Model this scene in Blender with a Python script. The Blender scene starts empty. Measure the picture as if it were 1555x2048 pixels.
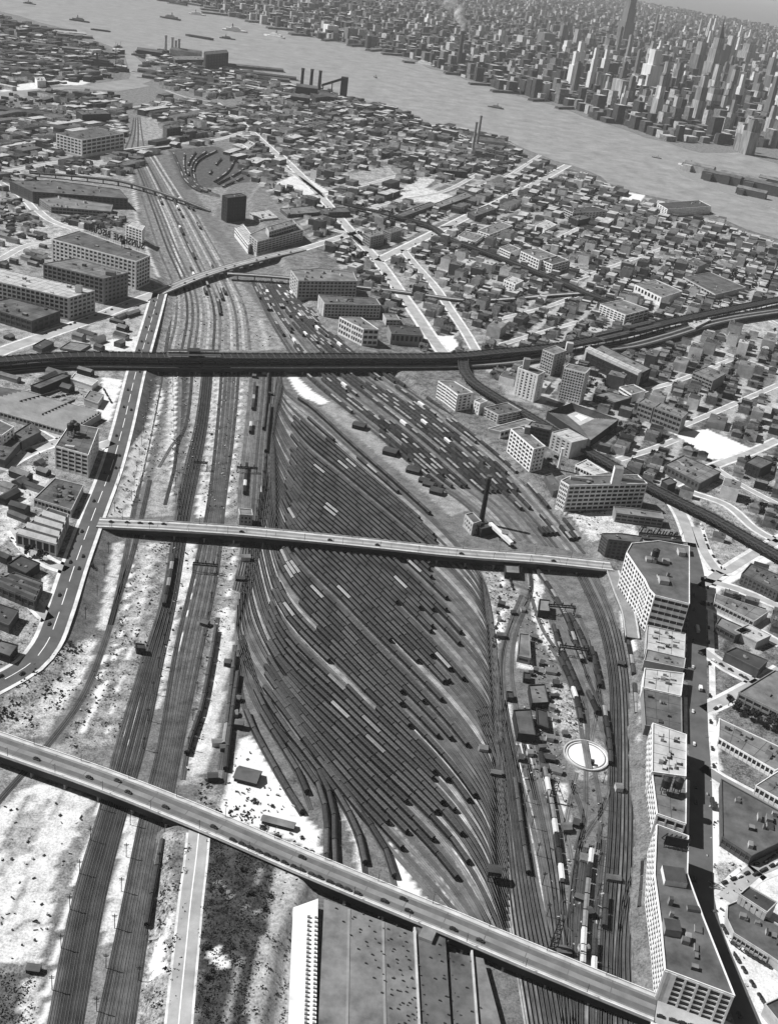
import bpy, bmesh, math, random
import numpy as np
from math import sin, cos, tan, atan, atan2, hypot, pi, radians, sqrt
from mathutils import Vector, Matrix
random.seed(11); rng = np.random.default_rng(5)
SC = bpy.context.scene
COL = SC.collection

# ------------------------------------------------------------------ camera
FPX, ROLL, KH, YH = 2200.0, 0.14, 556.0, -130.0
PIT = atan((1024 - YH) * cos(ROLL) / FPX); CH = KH * cos(PIT)
_F = np.array([0, cos(PIT), -sin(PIT)]); _U0 = np.array([0, sin(PIT), cos(PIT)]); _R0 = np.array([1.0, 0, 0])
_R = cos(ROLL) * _R0 + sin(ROLL) * _U0; _U = -sin(ROLL) * _R0 + cos(ROLL) * _U0
cd = bpy.data.cameras.new('camera'); cam = bpy.data.objects.new('camera', cd); COL.objects.link(cam)
cd.sensor_fit = 'VERTICAL'; cd.sensor_height = 36; cd.lens = 36 * FPX / 2048
cd.clip_start = 1; cd.clip_end = 90000
cam.matrix_world = Matrix(((_R[0], _U[0], -_F[0], 0), (_R[1], _U[1], -_F[1], 0), (_R[2], _U[2], -_F[2], CH), (0, 0, 0, 1)))
SC.camera = cam
# ------------------------------------------------------------------ light
SUN_EL, SUN_DX, SUN_DY = radians(48), -1.0, 0.18          # direction towards the sun on the ground
sl = math.hypot(SUN_DX, SUN_DY); to_sun = Vector((SUN_DX / sl * cos(SUN_EL), SUN_DY / sl * cos(SUN_EL), sin(SUN_EL)))
ld = bpy.data.lights.new('sun', 'SUN'); ld.energy = 5.0; ld.angle = radians(0.5); ld.color = (1, 1, 1)
sun = bpy.data.objects.new('sun', ld); COL.objects.link(sun); sun.location = (0, 0, 900)
sun.rotation_euler = to_sun.to_track_quat('Z', 'Y').to_euler()
W = bpy.data.worlds.new('World'); SC.world = W; W.use_nodes = True
nt = W.node_tree; bg = nt.nodes['Background']; sky = nt.nodes.new('ShaderNodeTexSky')
sky.sky_type = 'NISHITA'; sky.sun_disc = False; sky.sun_elevation = SUN_EL; sky.sun_rotation = atan2(SUN_DX, SUN_DY)
sky.dust_density = 0.6; sky.air_density = 0.7
bw = nt.nodes.new('ShaderNodeRGBToBW'); nt.links.new(sky.outputs[0], bw.inputs[0]); nt.links.new(bw.outputs[0], bg.inputs[0])
bg.inputs[1].default_value = 0.05
SC.view_settings.view_transform = 'Standard'; SC.view_settings.look = 'None'; SC.view_settings.gamma = 1
SC.view_settings.use_curve_mapping = False; SC.view_settings.exposure = 0.24
SC.cycles.volume_bounces = 0; SC.cycles.transparent_max_bounces = 64; SC.cycles.max_bounces = 4; SC.cycles.diffuse_bounces = 1

# ------------------------------------------------------------------ geometry of the view: photograph pixel -> point on a level plane
def at(px, py, z=0.0):
    v = _F * FPX + _R * (px - 777.5) - _U * (py - 1024); t = (z - CH) / v[2]
    return (v[0] * t, v[1] * t)
def pj(x, y, z):
    x = np.asarray(x, float); y = np.asarray(y, float); z = np.asarray(z, float) - CH
    d = x * _F[0] + y * _F[1] + z * _F[2]; d = np.where(d < 1, 1, d)
    return 777.5 + FPX * (x * _R[0] + y * _R[1] + z * _R[2]) / d, 1024 - FPX * (x * _U[0] + y * _U[1] + z * _U[2]) / d
def inside(px, py, poly):
    r = np.zeros(px.shape, bool); n = len(poly)
    for i in range(n):
        x0, y0 = poly[i]; x1, y1 = poly[(i + 1) % n]
        if y0 == y1: continue
        c = ((y0 > py) != (y1 > py)) & (px < (x1 - x0) * (py - y0) / (y1 - y0) + x0)
        r ^= c
    return r
def dline(px, py, pts, closed=False):
    d = np.full(px.shape, 1e9); n = len(pts)
    for i in range(n if closed else n - 1):
        x0, y0 = pts[i]; x1, y1 = pts[(i + 1) % n]; ex, ey = x1 - x0, y1 - y0; L = ex * ex + ey * ey + 1e-9
        t = np.clip(((px - x0) * ex + (py - y0) * ey) / L, 0, 1)
        d = np.minimum(d, np.hypot(px - x0 - t * ex, py - y0 - t * ey))
    return d
def sstep(t):
    t = np.clip(t, 0, 1); return t * t * (3 - 2 * t)

# ------------------------------------------------------------------ terrain: yard floor at 0, streets on both sides stand 6 m higher
LB = [(262, 420), (285, 480), (312, 560), (325, 590), (303, 650), (284, 705), (287, 745), (264, 850), (243, 930), (204, 1035), (178, 1090), (152, 1170), (126, 1240), (107, 1305), (62, 1350), (0, 1385), (-80, 1430)]
RB = [(500, 400), (590, 560), (650, 640), (712, 700), (806, 745), (884, 805), (955, 865), (1002, 900), (1060, 950), (1102, 990), (1152, 1050), (1190, 1090), (1222, 1150), (1268, 1265), (1285, 1350), (1283, 1450), (1290, 1560), (1300, 1660), (1292, 1800), (1302, 1950), (1330, 2120)]
LPOLY = [at(*p, 6) for p in LB + [(-900, 1500), (-900, 420)]]
RPOLY = [at(*p, 6) for p in RB + [(2600, 2200), (2600, 700), (1555, 520), (1250, 435), (900, 330), (700, 300), (560, 310)]]
MOUND = [at(*p, 8) for p in [(352, 1655), (420, 1640), (590, 1735), (600, 1770), (545, 1880), (500, 2120), (300, 2160), (338, 1900)]]
def hfun(x, y):
    h = np.zeros(x.shape)
    for poly, hh, fo in ((LPOLY, 6.0, 22.0), (RPOLY, 6.0, 9.0), (MOUND, 8.0, 11.0)):
        d = np.where(inside(x, y, poly), 0, dline(x, y, poly, True))
        h = np.maximum(h, hh * (1 - sstep(d / fo)))
    return h
def lines(segs):
    out = [segs[0][0]]
    for a, b, s0, s1 in segs:
        x = a
        while x < b - 1e-6:
            t = (x - a) / (b - a); x += s0 + (s1 - s0) * t; out.append(min(x, b))
    return np.array(out)
YS = lines([(250, 1250, 2.6, 3.6), (1250, 2600, 3.6, 12), (2600, 9000, 14, 80), (9000, 60000, 100, 6000)])
XP = lines([(0, 420, 3.2, 3.2), (420, 1500, 3.4, 14), (1500, 6000, 20, 150), (6000, 30000, 200, 4000)])
XS = np.concatenate([-XP[:0:-1], XP])
GX, GY = np.meshgrid(XS, YS)
GH = hfun(GX.ravel(), GY.ravel()).reshape(GX.shape)
import bisect
_xs, _ys = XS.tolist(), YS.tolist()
def hg(x, y):
    i = min(max(bisect.bisect_right(_xs, x) - 1, 0), len(_xs) - 2); j = min(max(bisect.bisect_right(_ys, y) - 1, 0), len(_ys) - 2)
    u = min(max((x - _xs[i]) / (_xs[i + 1] - _xs[i]), 0), 1); v = min(max((y - _ys[j]) / (_ys[j + 1] - _ys[j]), 0), 1)
    a = GH[j]; b = GH[j + 1]
    return (a[i] * (1 - u) + a[i + 1] * u) * (1 - v) + (b[i] * (1 - u) + b[i + 1] * u) * v
def gp(px, py):
    z = 0.0
    for _ in range(5):
        x, y = at(px, py, z); z = 0.5 * z + 0.5 * hg(x, y)
    return x, y

# ------------------------------------------------------------------ materials (all grey: the photograph is black and white)
def mat(name, v, amp=0.25, scale=0.5, rough=0.85, per=0.0, detail=4, coord='w', streak=None, bump=0):
    m = bpy.data.materials.new(name); m.use_nodes = True; n = m.node_tree; b = n.nodes['Principled BSDF']
    b.inputs['Roughness'].default_value = rough; b.inputs['Specular IOR Level'].default_value = 0.25
    if coord == 'w': src = n.nodes.new('ShaderNodeNewGeometry').outputs['Position']
    else: src = n.nodes.new('ShaderNodeTexCoord').outputs['Object']
    nz = n.nodes.new('ShaderNodeTexNoise'); nz.inputs['Scale'].default_value = scale; nz.inputs['Detail'].default_value = detail; nz.inputs['Roughness'].default_value = 0.65
    if streak:
        mp = n.nodes.new('ShaderNodeMapping'); mp.inputs['Scale'].default_value = streak; n.links.new(src, mp.inputs[0]); src = mp.outputs[0]
    n.links.new(src, nz.inputs['Vector'])
    mr = n.nodes.new('ShaderNodeMapRange'); mr.inputs[1].default_value = 0.25; mr.inputs[2].default_value = 0.75
    mr.inputs[3].default_value = v * (1 - amp); mr.inputs[4].default_value = v * (1 + amp)
    n.links.new(nz.outputs[0], mr.inputs[0]); out = mr.outputs[0]
    if per:
        oi = n.nodes.new('ShaderNodeObjectInfo'); m2 = n.nodes.new('ShaderNodeMapRange'); m2.inputs[3].default_value = 1 - per; m2.inputs[4].default_value = 1 + per
        n.links.new(oi.outputs['Random'], m2.inputs[0]); mu = n.nodes.new('ShaderNodeMath'); mu.operation = 'MULTIPLY'
        n.links.new(out, mu.inputs[0]); n.links.new(m2.outputs[0], mu.inputs[1]); out = mu.outputs[0]
    n.links.new(out, b.inputs['Base Color'])
    if bump:
        bp = n.nodes.new('ShaderNodeBump'); bp.inputs['Strength'].default_value = 0.5; bp.inputs['Distance'].default_value = bump
        n.links.new(nz.outputs[0], bp.inputs['Height']); n.links.new(bp.outputs[0], b.inputs['Normal'])
    return m
M = {}
M['white'] = mat('white_concrete', .76, .26, .16, detail=7)
M['pale'] = mat('pale_concrete', .46, .32, .16, detail=7)
M['grey'] = mat('grey_concrete', .24, .25, .12)
M['brick'] = mat('dark_brick', .085, .3, .2)
M['black'] = mat('black_brick', .03, .3, .2)
M['roofd'] = mat('tar_roof', .10, .7, .06, detail=6)
M['roofm'] = mat('felt_roof', .17, .65, .06, detail=6)
M['roofk'] = mat('black_tar_roof', .055, .5, .09, detail=6)
M['roofl'] = mat('pale_gravel_roof', .42, .4, .09, detail=6)
M['glass'] = mat('window_glass', .018, .6, .3, rough=.3)
M['frame'] = mat('window_frame', .09, .2, .5)
M['steel'] = mat('dark_steel', .018, .4, .4, rough=.6)
M['steelm'] = mat('grey_steel', .10, .3, .4, rough=.6)
M['asph'] = mat('asphalt', .22, .3, .06, detail=6)
M['asphd'] = mat('dark_asphalt', .10, .35, .06, detail=6)
M['conc'] = mat('road_concrete', .37, .35, .06, detail=6)
M['walk'] = mat('pale_sidewalk', .64, .4, .12, detail=7)
M['bwalk'] = mat('bridge_sidewalk', .50, .35, .12, detail=7)
M['paint'] = mat('white_road_paint', .8, .15, .4)
M['ball'] = mat('ballast', .06, .8, .08, detail=9, per=.55)
M['ballm'] = mat('dusty_ballast', .12, .75, .06, detail=9, per=.4)
M['balll'] = mat('pale_ballast', .27, .8, .09, detail=9, per=.4)
M['rail'] = mat('worn_rail', .15, .3, .1, rough=.45)
M['coach'] = mat('shaded_coach_side_paint', .011, .4, .5, per=.4, rough=.5)  # dark coach paint, with the shade on the sides put into the tone
M['croof'] = mat('coach_roof_paint', .060, .55, .5, per=.42, coord='o')
M['croofl'] = mat('pale_coach_roof_paint', .24, .25, .35, per=.3, coord='o')
M['truck'] = mat('truck_iron', .02, .3, 1)
M['box'] = mat('boxcar_paint', .035, .4, .5, per=.6, coord='o')
M['boxl'] = mat('pale_boxcar_paint', .62, .2, .5, per=.25, coord='o')
M['leaf'] = mat('foliage', .028, .5, .4, per=.4)
M['bark'] = mat('bark', .05, .3, 1)
M['car'] = mat('car_paint', .035, .3, .4, per=.5, rough=.3)
M['carl'] = mat('pale_car_paint', .6, .1, .4, per=.3, rough=.3)
M['hwall'] = mat('house_wall', .24, .4, .2, per=.95, coord='o')
M['hroof'] = mat('house_roof', .105, .5, .25, per=.85, coord='o')
M['hwalls'] = mat('house_wall_mix', .30, .95, .07, detail=2)
M['hroofs'] = mat('house_roof_mix', .17, .95, .085, detail=2)
M['mtower'] = mat('tower_stone', .32, .75, .09, streak=(1, 1, .15), per=.6)
M['mlow'] = mat('far_block_masonry', .20, .9, .012, detail=3)
M['hull'] = mat('boat_hull', .06, .4, .3)
M['lane'] = mat('worn_lane_asphalt', .125, .35, .1, detail=7)
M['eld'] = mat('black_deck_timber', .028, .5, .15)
M['soil'] = mat('packed_soil', .6, .3, .08, detail=7)
M['scrub'] = mat('scrub_leaves', .045, .6, .25)

# ------------------------------------------------------------------ mesh helpers
class MB:
    def __init__(s): s.v = []; s.f = []; s.m = []
    def face(s, pts, m=0):
        k = len(s.v); s.v.extend(pts); s.f.append(tuple(range(k, k + len(pts)))); s.m.append(m)
    def prism(s, poly, z0, z1, m=0, top=True, mt=None, bot=False):
        a = sum(poly[i][0] * poly[(i + 1) % len(poly)][1] - poly[(i + 1) % len(poly)][0] * poly[i][1] for i in range(len(poly)))
        if a < 0: poly = poly[::-1]
        k = len(s.v); n = len(poly)
        z0s = z0 if isinstance(z0, (list, tuple)) else [z0] * n
        s.v.extend([(p[0], p[1], z0s[i]) for i, p in enumerate(poly)]); s.v.extend([(p[0], p[1], z1) for p in poly])
        for i in range(n):
            j = (i + 1) % n; s.f.append((k + i, k + j, k + n + j, k + n + i)); s.m.append(m)
        if top: s.f.append(tuple(range(k + n, k + 2 * n))); s.m.append(m if mt is None else mt)
        if bot: s.f.append(tuple(range(k + n - 1, k - 1, -1))); s.m.append(m)
    def box(s, cx, cy, z0, z1, lx, ly, a=0.0, m=0, mt=None):
        c, q = cos(a), sin(a); hx, hy = lx / 2, ly / 2
        s.prism([(cx + c * u - q * w, cy + q * u + c * w) for u, w in ((-hx, -hy), (hx, -hy), (hx, hy), (-hx, hy))], z0, z1, m, True, mt)
    def beam(s, p, q, w, m=0):
        p, q = Vector(p), Vector(q); d = (q - p).normalized(); u = d.cross(Vector((0, 0, 1)))
        u = Vector((1, 0, 0)) if u.length < 1e-3 else u.normalized(); n = u.cross(d); k = len(s.v); h = w / 2
        for b in (p, q):
            for e, g in ((-1, -1), (1, -1), (1, 1), (-1, 1)): s.v.append(tuple(b + u * e * h + n * g * h))
        for i in range(4):
            j = (i + 1) % 4; s.f.append((k + i, k + j, k + 4 + j, k + 4 + i)); s.m.append(m)
        s.f.append((k + 3, k + 2, k + 1, k)); s.m.append(m); s.f.append((k + 4, k + 5, k + 6, k + 7)); s.m.append(m)
    def cyl(s, cx, cy, z0, z1, r0, r1, n=12, m=0, cap=True, mt=None):
        k = len(s.v)
        for z, r in ((z0, r0), (z1, r1)): s.v.extend([(cx + r * cos(2 * pi * i / n), cy + r * sin(2 * pi * i / n), z) for i in range(n)])
        for i in range(n):
            j = (i + 1) % n; s.f.append((k + i, k + j, k + n + j, k + n + i)); s.m.append(m)
        if cap: s.f.append(tuple(range(k + n, k + 2 * n))); s.m.append(m if mt is None else mt)
    def extr(s, sec, x0, x1, m=0, ms=None):            # cross-section (y,z) counter-clockwise seen from +x, extruded along x
        k = len(s.v); n = len(sec)
        for x in (x0, x1): s.v.extend([(x, y, z) for y, z in sec])
        for i in range(n):
            j = (i + 1) % n; s.f.append((k + i, k + j, k + n + j, k + n + i)[::-1]); s.m.append(ms[i] if ms else m)
        s.f.append(tuple(range(k, k + n))); s.m.append(m); s.f.append(tuple(range(k + 2 * n - 1, k + n - 1, -1))); s.m.append(m)
    def ribbon(s, path, w0, w1, dz=0.1, z=None, m=0, uvlen=False):
        L = offs(path, w0); Rr = offs(path, w1); k = len(s.v); n = len(path)
        for i in range(n):
            for q in (L[i], Rr[i]): s.v.append((q[0], q[1], (hg(q[0], q[1]) if z is None else (z[i] if isinstance(z, list) else z)) + dz))
        for i in range(n - 1): s.f.append((k + 2 * i, k + 2 * i + 2, k + 2 * i + 3, k + 2 * i + 1)[::-1]); s.m.append(m)
    def slab(s, path, w0, w1, za, zb, m=0, mt=None):   # solid strip along a path, za/zb lists or numbers
        n = len(path); L = offs(path, w0); Rr = offs(path, w1); k = len(s.v); mt = m if mt is None else mt
        A = za if isinstance(za, list) else [za] * n; B = zb if isinstance(zb, list) else [zb] * n
        for i in range(n): s.v += [(L[i][0], L[i][1], A[i]), (Rr[i][0], Rr[i][1], A[i]), (Rr[i][0], Rr[i][1], B[i]), (L[i][0], L[i][1], B[i])]
        for i in range(n - 1):
            a = k + 4 * i; b = a + 4
            for e, mm in ((0, m), (1, m), (2, mt), (3, m)):
                f = (e + 1) % 4; s.f.append((a + e, b + e, b + f, a + f)); s.m.append(mm)
        s.f.append((k, k + 1, k + 2, k + 3)); s.m.append(m); e = k + 4 * (n - 1); s.f.append((e + 3, e + 2, e + 1, e)); s.m.append(m)
    def mesh(s, name, mats):
        me = bpy.data.meshes.new(name); me.from_pydata(s.v, [], s.f)
        for q in (mats if isinstance(mats, (list, tuple)) else [mats]): me.materials.append(q)
        if max(s.m, default=0): me.polygons.foreach_set('material_index', s.m)
        me.update(); return me
    def obj(s, name, mats, parent=None, loc=None, rz=0.0, stuff=False):
        return place(name, s.mesh(name, mats), parent, loc, rz, stuff)
def place(name, me, parent=None, loc=None, rz=0.0, stuff=False):
    o = bpy.data.objects.new(name, me); COL.objects.link(o)
    if loc is not None: o.location = loc
    if rz: o.rotation_euler[2] = rz
    if parent is not None: o.parent = parent
    if stuff: o['kind'] = 'stuff'
    return o
def tag(o, label, cat, group=None):
    o['label'] = label; o['category'] = cat
    if group: o['group'] = group
    return o
def thing(name, label, cat, loc=(0, 0, 0), rz=0.0, group=None):
    return tag(place(name, None, None, loc, rz), label, cat, group)
def struct(o): o['kind'] = 'structure'; return o
def copy_tree(o, loc, rz=0.0, label=None, group=None, scale=None):
    r = o.copy(); COL.objects.link(r); r.location = loc; r.rotation_euler = (0, 0, rz)
    if scale: r.scale = scale
    if label: r['label'] = label
    if group: r['group'] = group
    for ch in o.children:
        c = ch.copy(); COL.objects.link(c); c.parent = r
    return r
def offs(path, w):
    n = len(path); out = []
    for i in range(n):
        a = path[max(i - 1, 0)]; b = path[min(i + 1, n - 1)]; dx, dy = b[0] - a[0], b[1] - a[1]; L = hypot(dx, dy) or 1
        out.append((path[i][0] + dy / L * w, path[i][1] - dx / L * w))       # +w is the right side of the direction of travel
    return out
def smooth(pts, step=8.0):
    P = [np.array(p, float) for p in pts]
    if len(P) == 2: P = [P[0], (P[0] + P[1]) / 2, P[1]]
    P = [2 * P[0] - P[1]] + P + [2 * P[-1] - P[-2]]; out = []
    for i in range(1, len(P) - 2):
        p0, p1, p2, p3 = P[i - 1:i + 3]; L = np.hypot(*(p2 - p1)[:2]); n = max(1, int(L / step))
        a01 = max(np.hypot(*(p1 - p0)[:2]), 1e-3) ** .5; a12 = max(L, 1e-3) ** .5; a23 = max(np.hypot(*(p3 - p2)[:2]), 1e-3) ** .5
        m1 = (p2 - p1) + a12 * ((p1 - p0) / a01 - (p2 - p0) / (a01 + a12)); m2 = (p2 - p1) + a12 * ((p3 - p2) / a23 - (p3 - p1) / (a12 + a23))
        for k in range(n):
            t = k / n; out.append(tuple((2 * t**3 - 3 * t**2 + 1) * p1 + (t**3 - 2 * t**2 + t) * m1 + (-2 * t**3 + 3 * t**2) * p2 + (t**3 - t**2) * m2))
    out.append(tuple(P[-2])); return out
def pp(pts, z=0.0, step=8.0): return smooth([at(p[0], p[1], z) for p in pts], step)
def pg(pts, step=8.0): return smooth([gp(p[0], p[1]) for p in pts], step)
class Walk:
    def __init__(s, path):
        s.p = path; s.c = [0.0]
        for a, b in zip(path, path[1:]): s.c.append(s.c[-1] + hypot(b[0] - a[0], b[1] - a[1]))
        s.L = s.c[-1]
    def __call__(s, d):
        i = min(max(bisect.bisect_right(s.c, d) - 1, 0), len(s.p) - 2); a, b = s.p[i], s.p[i + 1]; t = (d - s.c[i]) / max(s.c[i + 1] - s.c[i], 1e-6)
        return a[0] + (b[0] - a[0]) * t, a[1] + (b[1] - a[1]) * t, atan2(b[1] - a[1], b[0] - a[0])
    def near(s, q):
        return s.c[min(range(len(s.p)), key=lambda i: (s.p[i][0] - q[0]) ** 2 + (s.p[i][1] - q[1]) ** 2)]
# occupancy: what is already built on, so that scattered houses and trees keep off it
OX0, OY0, OS, ONX, ONY = -1400.0, 300.0, 4.0, 900, 1300
OCC = np.zeros((ONY, ONX), bool)
_oy, _ox = np.mgrid[0:ONY, 0:ONX]; OCX = OX0 + (_ox + .5) * OS; OCY = OY0 + (_oy + .5) * OS
def _win(xs, ys, mg):
    i0 = max(int((min(xs) - mg - OX0) / OS), 0); i1 = min(int((max(xs) + mg - OX0) / OS) + 1, ONX); j0 = max(int((min(ys) - mg - OY0) / OS), 0); j1 = min(int((max(ys) + mg - OY0) / OS) + 1, ONY)
    return slice(j0, j1), slice(i0, i1)
def occ_poly(poly, mg=3.0):
    w = _win([p[0] for p in poly], [p[1] for p in poly], mg); x, y = OCX[w], OCY[w]
    if x.size: OCC[w] |= inside(x, y, poly) | (dline(x, y, poly, True) < mg)
def occ_line(path, r):
    w = _win([p[0] for p in path], [p[1] for p in path], r); x, y = OCX[w], OCY[w]
    if x.size: OCC[w] |= dline(x, y, path[::3] + [path[-1]]) < r
def free(x, y, r=4.0):
    for dx, dy in ((0, 0), (r, 0), (-r, 0), (0, r), (0, -r)):
        i = int((x + dx - OX0) / OS); j = int((y + dy - OY0) / OS)
        if not (0 <= i < ONX and 0 <= j < ONY) or OCC[j, i]: return False
    return True
# ================================================================== GROUND
PXg, PYg = pj(GX, GY, GH)
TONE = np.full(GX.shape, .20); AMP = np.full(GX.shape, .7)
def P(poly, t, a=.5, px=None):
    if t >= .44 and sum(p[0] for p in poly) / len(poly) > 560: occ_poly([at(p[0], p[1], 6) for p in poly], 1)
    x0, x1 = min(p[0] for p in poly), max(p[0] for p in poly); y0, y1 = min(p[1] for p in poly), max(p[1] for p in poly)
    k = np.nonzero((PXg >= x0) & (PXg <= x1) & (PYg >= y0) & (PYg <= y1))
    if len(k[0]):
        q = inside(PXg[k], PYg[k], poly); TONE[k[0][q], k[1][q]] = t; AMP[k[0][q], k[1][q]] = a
LOTS = []
def Ls(pts, wm, t, a=.5):                                           # soil strip of a width in metres along a line
    path = pg(pts, 10); x0, x1 = min(p[0] for p in path) - wm, max(p[0] for p in path) + wm; y0, y1 = min(p[1] for p in path) - wm, max(p[1] for p in path) + wm
    k = np.nonzero((GX >= x0) & (GX <= x1) & (GY >= y0) & (GY <= y1))
    if len(k[0]):
        q = dline(GX[k], GY[k], path) < wm / 2; TONE[k[0][q], k[1][q]] = t; AMP[k[0][q], k[1][q]] = a
P([(-900, 300), (500, 300), (320, 620), (0, 2300), (-900, 2300)], .26, .8)
P([(560, 300), (900, 320), (2600, 500), (2600, 2300), (1300, 2300), (1200, 1100), (700, 690)], .17, .9)
P([(250, 300), (330, 300), (500, 540), (720, 700), (1060, 950), (1222, 1150), (1285, 1350), (1300, 1700), (1310, 2200), (60, 2200), (230, 1500), (0, 1480), (0, 1390), (110, 1300), (205, 1030), (287, 740), (325, 590), (290, 480)], .165, .6)
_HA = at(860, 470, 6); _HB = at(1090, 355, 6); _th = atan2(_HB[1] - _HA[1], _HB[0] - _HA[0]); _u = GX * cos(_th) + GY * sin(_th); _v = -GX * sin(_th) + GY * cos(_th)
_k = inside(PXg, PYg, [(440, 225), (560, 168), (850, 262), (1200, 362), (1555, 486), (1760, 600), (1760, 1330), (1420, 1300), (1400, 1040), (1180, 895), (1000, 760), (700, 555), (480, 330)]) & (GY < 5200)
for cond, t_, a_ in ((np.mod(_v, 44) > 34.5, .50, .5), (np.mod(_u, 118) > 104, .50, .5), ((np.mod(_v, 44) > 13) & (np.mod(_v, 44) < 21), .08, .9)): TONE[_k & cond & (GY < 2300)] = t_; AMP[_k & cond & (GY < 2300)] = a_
for cond, t_ in ((np.mod(_v, 52) > 38, .44), (np.mod(_u, 118) > 100, .48)): TONE[_k & cond & (GY >= 2300)] = t_; AMP[_k & cond & (GY >= 2300)] = .5
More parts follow.
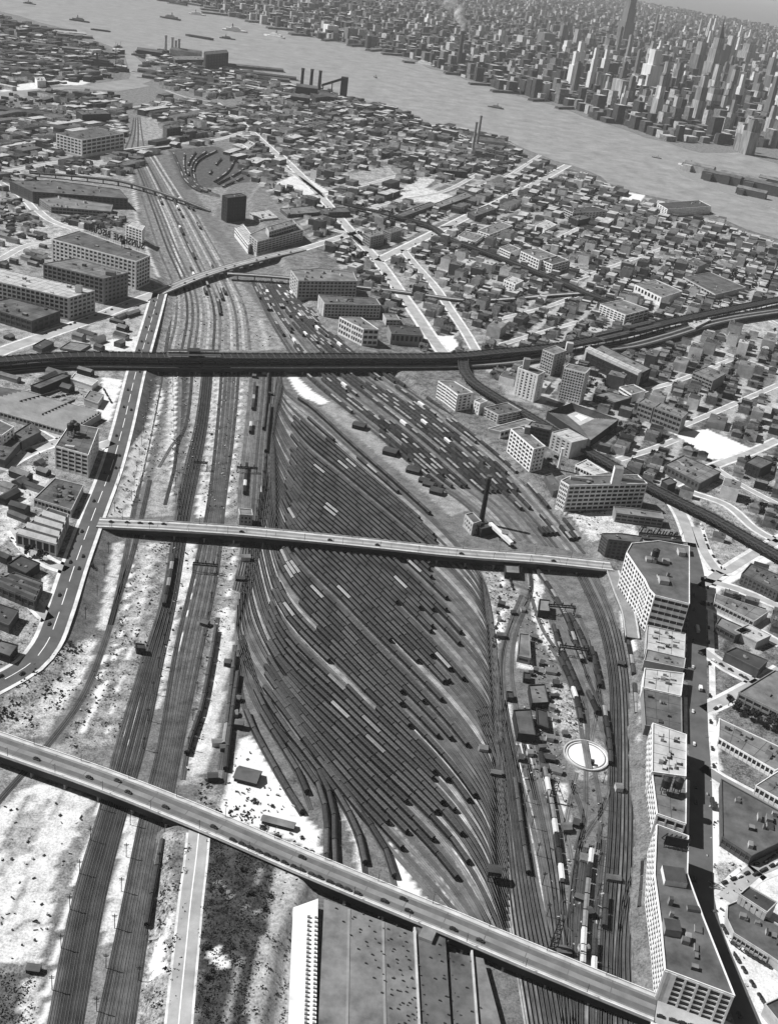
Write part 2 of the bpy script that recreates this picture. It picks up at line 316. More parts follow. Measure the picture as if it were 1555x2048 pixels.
for a in [
 ([(300, 705), (318, 600), (345, 575), (480, 560), (575, 700)], .27, .8), ([(265, 420), (340, 380), (480, 530), (330, 575)], .22, .7),
 ([(287, 742), (318, 742), (300, 800), (288, 860), (266, 893), (246, 885), (270, 820)], .085, .5), ([(248, 885), (262, 892), (236, 1000), (215, 1035), (206, 1033), (232, 960)], .42, .5),
 ([(318, 770), (328, 790), (305, 880), (285, 960), (262, 1035), (218, 1035), (240, 990), (267, 892), (290, 855)], .74, .45), ([(345, 740), (352, 740), (350, 880), (345, 1030), (290, 1035), (310, 940), (330, 850)], .45, .8),
 ([(340, 745), (354, 745), (350, 850), (345, 900), (332, 900)], .6, .6),
 ([(358, 745), (376, 745), (372, 830), (360, 880), (352, 870)], .07, .5), ([(382, 742), (408, 742), (402, 830), (392, 880), (385, 930), (368, 930), (380, 850)], .48, .7), ([(404, 742), (416, 742), (410, 820), (398, 900), (390, 905)], .78, .3),
 ([(425, 745), (445, 745), (440, 830), (425, 960), (415, 1035), (395, 1035), (402, 960), (415, 880)], .58, .7), ([(395, 990), (420, 990), (412, 1035), (392, 1035)], .75, .4),
 ([(470, 742), (500, 742), (488, 870), (470, 1035), (440, 1035), (455, 930), (470, 830)], .42, .8),
 ([(198, 1070), (245, 1085), (230, 1180), (205, 1262), (130, 1290), (126, 1240), (152, 1170), (178, 1095)], .15, .6), ([(228, 1085), (248, 1085), (218, 1262), (196, 1255)], .62, .6),
 ([(112, 1302), (192, 1270), (165, 1370), (88, 1475), (0, 1470), (0, 1400), (62, 1355)], .5, .95), ([(150, 1290), (195, 1270), (180, 1330), (120, 1420), (60, 1440), (100, 1380)], .62, .8),
 ([(268, 1085), (348, 1085), (322, 1220), (287, 1330), (236, 1490), (110, 1505), (183, 1400), (220, 1290), (245, 1180)], .37, .95), ([(280, 1085), (330, 1085), (300, 1200), (262, 1290), (255, 1260)], .55, .8),
 ([(368, 1085), (392, 1085), (388, 1140), (348, 1290), (318, 1430), (312, 1430), (325, 1300), (347, 1190)], .68, .6), ([(345, 1290), (358, 1200), (366, 1200), (352, 1300), (330, 1380)], .25, .6),
 ([(440, 1085), (490, 1085), (480, 1160), (455, 1300), (425, 1440), (400, 1570), (362, 1565), (378, 1480), (412, 1330), (437, 1200)], .42, .8), ([(440, 1215), (472, 1220), (458, 1330), (432, 1480), (415, 1545), (375, 1552), (395, 1470), (422, 1330)], .62, .45),
 ([(478, 1480), (500, 1470), (545, 1540), (590, 1610), (640, 1665), (642, 1712), (570, 1675), (436, 1630), (445, 1590), (470, 1520)], .80, .25),
 ([(395, 1560), (445, 1580), (440, 1630), (560, 1680), (640, 1715), (640, 1740), (400, 1640)], .26, .9), ([(0, 1500), (60, 1530), (130, 1560), (0, 1650)], .3, .7),
 ([(55, 1570), (130, 1570), (185, 1600), (170, 1650), (135, 1700), (112, 1780), (98, 1860), (82, 1925), (-60, 1925), (-60, 1600), (0, 1620)], .74, .5), ([(118, 1700), (150, 1695), (170, 1612), (200, 1620), (150, 1800), (102, 1805)], .34, .8),
 ([(30, 1640), (110, 1590), (60, 1700), (0, 1740)], .5, .7), ([(-60, 1950), (65, 1945), (78, 2100), (-60, 2100)], .11, .8), ([(48, 1960), (85, 1950), (70, 2100), (30, 2100)], .6, .6),
 ([(250, 1630), (284, 1640), (264, 1720), (237, 1885), (200, 1890), (226, 1760), (241, 1700)], .72, .5), ([(200, 1892), (234, 1890), (205, 2100), (150, 2100)], .23, .7),
 ([(330, 1660), (398, 1665), (375, 1850), (350, 2100), (262, 2100), (290, 1900), (320, 1750)], .4, .95), ([(312, 1880), (328, 1872), (330, 1950), (300, 1955)], .85, .2), ([(345, 1680), (385, 1690), (370, 1760), (340, 1760)], .2, .7),
 ([(418, 1672), (500, 1705), (548, 1735), (535, 1830), (490, 2110), (388, 2110), (405, 1850)], .055, .9), ([(412, 1905), (435, 1890), (462, 1935), (455, 1945), (420, 1925)], .8, .3), ([(450, 1838), (462, 1835), (458, 1850)], .7, .3),
 ([(545, 1730), (602, 1745), (632, 1797), (585, 1818), (578, 2110), (488, 2110), (500, 1960), (540, 1830)], .55, .6),
 ([(568, 745), (590, 750), (628, 785), (662, 805), (652, 814), (600, 792)], .80, .3), ([(660, 800), (760, 880), (860, 960), (940, 1020), (900, 1032), (800, 945), (640, 815)], .3, .5),
 ([(965, 1132), (1006, 1132), (1042, 1190), (1012, 1260), (985, 1305), (976, 1220)], .45, .95), ([(990, 1230), (1010, 1215), (1002, 1270), (986, 1305)], .8, .4),
 ([(1058, 1140), (1072, 1145), (1088, 1180), (1075, 1210), (1102, 1270), (1122, 1310), (1112, 1325), (1078, 1275), (1064, 1225)], .74, .5), ([(1080, 1220), (1100, 1235), (1120, 1290), (1105, 1280)], .5, .8),
 ([(1030, 1280), (1060, 1310), (1070, 1340), (1035, 1335)], .75, .5), ([(1100, 1365), (1150, 1368), (1168, 1440), (1172, 1490), (1125, 1485), (1108, 1430)], .52, .95), ([(1120, 1470), (1225, 1480), (1222, 1560), (1150, 1560)], .42, .9),
 ([(1088, 1560), (1132, 1570), (1142, 1640), (1112, 1685)], .62, .7), ([(1110, 1680), (1150, 1690), (1140, 1760), (1110, 1760)], .38, .9), ([(1130, 1800), (1180, 1800), (1175, 1930), (1130, 1925)], .3, .9), ([(1130, 1880), (1175, 1900), (1170, 1930), (1125, 1920)], .68, .6),
 ([(770, 1675), (800, 1725), (862, 1815), (800, 1790), (782, 1740)], .82, .2), ([(955, 1720), (1000, 1725), (1003, 1820), (970, 1800)], .5, .8), ([(1030, 1470), (1062, 1470), (1070, 1540), (1040, 1540)], .8, .3),
 ([(110, 705), (200, 640), (292, 595), (305, 612), (284, 690), (250, 705)], .47, .7), ([(200, 700), (215, 680), (280, 672), (278, 705)], .78, .5), ([(0, 690), (60, 660), (130, 640), (60, 700), (0, 710)], .45, .6),
 ([(0, 745), (205, 735), (245, 745), (200, 850), (0, 830)], .38, .9), ([(205, 755), (245, 760), (218, 845), (198, 830)], .82, .4), ([(0, 950), (60, 930), (110, 950), (60, 1010), (0, 1100)], .6, .6),
 ([(0, 1230), (70, 1210), (90, 1250), (60, 1320), (0, 1345)], .4, .9), ([(30, 1090), (60, 1150), (100, 1150), (95, 1240), (70, 1160)], .68, .6),
 ([(0, 345), (60, 330), (100, 420), (60, 470), (0, 470)], .30, .9), ([(0, 470), (140, 440), (250, 440), (130, 470), (0, 530)], .55, .8), ([(105, 340), (230, 310), (245, 350), (140, 360)], .52, .6), ([(0, 300), (110, 280), (110, 320), (0, 340)], .3, .6),
 ([(270, 235), (330, 235), (325, 285), (275, 280)], .42, .9), ([(0, 165), (70, 165), (90, 185), (0, 190)], .75, .3), ([(110, 155), (190, 155), (170, 170), (110, 170)], .78, .3), ([(0, 60), (110, 60), (240, 105), (250, 160), (0, 160)], .17, .95),
 ([(250, 235), (60, 210), (0, 250), (0, 300), (240, 290)], .22, .8), ([(335, 300), (430, 292), (540, 335), (520, 360), (430, 375), (370, 380)], .10, .6), ([(500, 360), (540, 335), (600, 360), (560, 378)], .5, .6), ([(545, 370), (600, 345), (660, 385), (640, 400)], .74, .4),
 ([(1345, 866), (1412, 858), (1512, 902), (1432, 926)], .88, .12), ([(868, 672), (905, 672), (922, 702), (885, 702)], .9, .1), ([(1100, 995), (1140, 1028), (1240, 1020), (1290, 1080), (1215, 1072), (1185, 1085), (1150, 1045)], .62, .7),
 ([(1400, 1425), (1428, 1415), (1442, 1560), (1442, 1680), (1500, 1735), (1600, 1690), (1700, 2200), (1500, 2100), (1442, 1905), (1412, 1800)], .76, .35), ([(1405, 1560), (1430, 1560), (1438, 1680), (1425, 1800), (1412, 1750)], .85, .2), ([(1430, 1720), (1500, 1740), (1470, 1800), (1430, 1780)], .5, .9),
 ([(1385, 1050), (1420, 1150), (1470, 1110), (1530, 1105), (1540, 1120), (1420, 1190), (1400, 1165)], .8, .3), ([(1395, 1050), (1450, 1060), (1520, 1105), (1450, 1140), (1420, 1110)], .32, .9), ([(1350, 1020), (1385, 1030), (1390, 1060), (1360, 1060)], .5, .7),
 ([(1428, 1330), (1505, 1375), (1440, 1398), (1428, 1395)], .17, .9), ([(1380, 985), (1450, 1000), (1555, 1080), (1555, 1110), (1450, 1040)], .45, .9), ([(1440, 650), (1555, 600), (1555, 690), (1480, 660)], .5, .8), ([(1400, 920), (1500, 915), (1555, 960), (1555, 1050), (1400, 990)], .35, .95),
 ([(985, 740), (1035, 728), (1028, 790), (1060, 806), (1015, 800)], .4, .5), ([(800, 385), (850, 375), (915, 395), (880, 405), (800, 402)], .66, .5), ([(840, 355), (870, 360), (845, 380), (800, 380)], .62, .7), ([(1010, 330), (1100, 345), (1000, 390), (940, 380)], .3, .9),
 ([(1130, 470), (1260, 470), (1340, 560), (1150, 545)], .36, .95), ([(760, 500), (830, 490), (900, 560), (820, 600)], .4, .9), ([(1230, 500), (1360, 450), (1555, 490), (1555, 560), (1400, 560)], .3, .95),
 ([(900, 620), (1010, 600), (1000, 700), (930, 700)], .35, .95), ([(1250, 385), (1290, 390), (1280, 402), (1240, 398)], .85, .2), ([(690, 350), (780, 330), (800, 370), (720, 380)], .45, .9),
 ]: P(*a)
for a in [
 ([(205, 1608), (180, 1690), (150, 1770), (118, 1890), (85, 2060)], 2.6, .8, .3), ([(210, 1310), (190, 1400), (165, 1470)], 2, .8, .4), ([(300, 1330), (270, 1430), (250, 1490)], 3, .7, .6), ([(465, 1090), (478, 1090)], 3, .7, .5),
 ([(1012, 1410), (1030, 1520), (1060, 1640), (1085, 1780), (1102, 1910), (1115, 2060)], 4.5, .72, .5), ([(900, 1560), (950, 1640), (975, 1700)], 2.5, .55, .6), ([(910, 1690), (955, 1780), (990, 1860), (1010, 1900)], 5.5, .74, .5),
 ([(1240, 1440), (1232, 1500), (1228, 1620)], 3.5, .55, .8), ([(905, 1445), (960, 1540), (990, 1640), (1000, 1700)], 2, .36, .7), ([(880, 1760), (905, 1830), (915, 1850)], 3, .6, .6), ([(690, 1620), (712, 1680), (718, 1740)], 4, .7, .6),
 ([(962, 1440), (975, 1520), (985, 1570)], 2, .5, .6), ([(1030, 1390), (1018, 1420), (1045, 1560)], 2, .7, .5), ([(1050, 1560), (1078, 1690), (1090, 1780)], 4, .45, .7), ([(1225, 1640), (1215, 1760), (1208, 1900)], 3, .45, .7),
 ([(268, 420), (290, 490), (318, 556)], 5, .66, .4), ([(258, 340), (275, 420)], 5, .6, .4), ([(318, 400), (345, 470), (362, 552)], 6, .62, .6), ([(345, 395), (385, 480), (412, 545)], 5, .5, .7), ([(395, 430), (430, 500), (440, 520)], 5, .5, .7), ([(310, 310), (345, 380)], 5, .5, .6),
 ([(405, 590), (400, 700)], 5, .5, .7), ([(360, 580), (352, 640), (345, 700)], 5, .5, .7), ([(520, 640), (535, 700)], 6, .55, .7), ([(430, 580), (445, 650)], 8, .4, .8), ([(0, 660), (150, 645)], 6, .5, .5),
 ([(548, 985), (560, 1040)], 2.5, .7, .4), ([(512, 1195), (518, 1225)], 3.5, .75, .4), ([(575, 1125), (690, 1245)], 1.5, .4, .4), ([(700, 925), (770, 985)], 1.5, .4, .4), ([(820, 1045), (870, 1085)], 2.5, .45, .4), ([(555, 800), (585, 850)], 2.0, .5, .4), ([(450, 1240), (440, 1300)], 3, .6, .5),
 ([(735, 1590), (800, 1670), (845, 1730)], 2.5, .45, .5), ([(930, 1260), (965, 1370)], 3, .35, .6), ([(1190, 1200), (1215, 1280)], 3, .5, .6), ([(1235, 1210), (1270, 1300)], 2.5, .7, .4),

 ([(0, 1745), (50, 1700), (95, 1640), (130, 1580)], 2.5, .5, .6), ([(0, 1850), (40, 1800), (60, 1700), (40, 1620)], 2, .45, .6), ([(100, 1860), (60, 1840), (0, 1880)], 2, .5, .6), ([(60, 1575), (20, 1660), (0, 1700)], 3, .42, .7), ([(265, 1110), (255, 1200), (240, 1280), (205, 1380), (170, 1450)], 1.6, .8, .4), ([(300, 1090), (285, 1200), (262, 1300), (230, 1400), (215, 1470)], 1.6, .75, .4), ([(228, 1290), (255, 1300), (275, 1294)], 1.5, .8, .4), ([(320, 1090), (300, 1190), (288, 1260)], 2.2, .17, .6), ([(250, 1100), (240, 1180), (222, 1260)], 2.5, .16, .6),
 ([(470, 1090), (455, 1200), (430, 1350), (400, 1500)], 1.5, .8, .3), ([(385, 1160), (372, 1240), (345, 1330)], 1.4, .8, .3), ([(310, 800), (285, 900), (250, 1020)], 2, .3, .6), ([(352, 760), (348, 880), (340, 1000)], 1.6, .8, .3), ([(432, 760), (425, 880), (408, 1000)], 1.6, .25, .6), ([(485, 760), (470, 900), (450, 1030)], 1.6, .7, .4), ([(385, 1690), (350, 1800), (320, 1950)], 1.4, .7, .5), ([(520, 1740), (505, 1850), (470, 1960), (450, 2048)], 1.5, .25, .6), ([(430, 1760), (470, 1800), (520, 1830)], 1.3, .3, .6),
 ([(1000, 1140), (1010, 1200), (990, 1280)], 1.5, .8, .4), ([(1080, 1380), (1110, 1460), (1120, 1540)], 1.8, .7, .5), ([(1105, 1690), (1112, 1800), (1118, 1930)], 1.5, .6, .5), ([(1250, 1330), (1250, 1500), (1262, 1700)], 1.5, .4, .6), ([(1295, 1340), (1280, 1400), (1275, 1500)], 1.5, .5, .6)]: Ls(*a)
TONE = np.where((TONE > .33) & (TONE < .79), TONE * np.where(TONE > .55, .9, .76), TONE)
g = bpy.data.meshes.new('ground'); ny, nx = GX.shape
idx = np.arange(ny * nx).reshape(ny, nx)
g.vertices.add(ny * nx); g.vertices.foreach_set('co', np.stack([GX.ravel(), GY.ravel(), GH.ravel()], 1).astype(np.float32).ravel())
q = np.stack([idx[:-1, :-1], idx[:-1, 1:], idx[1:, 1:], idx[1:, :-1]], -1).reshape(-1, 4)
g.loops.add(q.size); g.loops.foreach_set('vertex_index', q.ravel().astype(np.int32)); g.polygons.add(len(q)); g.polygons.foreach_set('loop_start', np.arange(0, q.size, 4, dtype=np.int32))
g.update(calc_edges=True)
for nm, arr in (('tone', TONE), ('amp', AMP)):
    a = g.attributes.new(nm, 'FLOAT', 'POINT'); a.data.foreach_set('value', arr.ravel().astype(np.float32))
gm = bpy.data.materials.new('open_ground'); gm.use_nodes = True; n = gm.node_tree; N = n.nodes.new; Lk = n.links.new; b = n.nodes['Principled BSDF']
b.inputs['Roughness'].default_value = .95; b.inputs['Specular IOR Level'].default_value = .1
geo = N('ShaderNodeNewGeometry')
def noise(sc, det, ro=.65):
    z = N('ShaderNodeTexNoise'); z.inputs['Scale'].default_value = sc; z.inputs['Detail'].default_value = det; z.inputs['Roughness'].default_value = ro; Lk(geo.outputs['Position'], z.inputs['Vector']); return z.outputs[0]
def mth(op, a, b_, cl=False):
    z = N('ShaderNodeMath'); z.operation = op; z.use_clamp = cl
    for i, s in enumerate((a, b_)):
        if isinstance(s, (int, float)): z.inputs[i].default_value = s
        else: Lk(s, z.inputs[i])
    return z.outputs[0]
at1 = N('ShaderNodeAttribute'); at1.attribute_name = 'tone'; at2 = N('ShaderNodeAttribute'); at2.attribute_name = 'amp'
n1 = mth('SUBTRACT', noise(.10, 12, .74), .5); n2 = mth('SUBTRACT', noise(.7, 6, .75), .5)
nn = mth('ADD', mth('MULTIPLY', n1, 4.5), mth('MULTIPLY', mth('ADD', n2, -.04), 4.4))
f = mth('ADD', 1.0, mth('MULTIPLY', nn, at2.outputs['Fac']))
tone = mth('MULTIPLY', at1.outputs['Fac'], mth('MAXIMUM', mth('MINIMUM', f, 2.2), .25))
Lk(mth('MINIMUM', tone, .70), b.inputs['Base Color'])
g.materials.append(gm); ground = struct(place('ground', g))

# ------------------------------------------------------------------ river, creek, island
def sheet(name, pts, m, z, thick=None):
    mb = MB(); poly = [at(p[0], p[1], z) for p in pts]
    if thick: mb.prism(poly, z - thick, z, 0)
    else:
        if sum(poly[i][0] * poly[(i + 1) % len(poly)][1] - poly[(i + 1) % len(poly)][0] * poly[i][1] for i in range(len(poly))) < 0: poly = poly[::-1]
        mb.face([(x, y, z) for x, y in poly])
    return struct(mb.obj(name, m)), poly
wm = bpy.data.materials.new('river_water'); wm.use_nodes = True; n = wm.node_tree; b = n.nodes['Principled BSDF']
b.inputs['Roughness'].default_value = .42; b.inputs['IOR'].default_value = 1.33
nz = n.nodes.new('ShaderNodeTexNoise'); nz.inputs['Scale'].default_value = .016; nz.inputs['Detail'].default_value = 14; nz.inputs['Roughness'].default_value = .82
ge = n.nodes.new('ShaderNodeNewGeometry'); n.links.new(ge.outputs['Position'], nz.inputs['Vector'])
cr = n.nodes.new('ShaderNodeMapRange'); cr.inputs[1].default_value = .3; cr.inputs[2].default_value = .7; cr.inputs[3].default_value = .14; cr.inputs[4].default_value = .44
n.links.new(nz.outputs[0], cr.inputs[0]); n.links.new(cr.outputs[0], b.inputs['Base Color'])
NEAR = [(-500, -80), (-300, 0), (-60, 10), (40, 32), (80, 45), (110, 52), (135, 60), (150, 68), (190, 82), (215, 90), (248, 104), (252, 118), (262, 150), (285, 168), (306, 160), (300, 140), (270, 112), (266, 103), (300, 98), (320, 108), (345, 116), (410, 122), (455, 122), (462, 135), (500, 130), (530, 145), (560, 158), (548, 168), (580, 178), (600, 186), (640, 196), (700, 192), (735, 205), (790, 212), (815, 228), (838, 232), (852, 250), (880, 256), (900, 262), (960, 268), (1010, 278), (1032, 290), (1060, 302), (1110, 322), (1135, 328), (1170, 340), (1200, 352), (1215, 366), (1260, 382), (1300, 392), (1330, 398), (1400, 408), (1420, 416), (1425, 430), (1450, 440), (1490, 458), (1555, 478), (1800, 560), (2300, 700)]
FAR = [(2300, 450), (1700, 370), (1555, 328), (1520, 318), (1480, 305), (1440, 306), (1400, 306), (1370, 298), (1330, 284), (1290, 276), (1255, 262), (1200, 244), (1170, 236), (1130, 218), (1095, 208), (1050, 196), (1010, 186), (985, 176), (955, 165), (930, 160), (900, 146), (860, 138), (830, 124), (790, 112), (775, 106), (735, 98), (690, 88), (640, 78), (600, 72), (560, 58), (520, 48), (470, 36), (430, 30), (420, 12), (335, 8), (330, -4), (250, -20), (0, -80), (-300, -120)]
river, RIVP = sheet('river_water', NEAR + FAR, wm, .35)
creek, _ = sheet('creek_water', [(262, 150), (285, 168), (300, 172), (240, 182), (200, 180), (130, 178), (90, 190), (0, 198), (-100, 205), (-100, 188), (0, 184), (100, 176), (200, 166), (258, 158)], wm, .4)
river.data.materials[0] = wm
sheet('island_land', [(1350, 336), (1356, 330), (1390, 328), (1430, 336), (1470, 348), (1555, 362), (1700, 395), (1700, 470), (1555, 418), (1510, 404), (1450, 386), (1400, 366), (1362, 350)], M['grey'], .9, 1.5)

# ------------------------------------------------------------------ streets and pavements
def street(pts, w, m='conc', walk=0, step=9, name='street', dz=.22, marks=None, z=None):
    path = (pp(pts, z, step) if z is not None else pg(pts, step)); occ_line(path, w / 2 + (walk or 0) + 3)
    if walk:
        for s in (-1, 1):
            k = MB(); k.ribbon(path, min(s * (w / 2 - .2), s * (w / 2 + walk)), max(s * (w / 2 - .2), s * (w / 2 + walk)), dz - .08, z); struct(k.obj('pavement', M['walk']))
    k = MB(); k.ribbon(path, -w / 2, w / 2, dz, z); o = struct(k.obj(name, M[m]))
    if marks:
        k = MB(); wl = Walk(path); d = 5
        while d < wl.L - 26:
            sg = [wl(d + e * 6) for e in range(5)]; k.ribbon([(q[0], q[1]) for q in sg], -.3, .3, dz + .06, z); d += marks
        struct(k.obj('road_markings', M['paint']))
    return path
SKILL = street([(318, 586), (303, 640), (287, 695), (272, 745), (247, 850), (223, 935), (185, 1035), (150, 1130), (117, 1230), (92, 1290), (58, 1330), (0, 1364), (-90, 1410)], 17, 'asphd', 3, name='avenue', marks=34, z=6.0)
NORTH = street([(1375, 1085), (1391, 1150), (1393, 1300), (1394, 1450), (1400, 1560), (1400, 1700), (1402, 1790), (1420, 1865), (1450, 1940), (1500, 2060), (1540, 2160)], 15, 'asphd', 0, name='boulevard', z=6.0)
for a in [([(1418, 1175), (1420, 1240), (1422, 1310), (1424, 1405)], 5, 'walk'), ([(1424, 1440), (1430, 1540)], 5, 'walk'), ([(1372, 1395), (1372, 1470)], 4, 'walk'), ([(1375, 1560), (1378, 1800)], 3, 'walk')]: street(*a, z=6.0, name='pavement', dz=.15)
for a in [
 ([(-60, 735), (0, 705), (90, 672), (180, 640), (260, 608), (318, 586)], 17, 'conc', 3), ([(600, 500), (640, 488), (690, 472), (725, 462)], 13, 'conc', 3),
 ([(432, 205), (470, 235), (540, 297), (600, 350), (640, 392), (690, 450), (728, 492), (765, 535), (800, 585), (832, 630), (862, 675), (885, 705)], 15, 'conc', 4),
 ([(755, 522), (800, 500), (860, 470), (930, 435), (1000, 402), (1090, 355), (1135, 330)], 15, 'conc', 4), ([(728, 492), (700, 470), (665, 460)], 10, 'conc', 3), ([(805, 500), (830, 530), (870, 575), (900, 620), (930, 665), (950, 700)], 11, 'conc', 3),
 ([(880, 455), (960, 450), (1010, 470), (1090, 508), (1200, 560)], 8, 'conc', 2), ([(1110, 480), (1180, 445), (1220, 430)], 8, 'conc', 2), ([(1150, 560), (1260, 520), (1330, 495)], 7, 'conc', 2), ([(940, 380), (1000, 360), (1080, 310)], 7, 'conc', 2),
 ([(330, 180), (375, 195), (432, 205)], 12, 'conc', 0), ([(260, 215), (330, 205), (375, 195)], 12, 'conc', 0), ([(0, 345), (110, 325), (250, 300), (330, 290), (430, 280), (500, 260)], 12, 'conc', 2), ([(0, 245), (110, 232), (240, 210)], 9, 'conc', 0),
 ([(520, 322), (590, 350), (650, 395)], 9, 'conc', 2), ([(560, 400), (640, 388), (720, 372), (800, 350)], 8, 'conc', 2), ([(620, 300), (700, 290), (820, 268)], 8, 'conc', 0), ([(640, 330), (780, 320), (900, 290)], 8, 'conc', 0), ([(720, 420), (800, 400), (880, 385), (960, 350)], 9, 'conc', 2),
 ([(1330, 985), (1360, 1030), (1385, 1095)], 12, 'conc', 3), ([(1390, 1055), (1410, 1110), (1440, 1145), (1480, 1125), (1530, 1095), (1600, 1060)], 9, 'conc', 4), ([(1400, 1175), (1440, 1145)], 9, 'conc', 4), ([(1400, 1158), (1470, 1178), (1560, 1215)], 8, 'conc', 3),
 ([(1402, 1300), (1450, 1335), (1515, 1368)], 9, 'conc', 3), ([(1405, 1420), (1440, 1405), (1515, 1365), (1560, 1340)], 9, 'conc', 3), ([(1400, 1205), (1470, 1240), (1560, 1290)], 8, 'conc', 3), ([(1402, 1535), (1440, 1560), (1500, 1592), (1570, 1632)], 9, 'asph', 3), ([(1500, 1740), (1530, 1728), (1600, 1695)], 13, 'conc', 4), ([(1448, 1800), (1480, 1765), (1510, 1740)], 10, 'conc', 3),
 ([(1345, 970), (1420, 935), (1500, 905), (1555, 880)], 9, 'conc', 3), ([(1235, 920), (1300, 900), (1350, 880)], 7, 'conc', 2), ([(1345, 860), (1440, 820), (1555, 770)], 7, 'conc', 2), ([(1380, 985), (1450, 1010), (1510, 1060), (1555, 1085)], 8, 'conc', 3), ([(1420, 930), (1480, 970), (1555, 1010)], 7, 'conc', 2), ([(1300, 660), (1400, 690), (1555, 745)], 6, 'conc', 2), ([(1180, 810), (1230, 800), (1290, 780)], 6, 'conc', 3),
 ([(1480, 610), (1555, 650)], 7, 'conc', 3), ([(1420, 650), (1500, 625), (1570, 605)], 7, 'conc', 2), ([(1000, 690), (1100, 660), (1170, 640)], 7, 'conc', 2), ([(990, 640), (1090, 615), (1180, 580)], 7, 'conc', 2), ([(1240, 790), (1330, 770), (1460, 720)], 6, 'conc', 2),
 ([(0, 800), (60, 835), (140, 880), (190, 880)], 10, 'conc', 3), ([(0, 940), (60, 905), (130, 880)], 11, 'conc', 3), ([(0, 880), (70, 905)], 9, 'conc', 2), ([(30, 1060), (60, 1100), (105, 1130), (135, 1140)], 8, 'conc', 4), ([(0, 1165), (40, 1185), (100, 1240)], 8, 'conc', 3), ([(0, 520), (60, 490), (110, 485)], 10, 'conc', 2), ([(0, 365), (40, 390), (100, 440), (150, 460)], 10, 'conc', 3), ([(100, 640), (30, 640), (0, 630)], 9, 'conc', 3), ([(195, 895), (225, 885)], 12, 'conc', 2),
 ]: street(*a)
street([(398, 1650), (392, 1720), (382, 1800), (372, 1900), (362, 2000), (352, 2110)], 11.5, 'conc', 1.4, name='ramp_road', dz=.2)
k = MB(); rp = pg([(398, 1662), (392, 1720), (382, 1800), (372, 1900), (362, 2000), (352, 2110)]); k.ribbon(rp, -.35, .35, .3); struct(k.obj('road_markings', M['paint']))

# ------------------------------------------------------------------ railway tracks
TRR = random.Random(13)
def rtrack(path, z=0, m='ball', lod=0, w=3.5):
    if m == 'mix': m = TRR.choice(('ball', 'ball', 'ball', 'ballm', 'ballm', 'balll'))
    t = MB(); t.ribbon(path, -w / 2, w / 2, .12, z if z is not None else None); o = struct(t.obj('railway_track', M[m]))
    if lod == 0:
        for s in (-.72, .72):
            r = MB(); r.slab(path, s - .08, s + .08, (z or 0) + .14, (z or 0) + .42); r.obj('rail', M['rail'], o)
    return o
def bundle(left, right, n, step=12, m='ball', lod=0, skip=(), jit=0.0, w=3.5):
    L = pp(left, 0, 400); Rr = pp(right, 0, 400); out = []
    A = Walk(pp(left, 0, step)); B = Walk(pp(right, 0, step)); K = max(6, int(A.L / 14))
    for i in range(n):
        if i in skip: out.append(None); continue
        t = i / (n - 1) if n > 1 else .5
        path = []
        for k2 in range(K + 1):
            a = A(A.L * k2 / K); b2 = B(B.L * k2 / K); path.append((a[0] + (b2[0] - a[0]) * t, a[1] + (b2[1] - a[1]) * t))
        path = smooth(path, step); rtrack(path, 0, m, lod, w); out.append(path)
    return out
# coach yard
ROWS = [
 [(560, 735), (570, 780), (620, 816), (700, 889), (890, 1062), (960, 1150), (990, 1290)], [(556, 760), (558, 812), (609, 890), (696, 963), (900, 1140), (968, 1230), (998, 1380)],
 [(548, 810), (545, 880), (600, 985), (700, 1075), (915, 1290), (975, 1370), (1005, 1500)], [(535, 900), (541, 985), (575, 1118), (700, 1259), (905, 1475), (975, 1580), (1012, 1700)],
 [(500, 1120), (509, 1200), (561, 1323), (700, 1464), (905, 1668), (970, 1770), (1015, 1885)], [(476, 1210), (480, 1300), (582, 1450), (700, 1605), (862, 1790), (915, 1850), (985, 1940)]]
RW = [[np.array(at(*p)) for p in r] for r in ROWS]
yard = []
for a, b2 in zip(RW, RW[1:]):
    d = a[4] - a[2] + b2[4] - b2[2]; d = d / np.hypot(*d); gap = abs(np.cross(d, b2[3] - a[3])); nn_ = max(1, int(round(gap / 4.9)))
    for i in range(nn_): yard.append([a[j] * (1 - i / nn_) + b2[j] * (i / nn_) for j in range(7)])
yard.append(RW[-1])
YT = []
for r in yard:
    path = smooth([tuple(p) for p in r], 7); rtrack(path, m='mix'); w = Walk(path); YT.append((w, w.near(r[2]), w.near(r[4])))
print('yard tracks', len(YT))
EXTRA = [pp(q, 0, 7) for q in ([(478, 1330), (484, 1395), (502, 1452), (538, 1521), (575, 1585), (605, 1632)], [(478, 1300), (497, 1375), (528, 1440), (559, 1490), (600, 1560), (622, 1620)], [(480, 1280), (505, 1370), (545, 1450), (600, 1525), (640, 1590), (652, 1650), (652, 1715), (655, 1790)],
         [(485, 1270), (520, 1380), (570, 1460), (640, 1555), (664, 1625), (668, 1700), (672, 1800)], [(560, 1450), (640, 1545), (700, 1640), (722, 1700), (735, 1780)], [(600, 1480), (680, 1575), (745, 1665), (775, 1720), (795, 1800)])]
for q in EXTRA: rtrack(q)
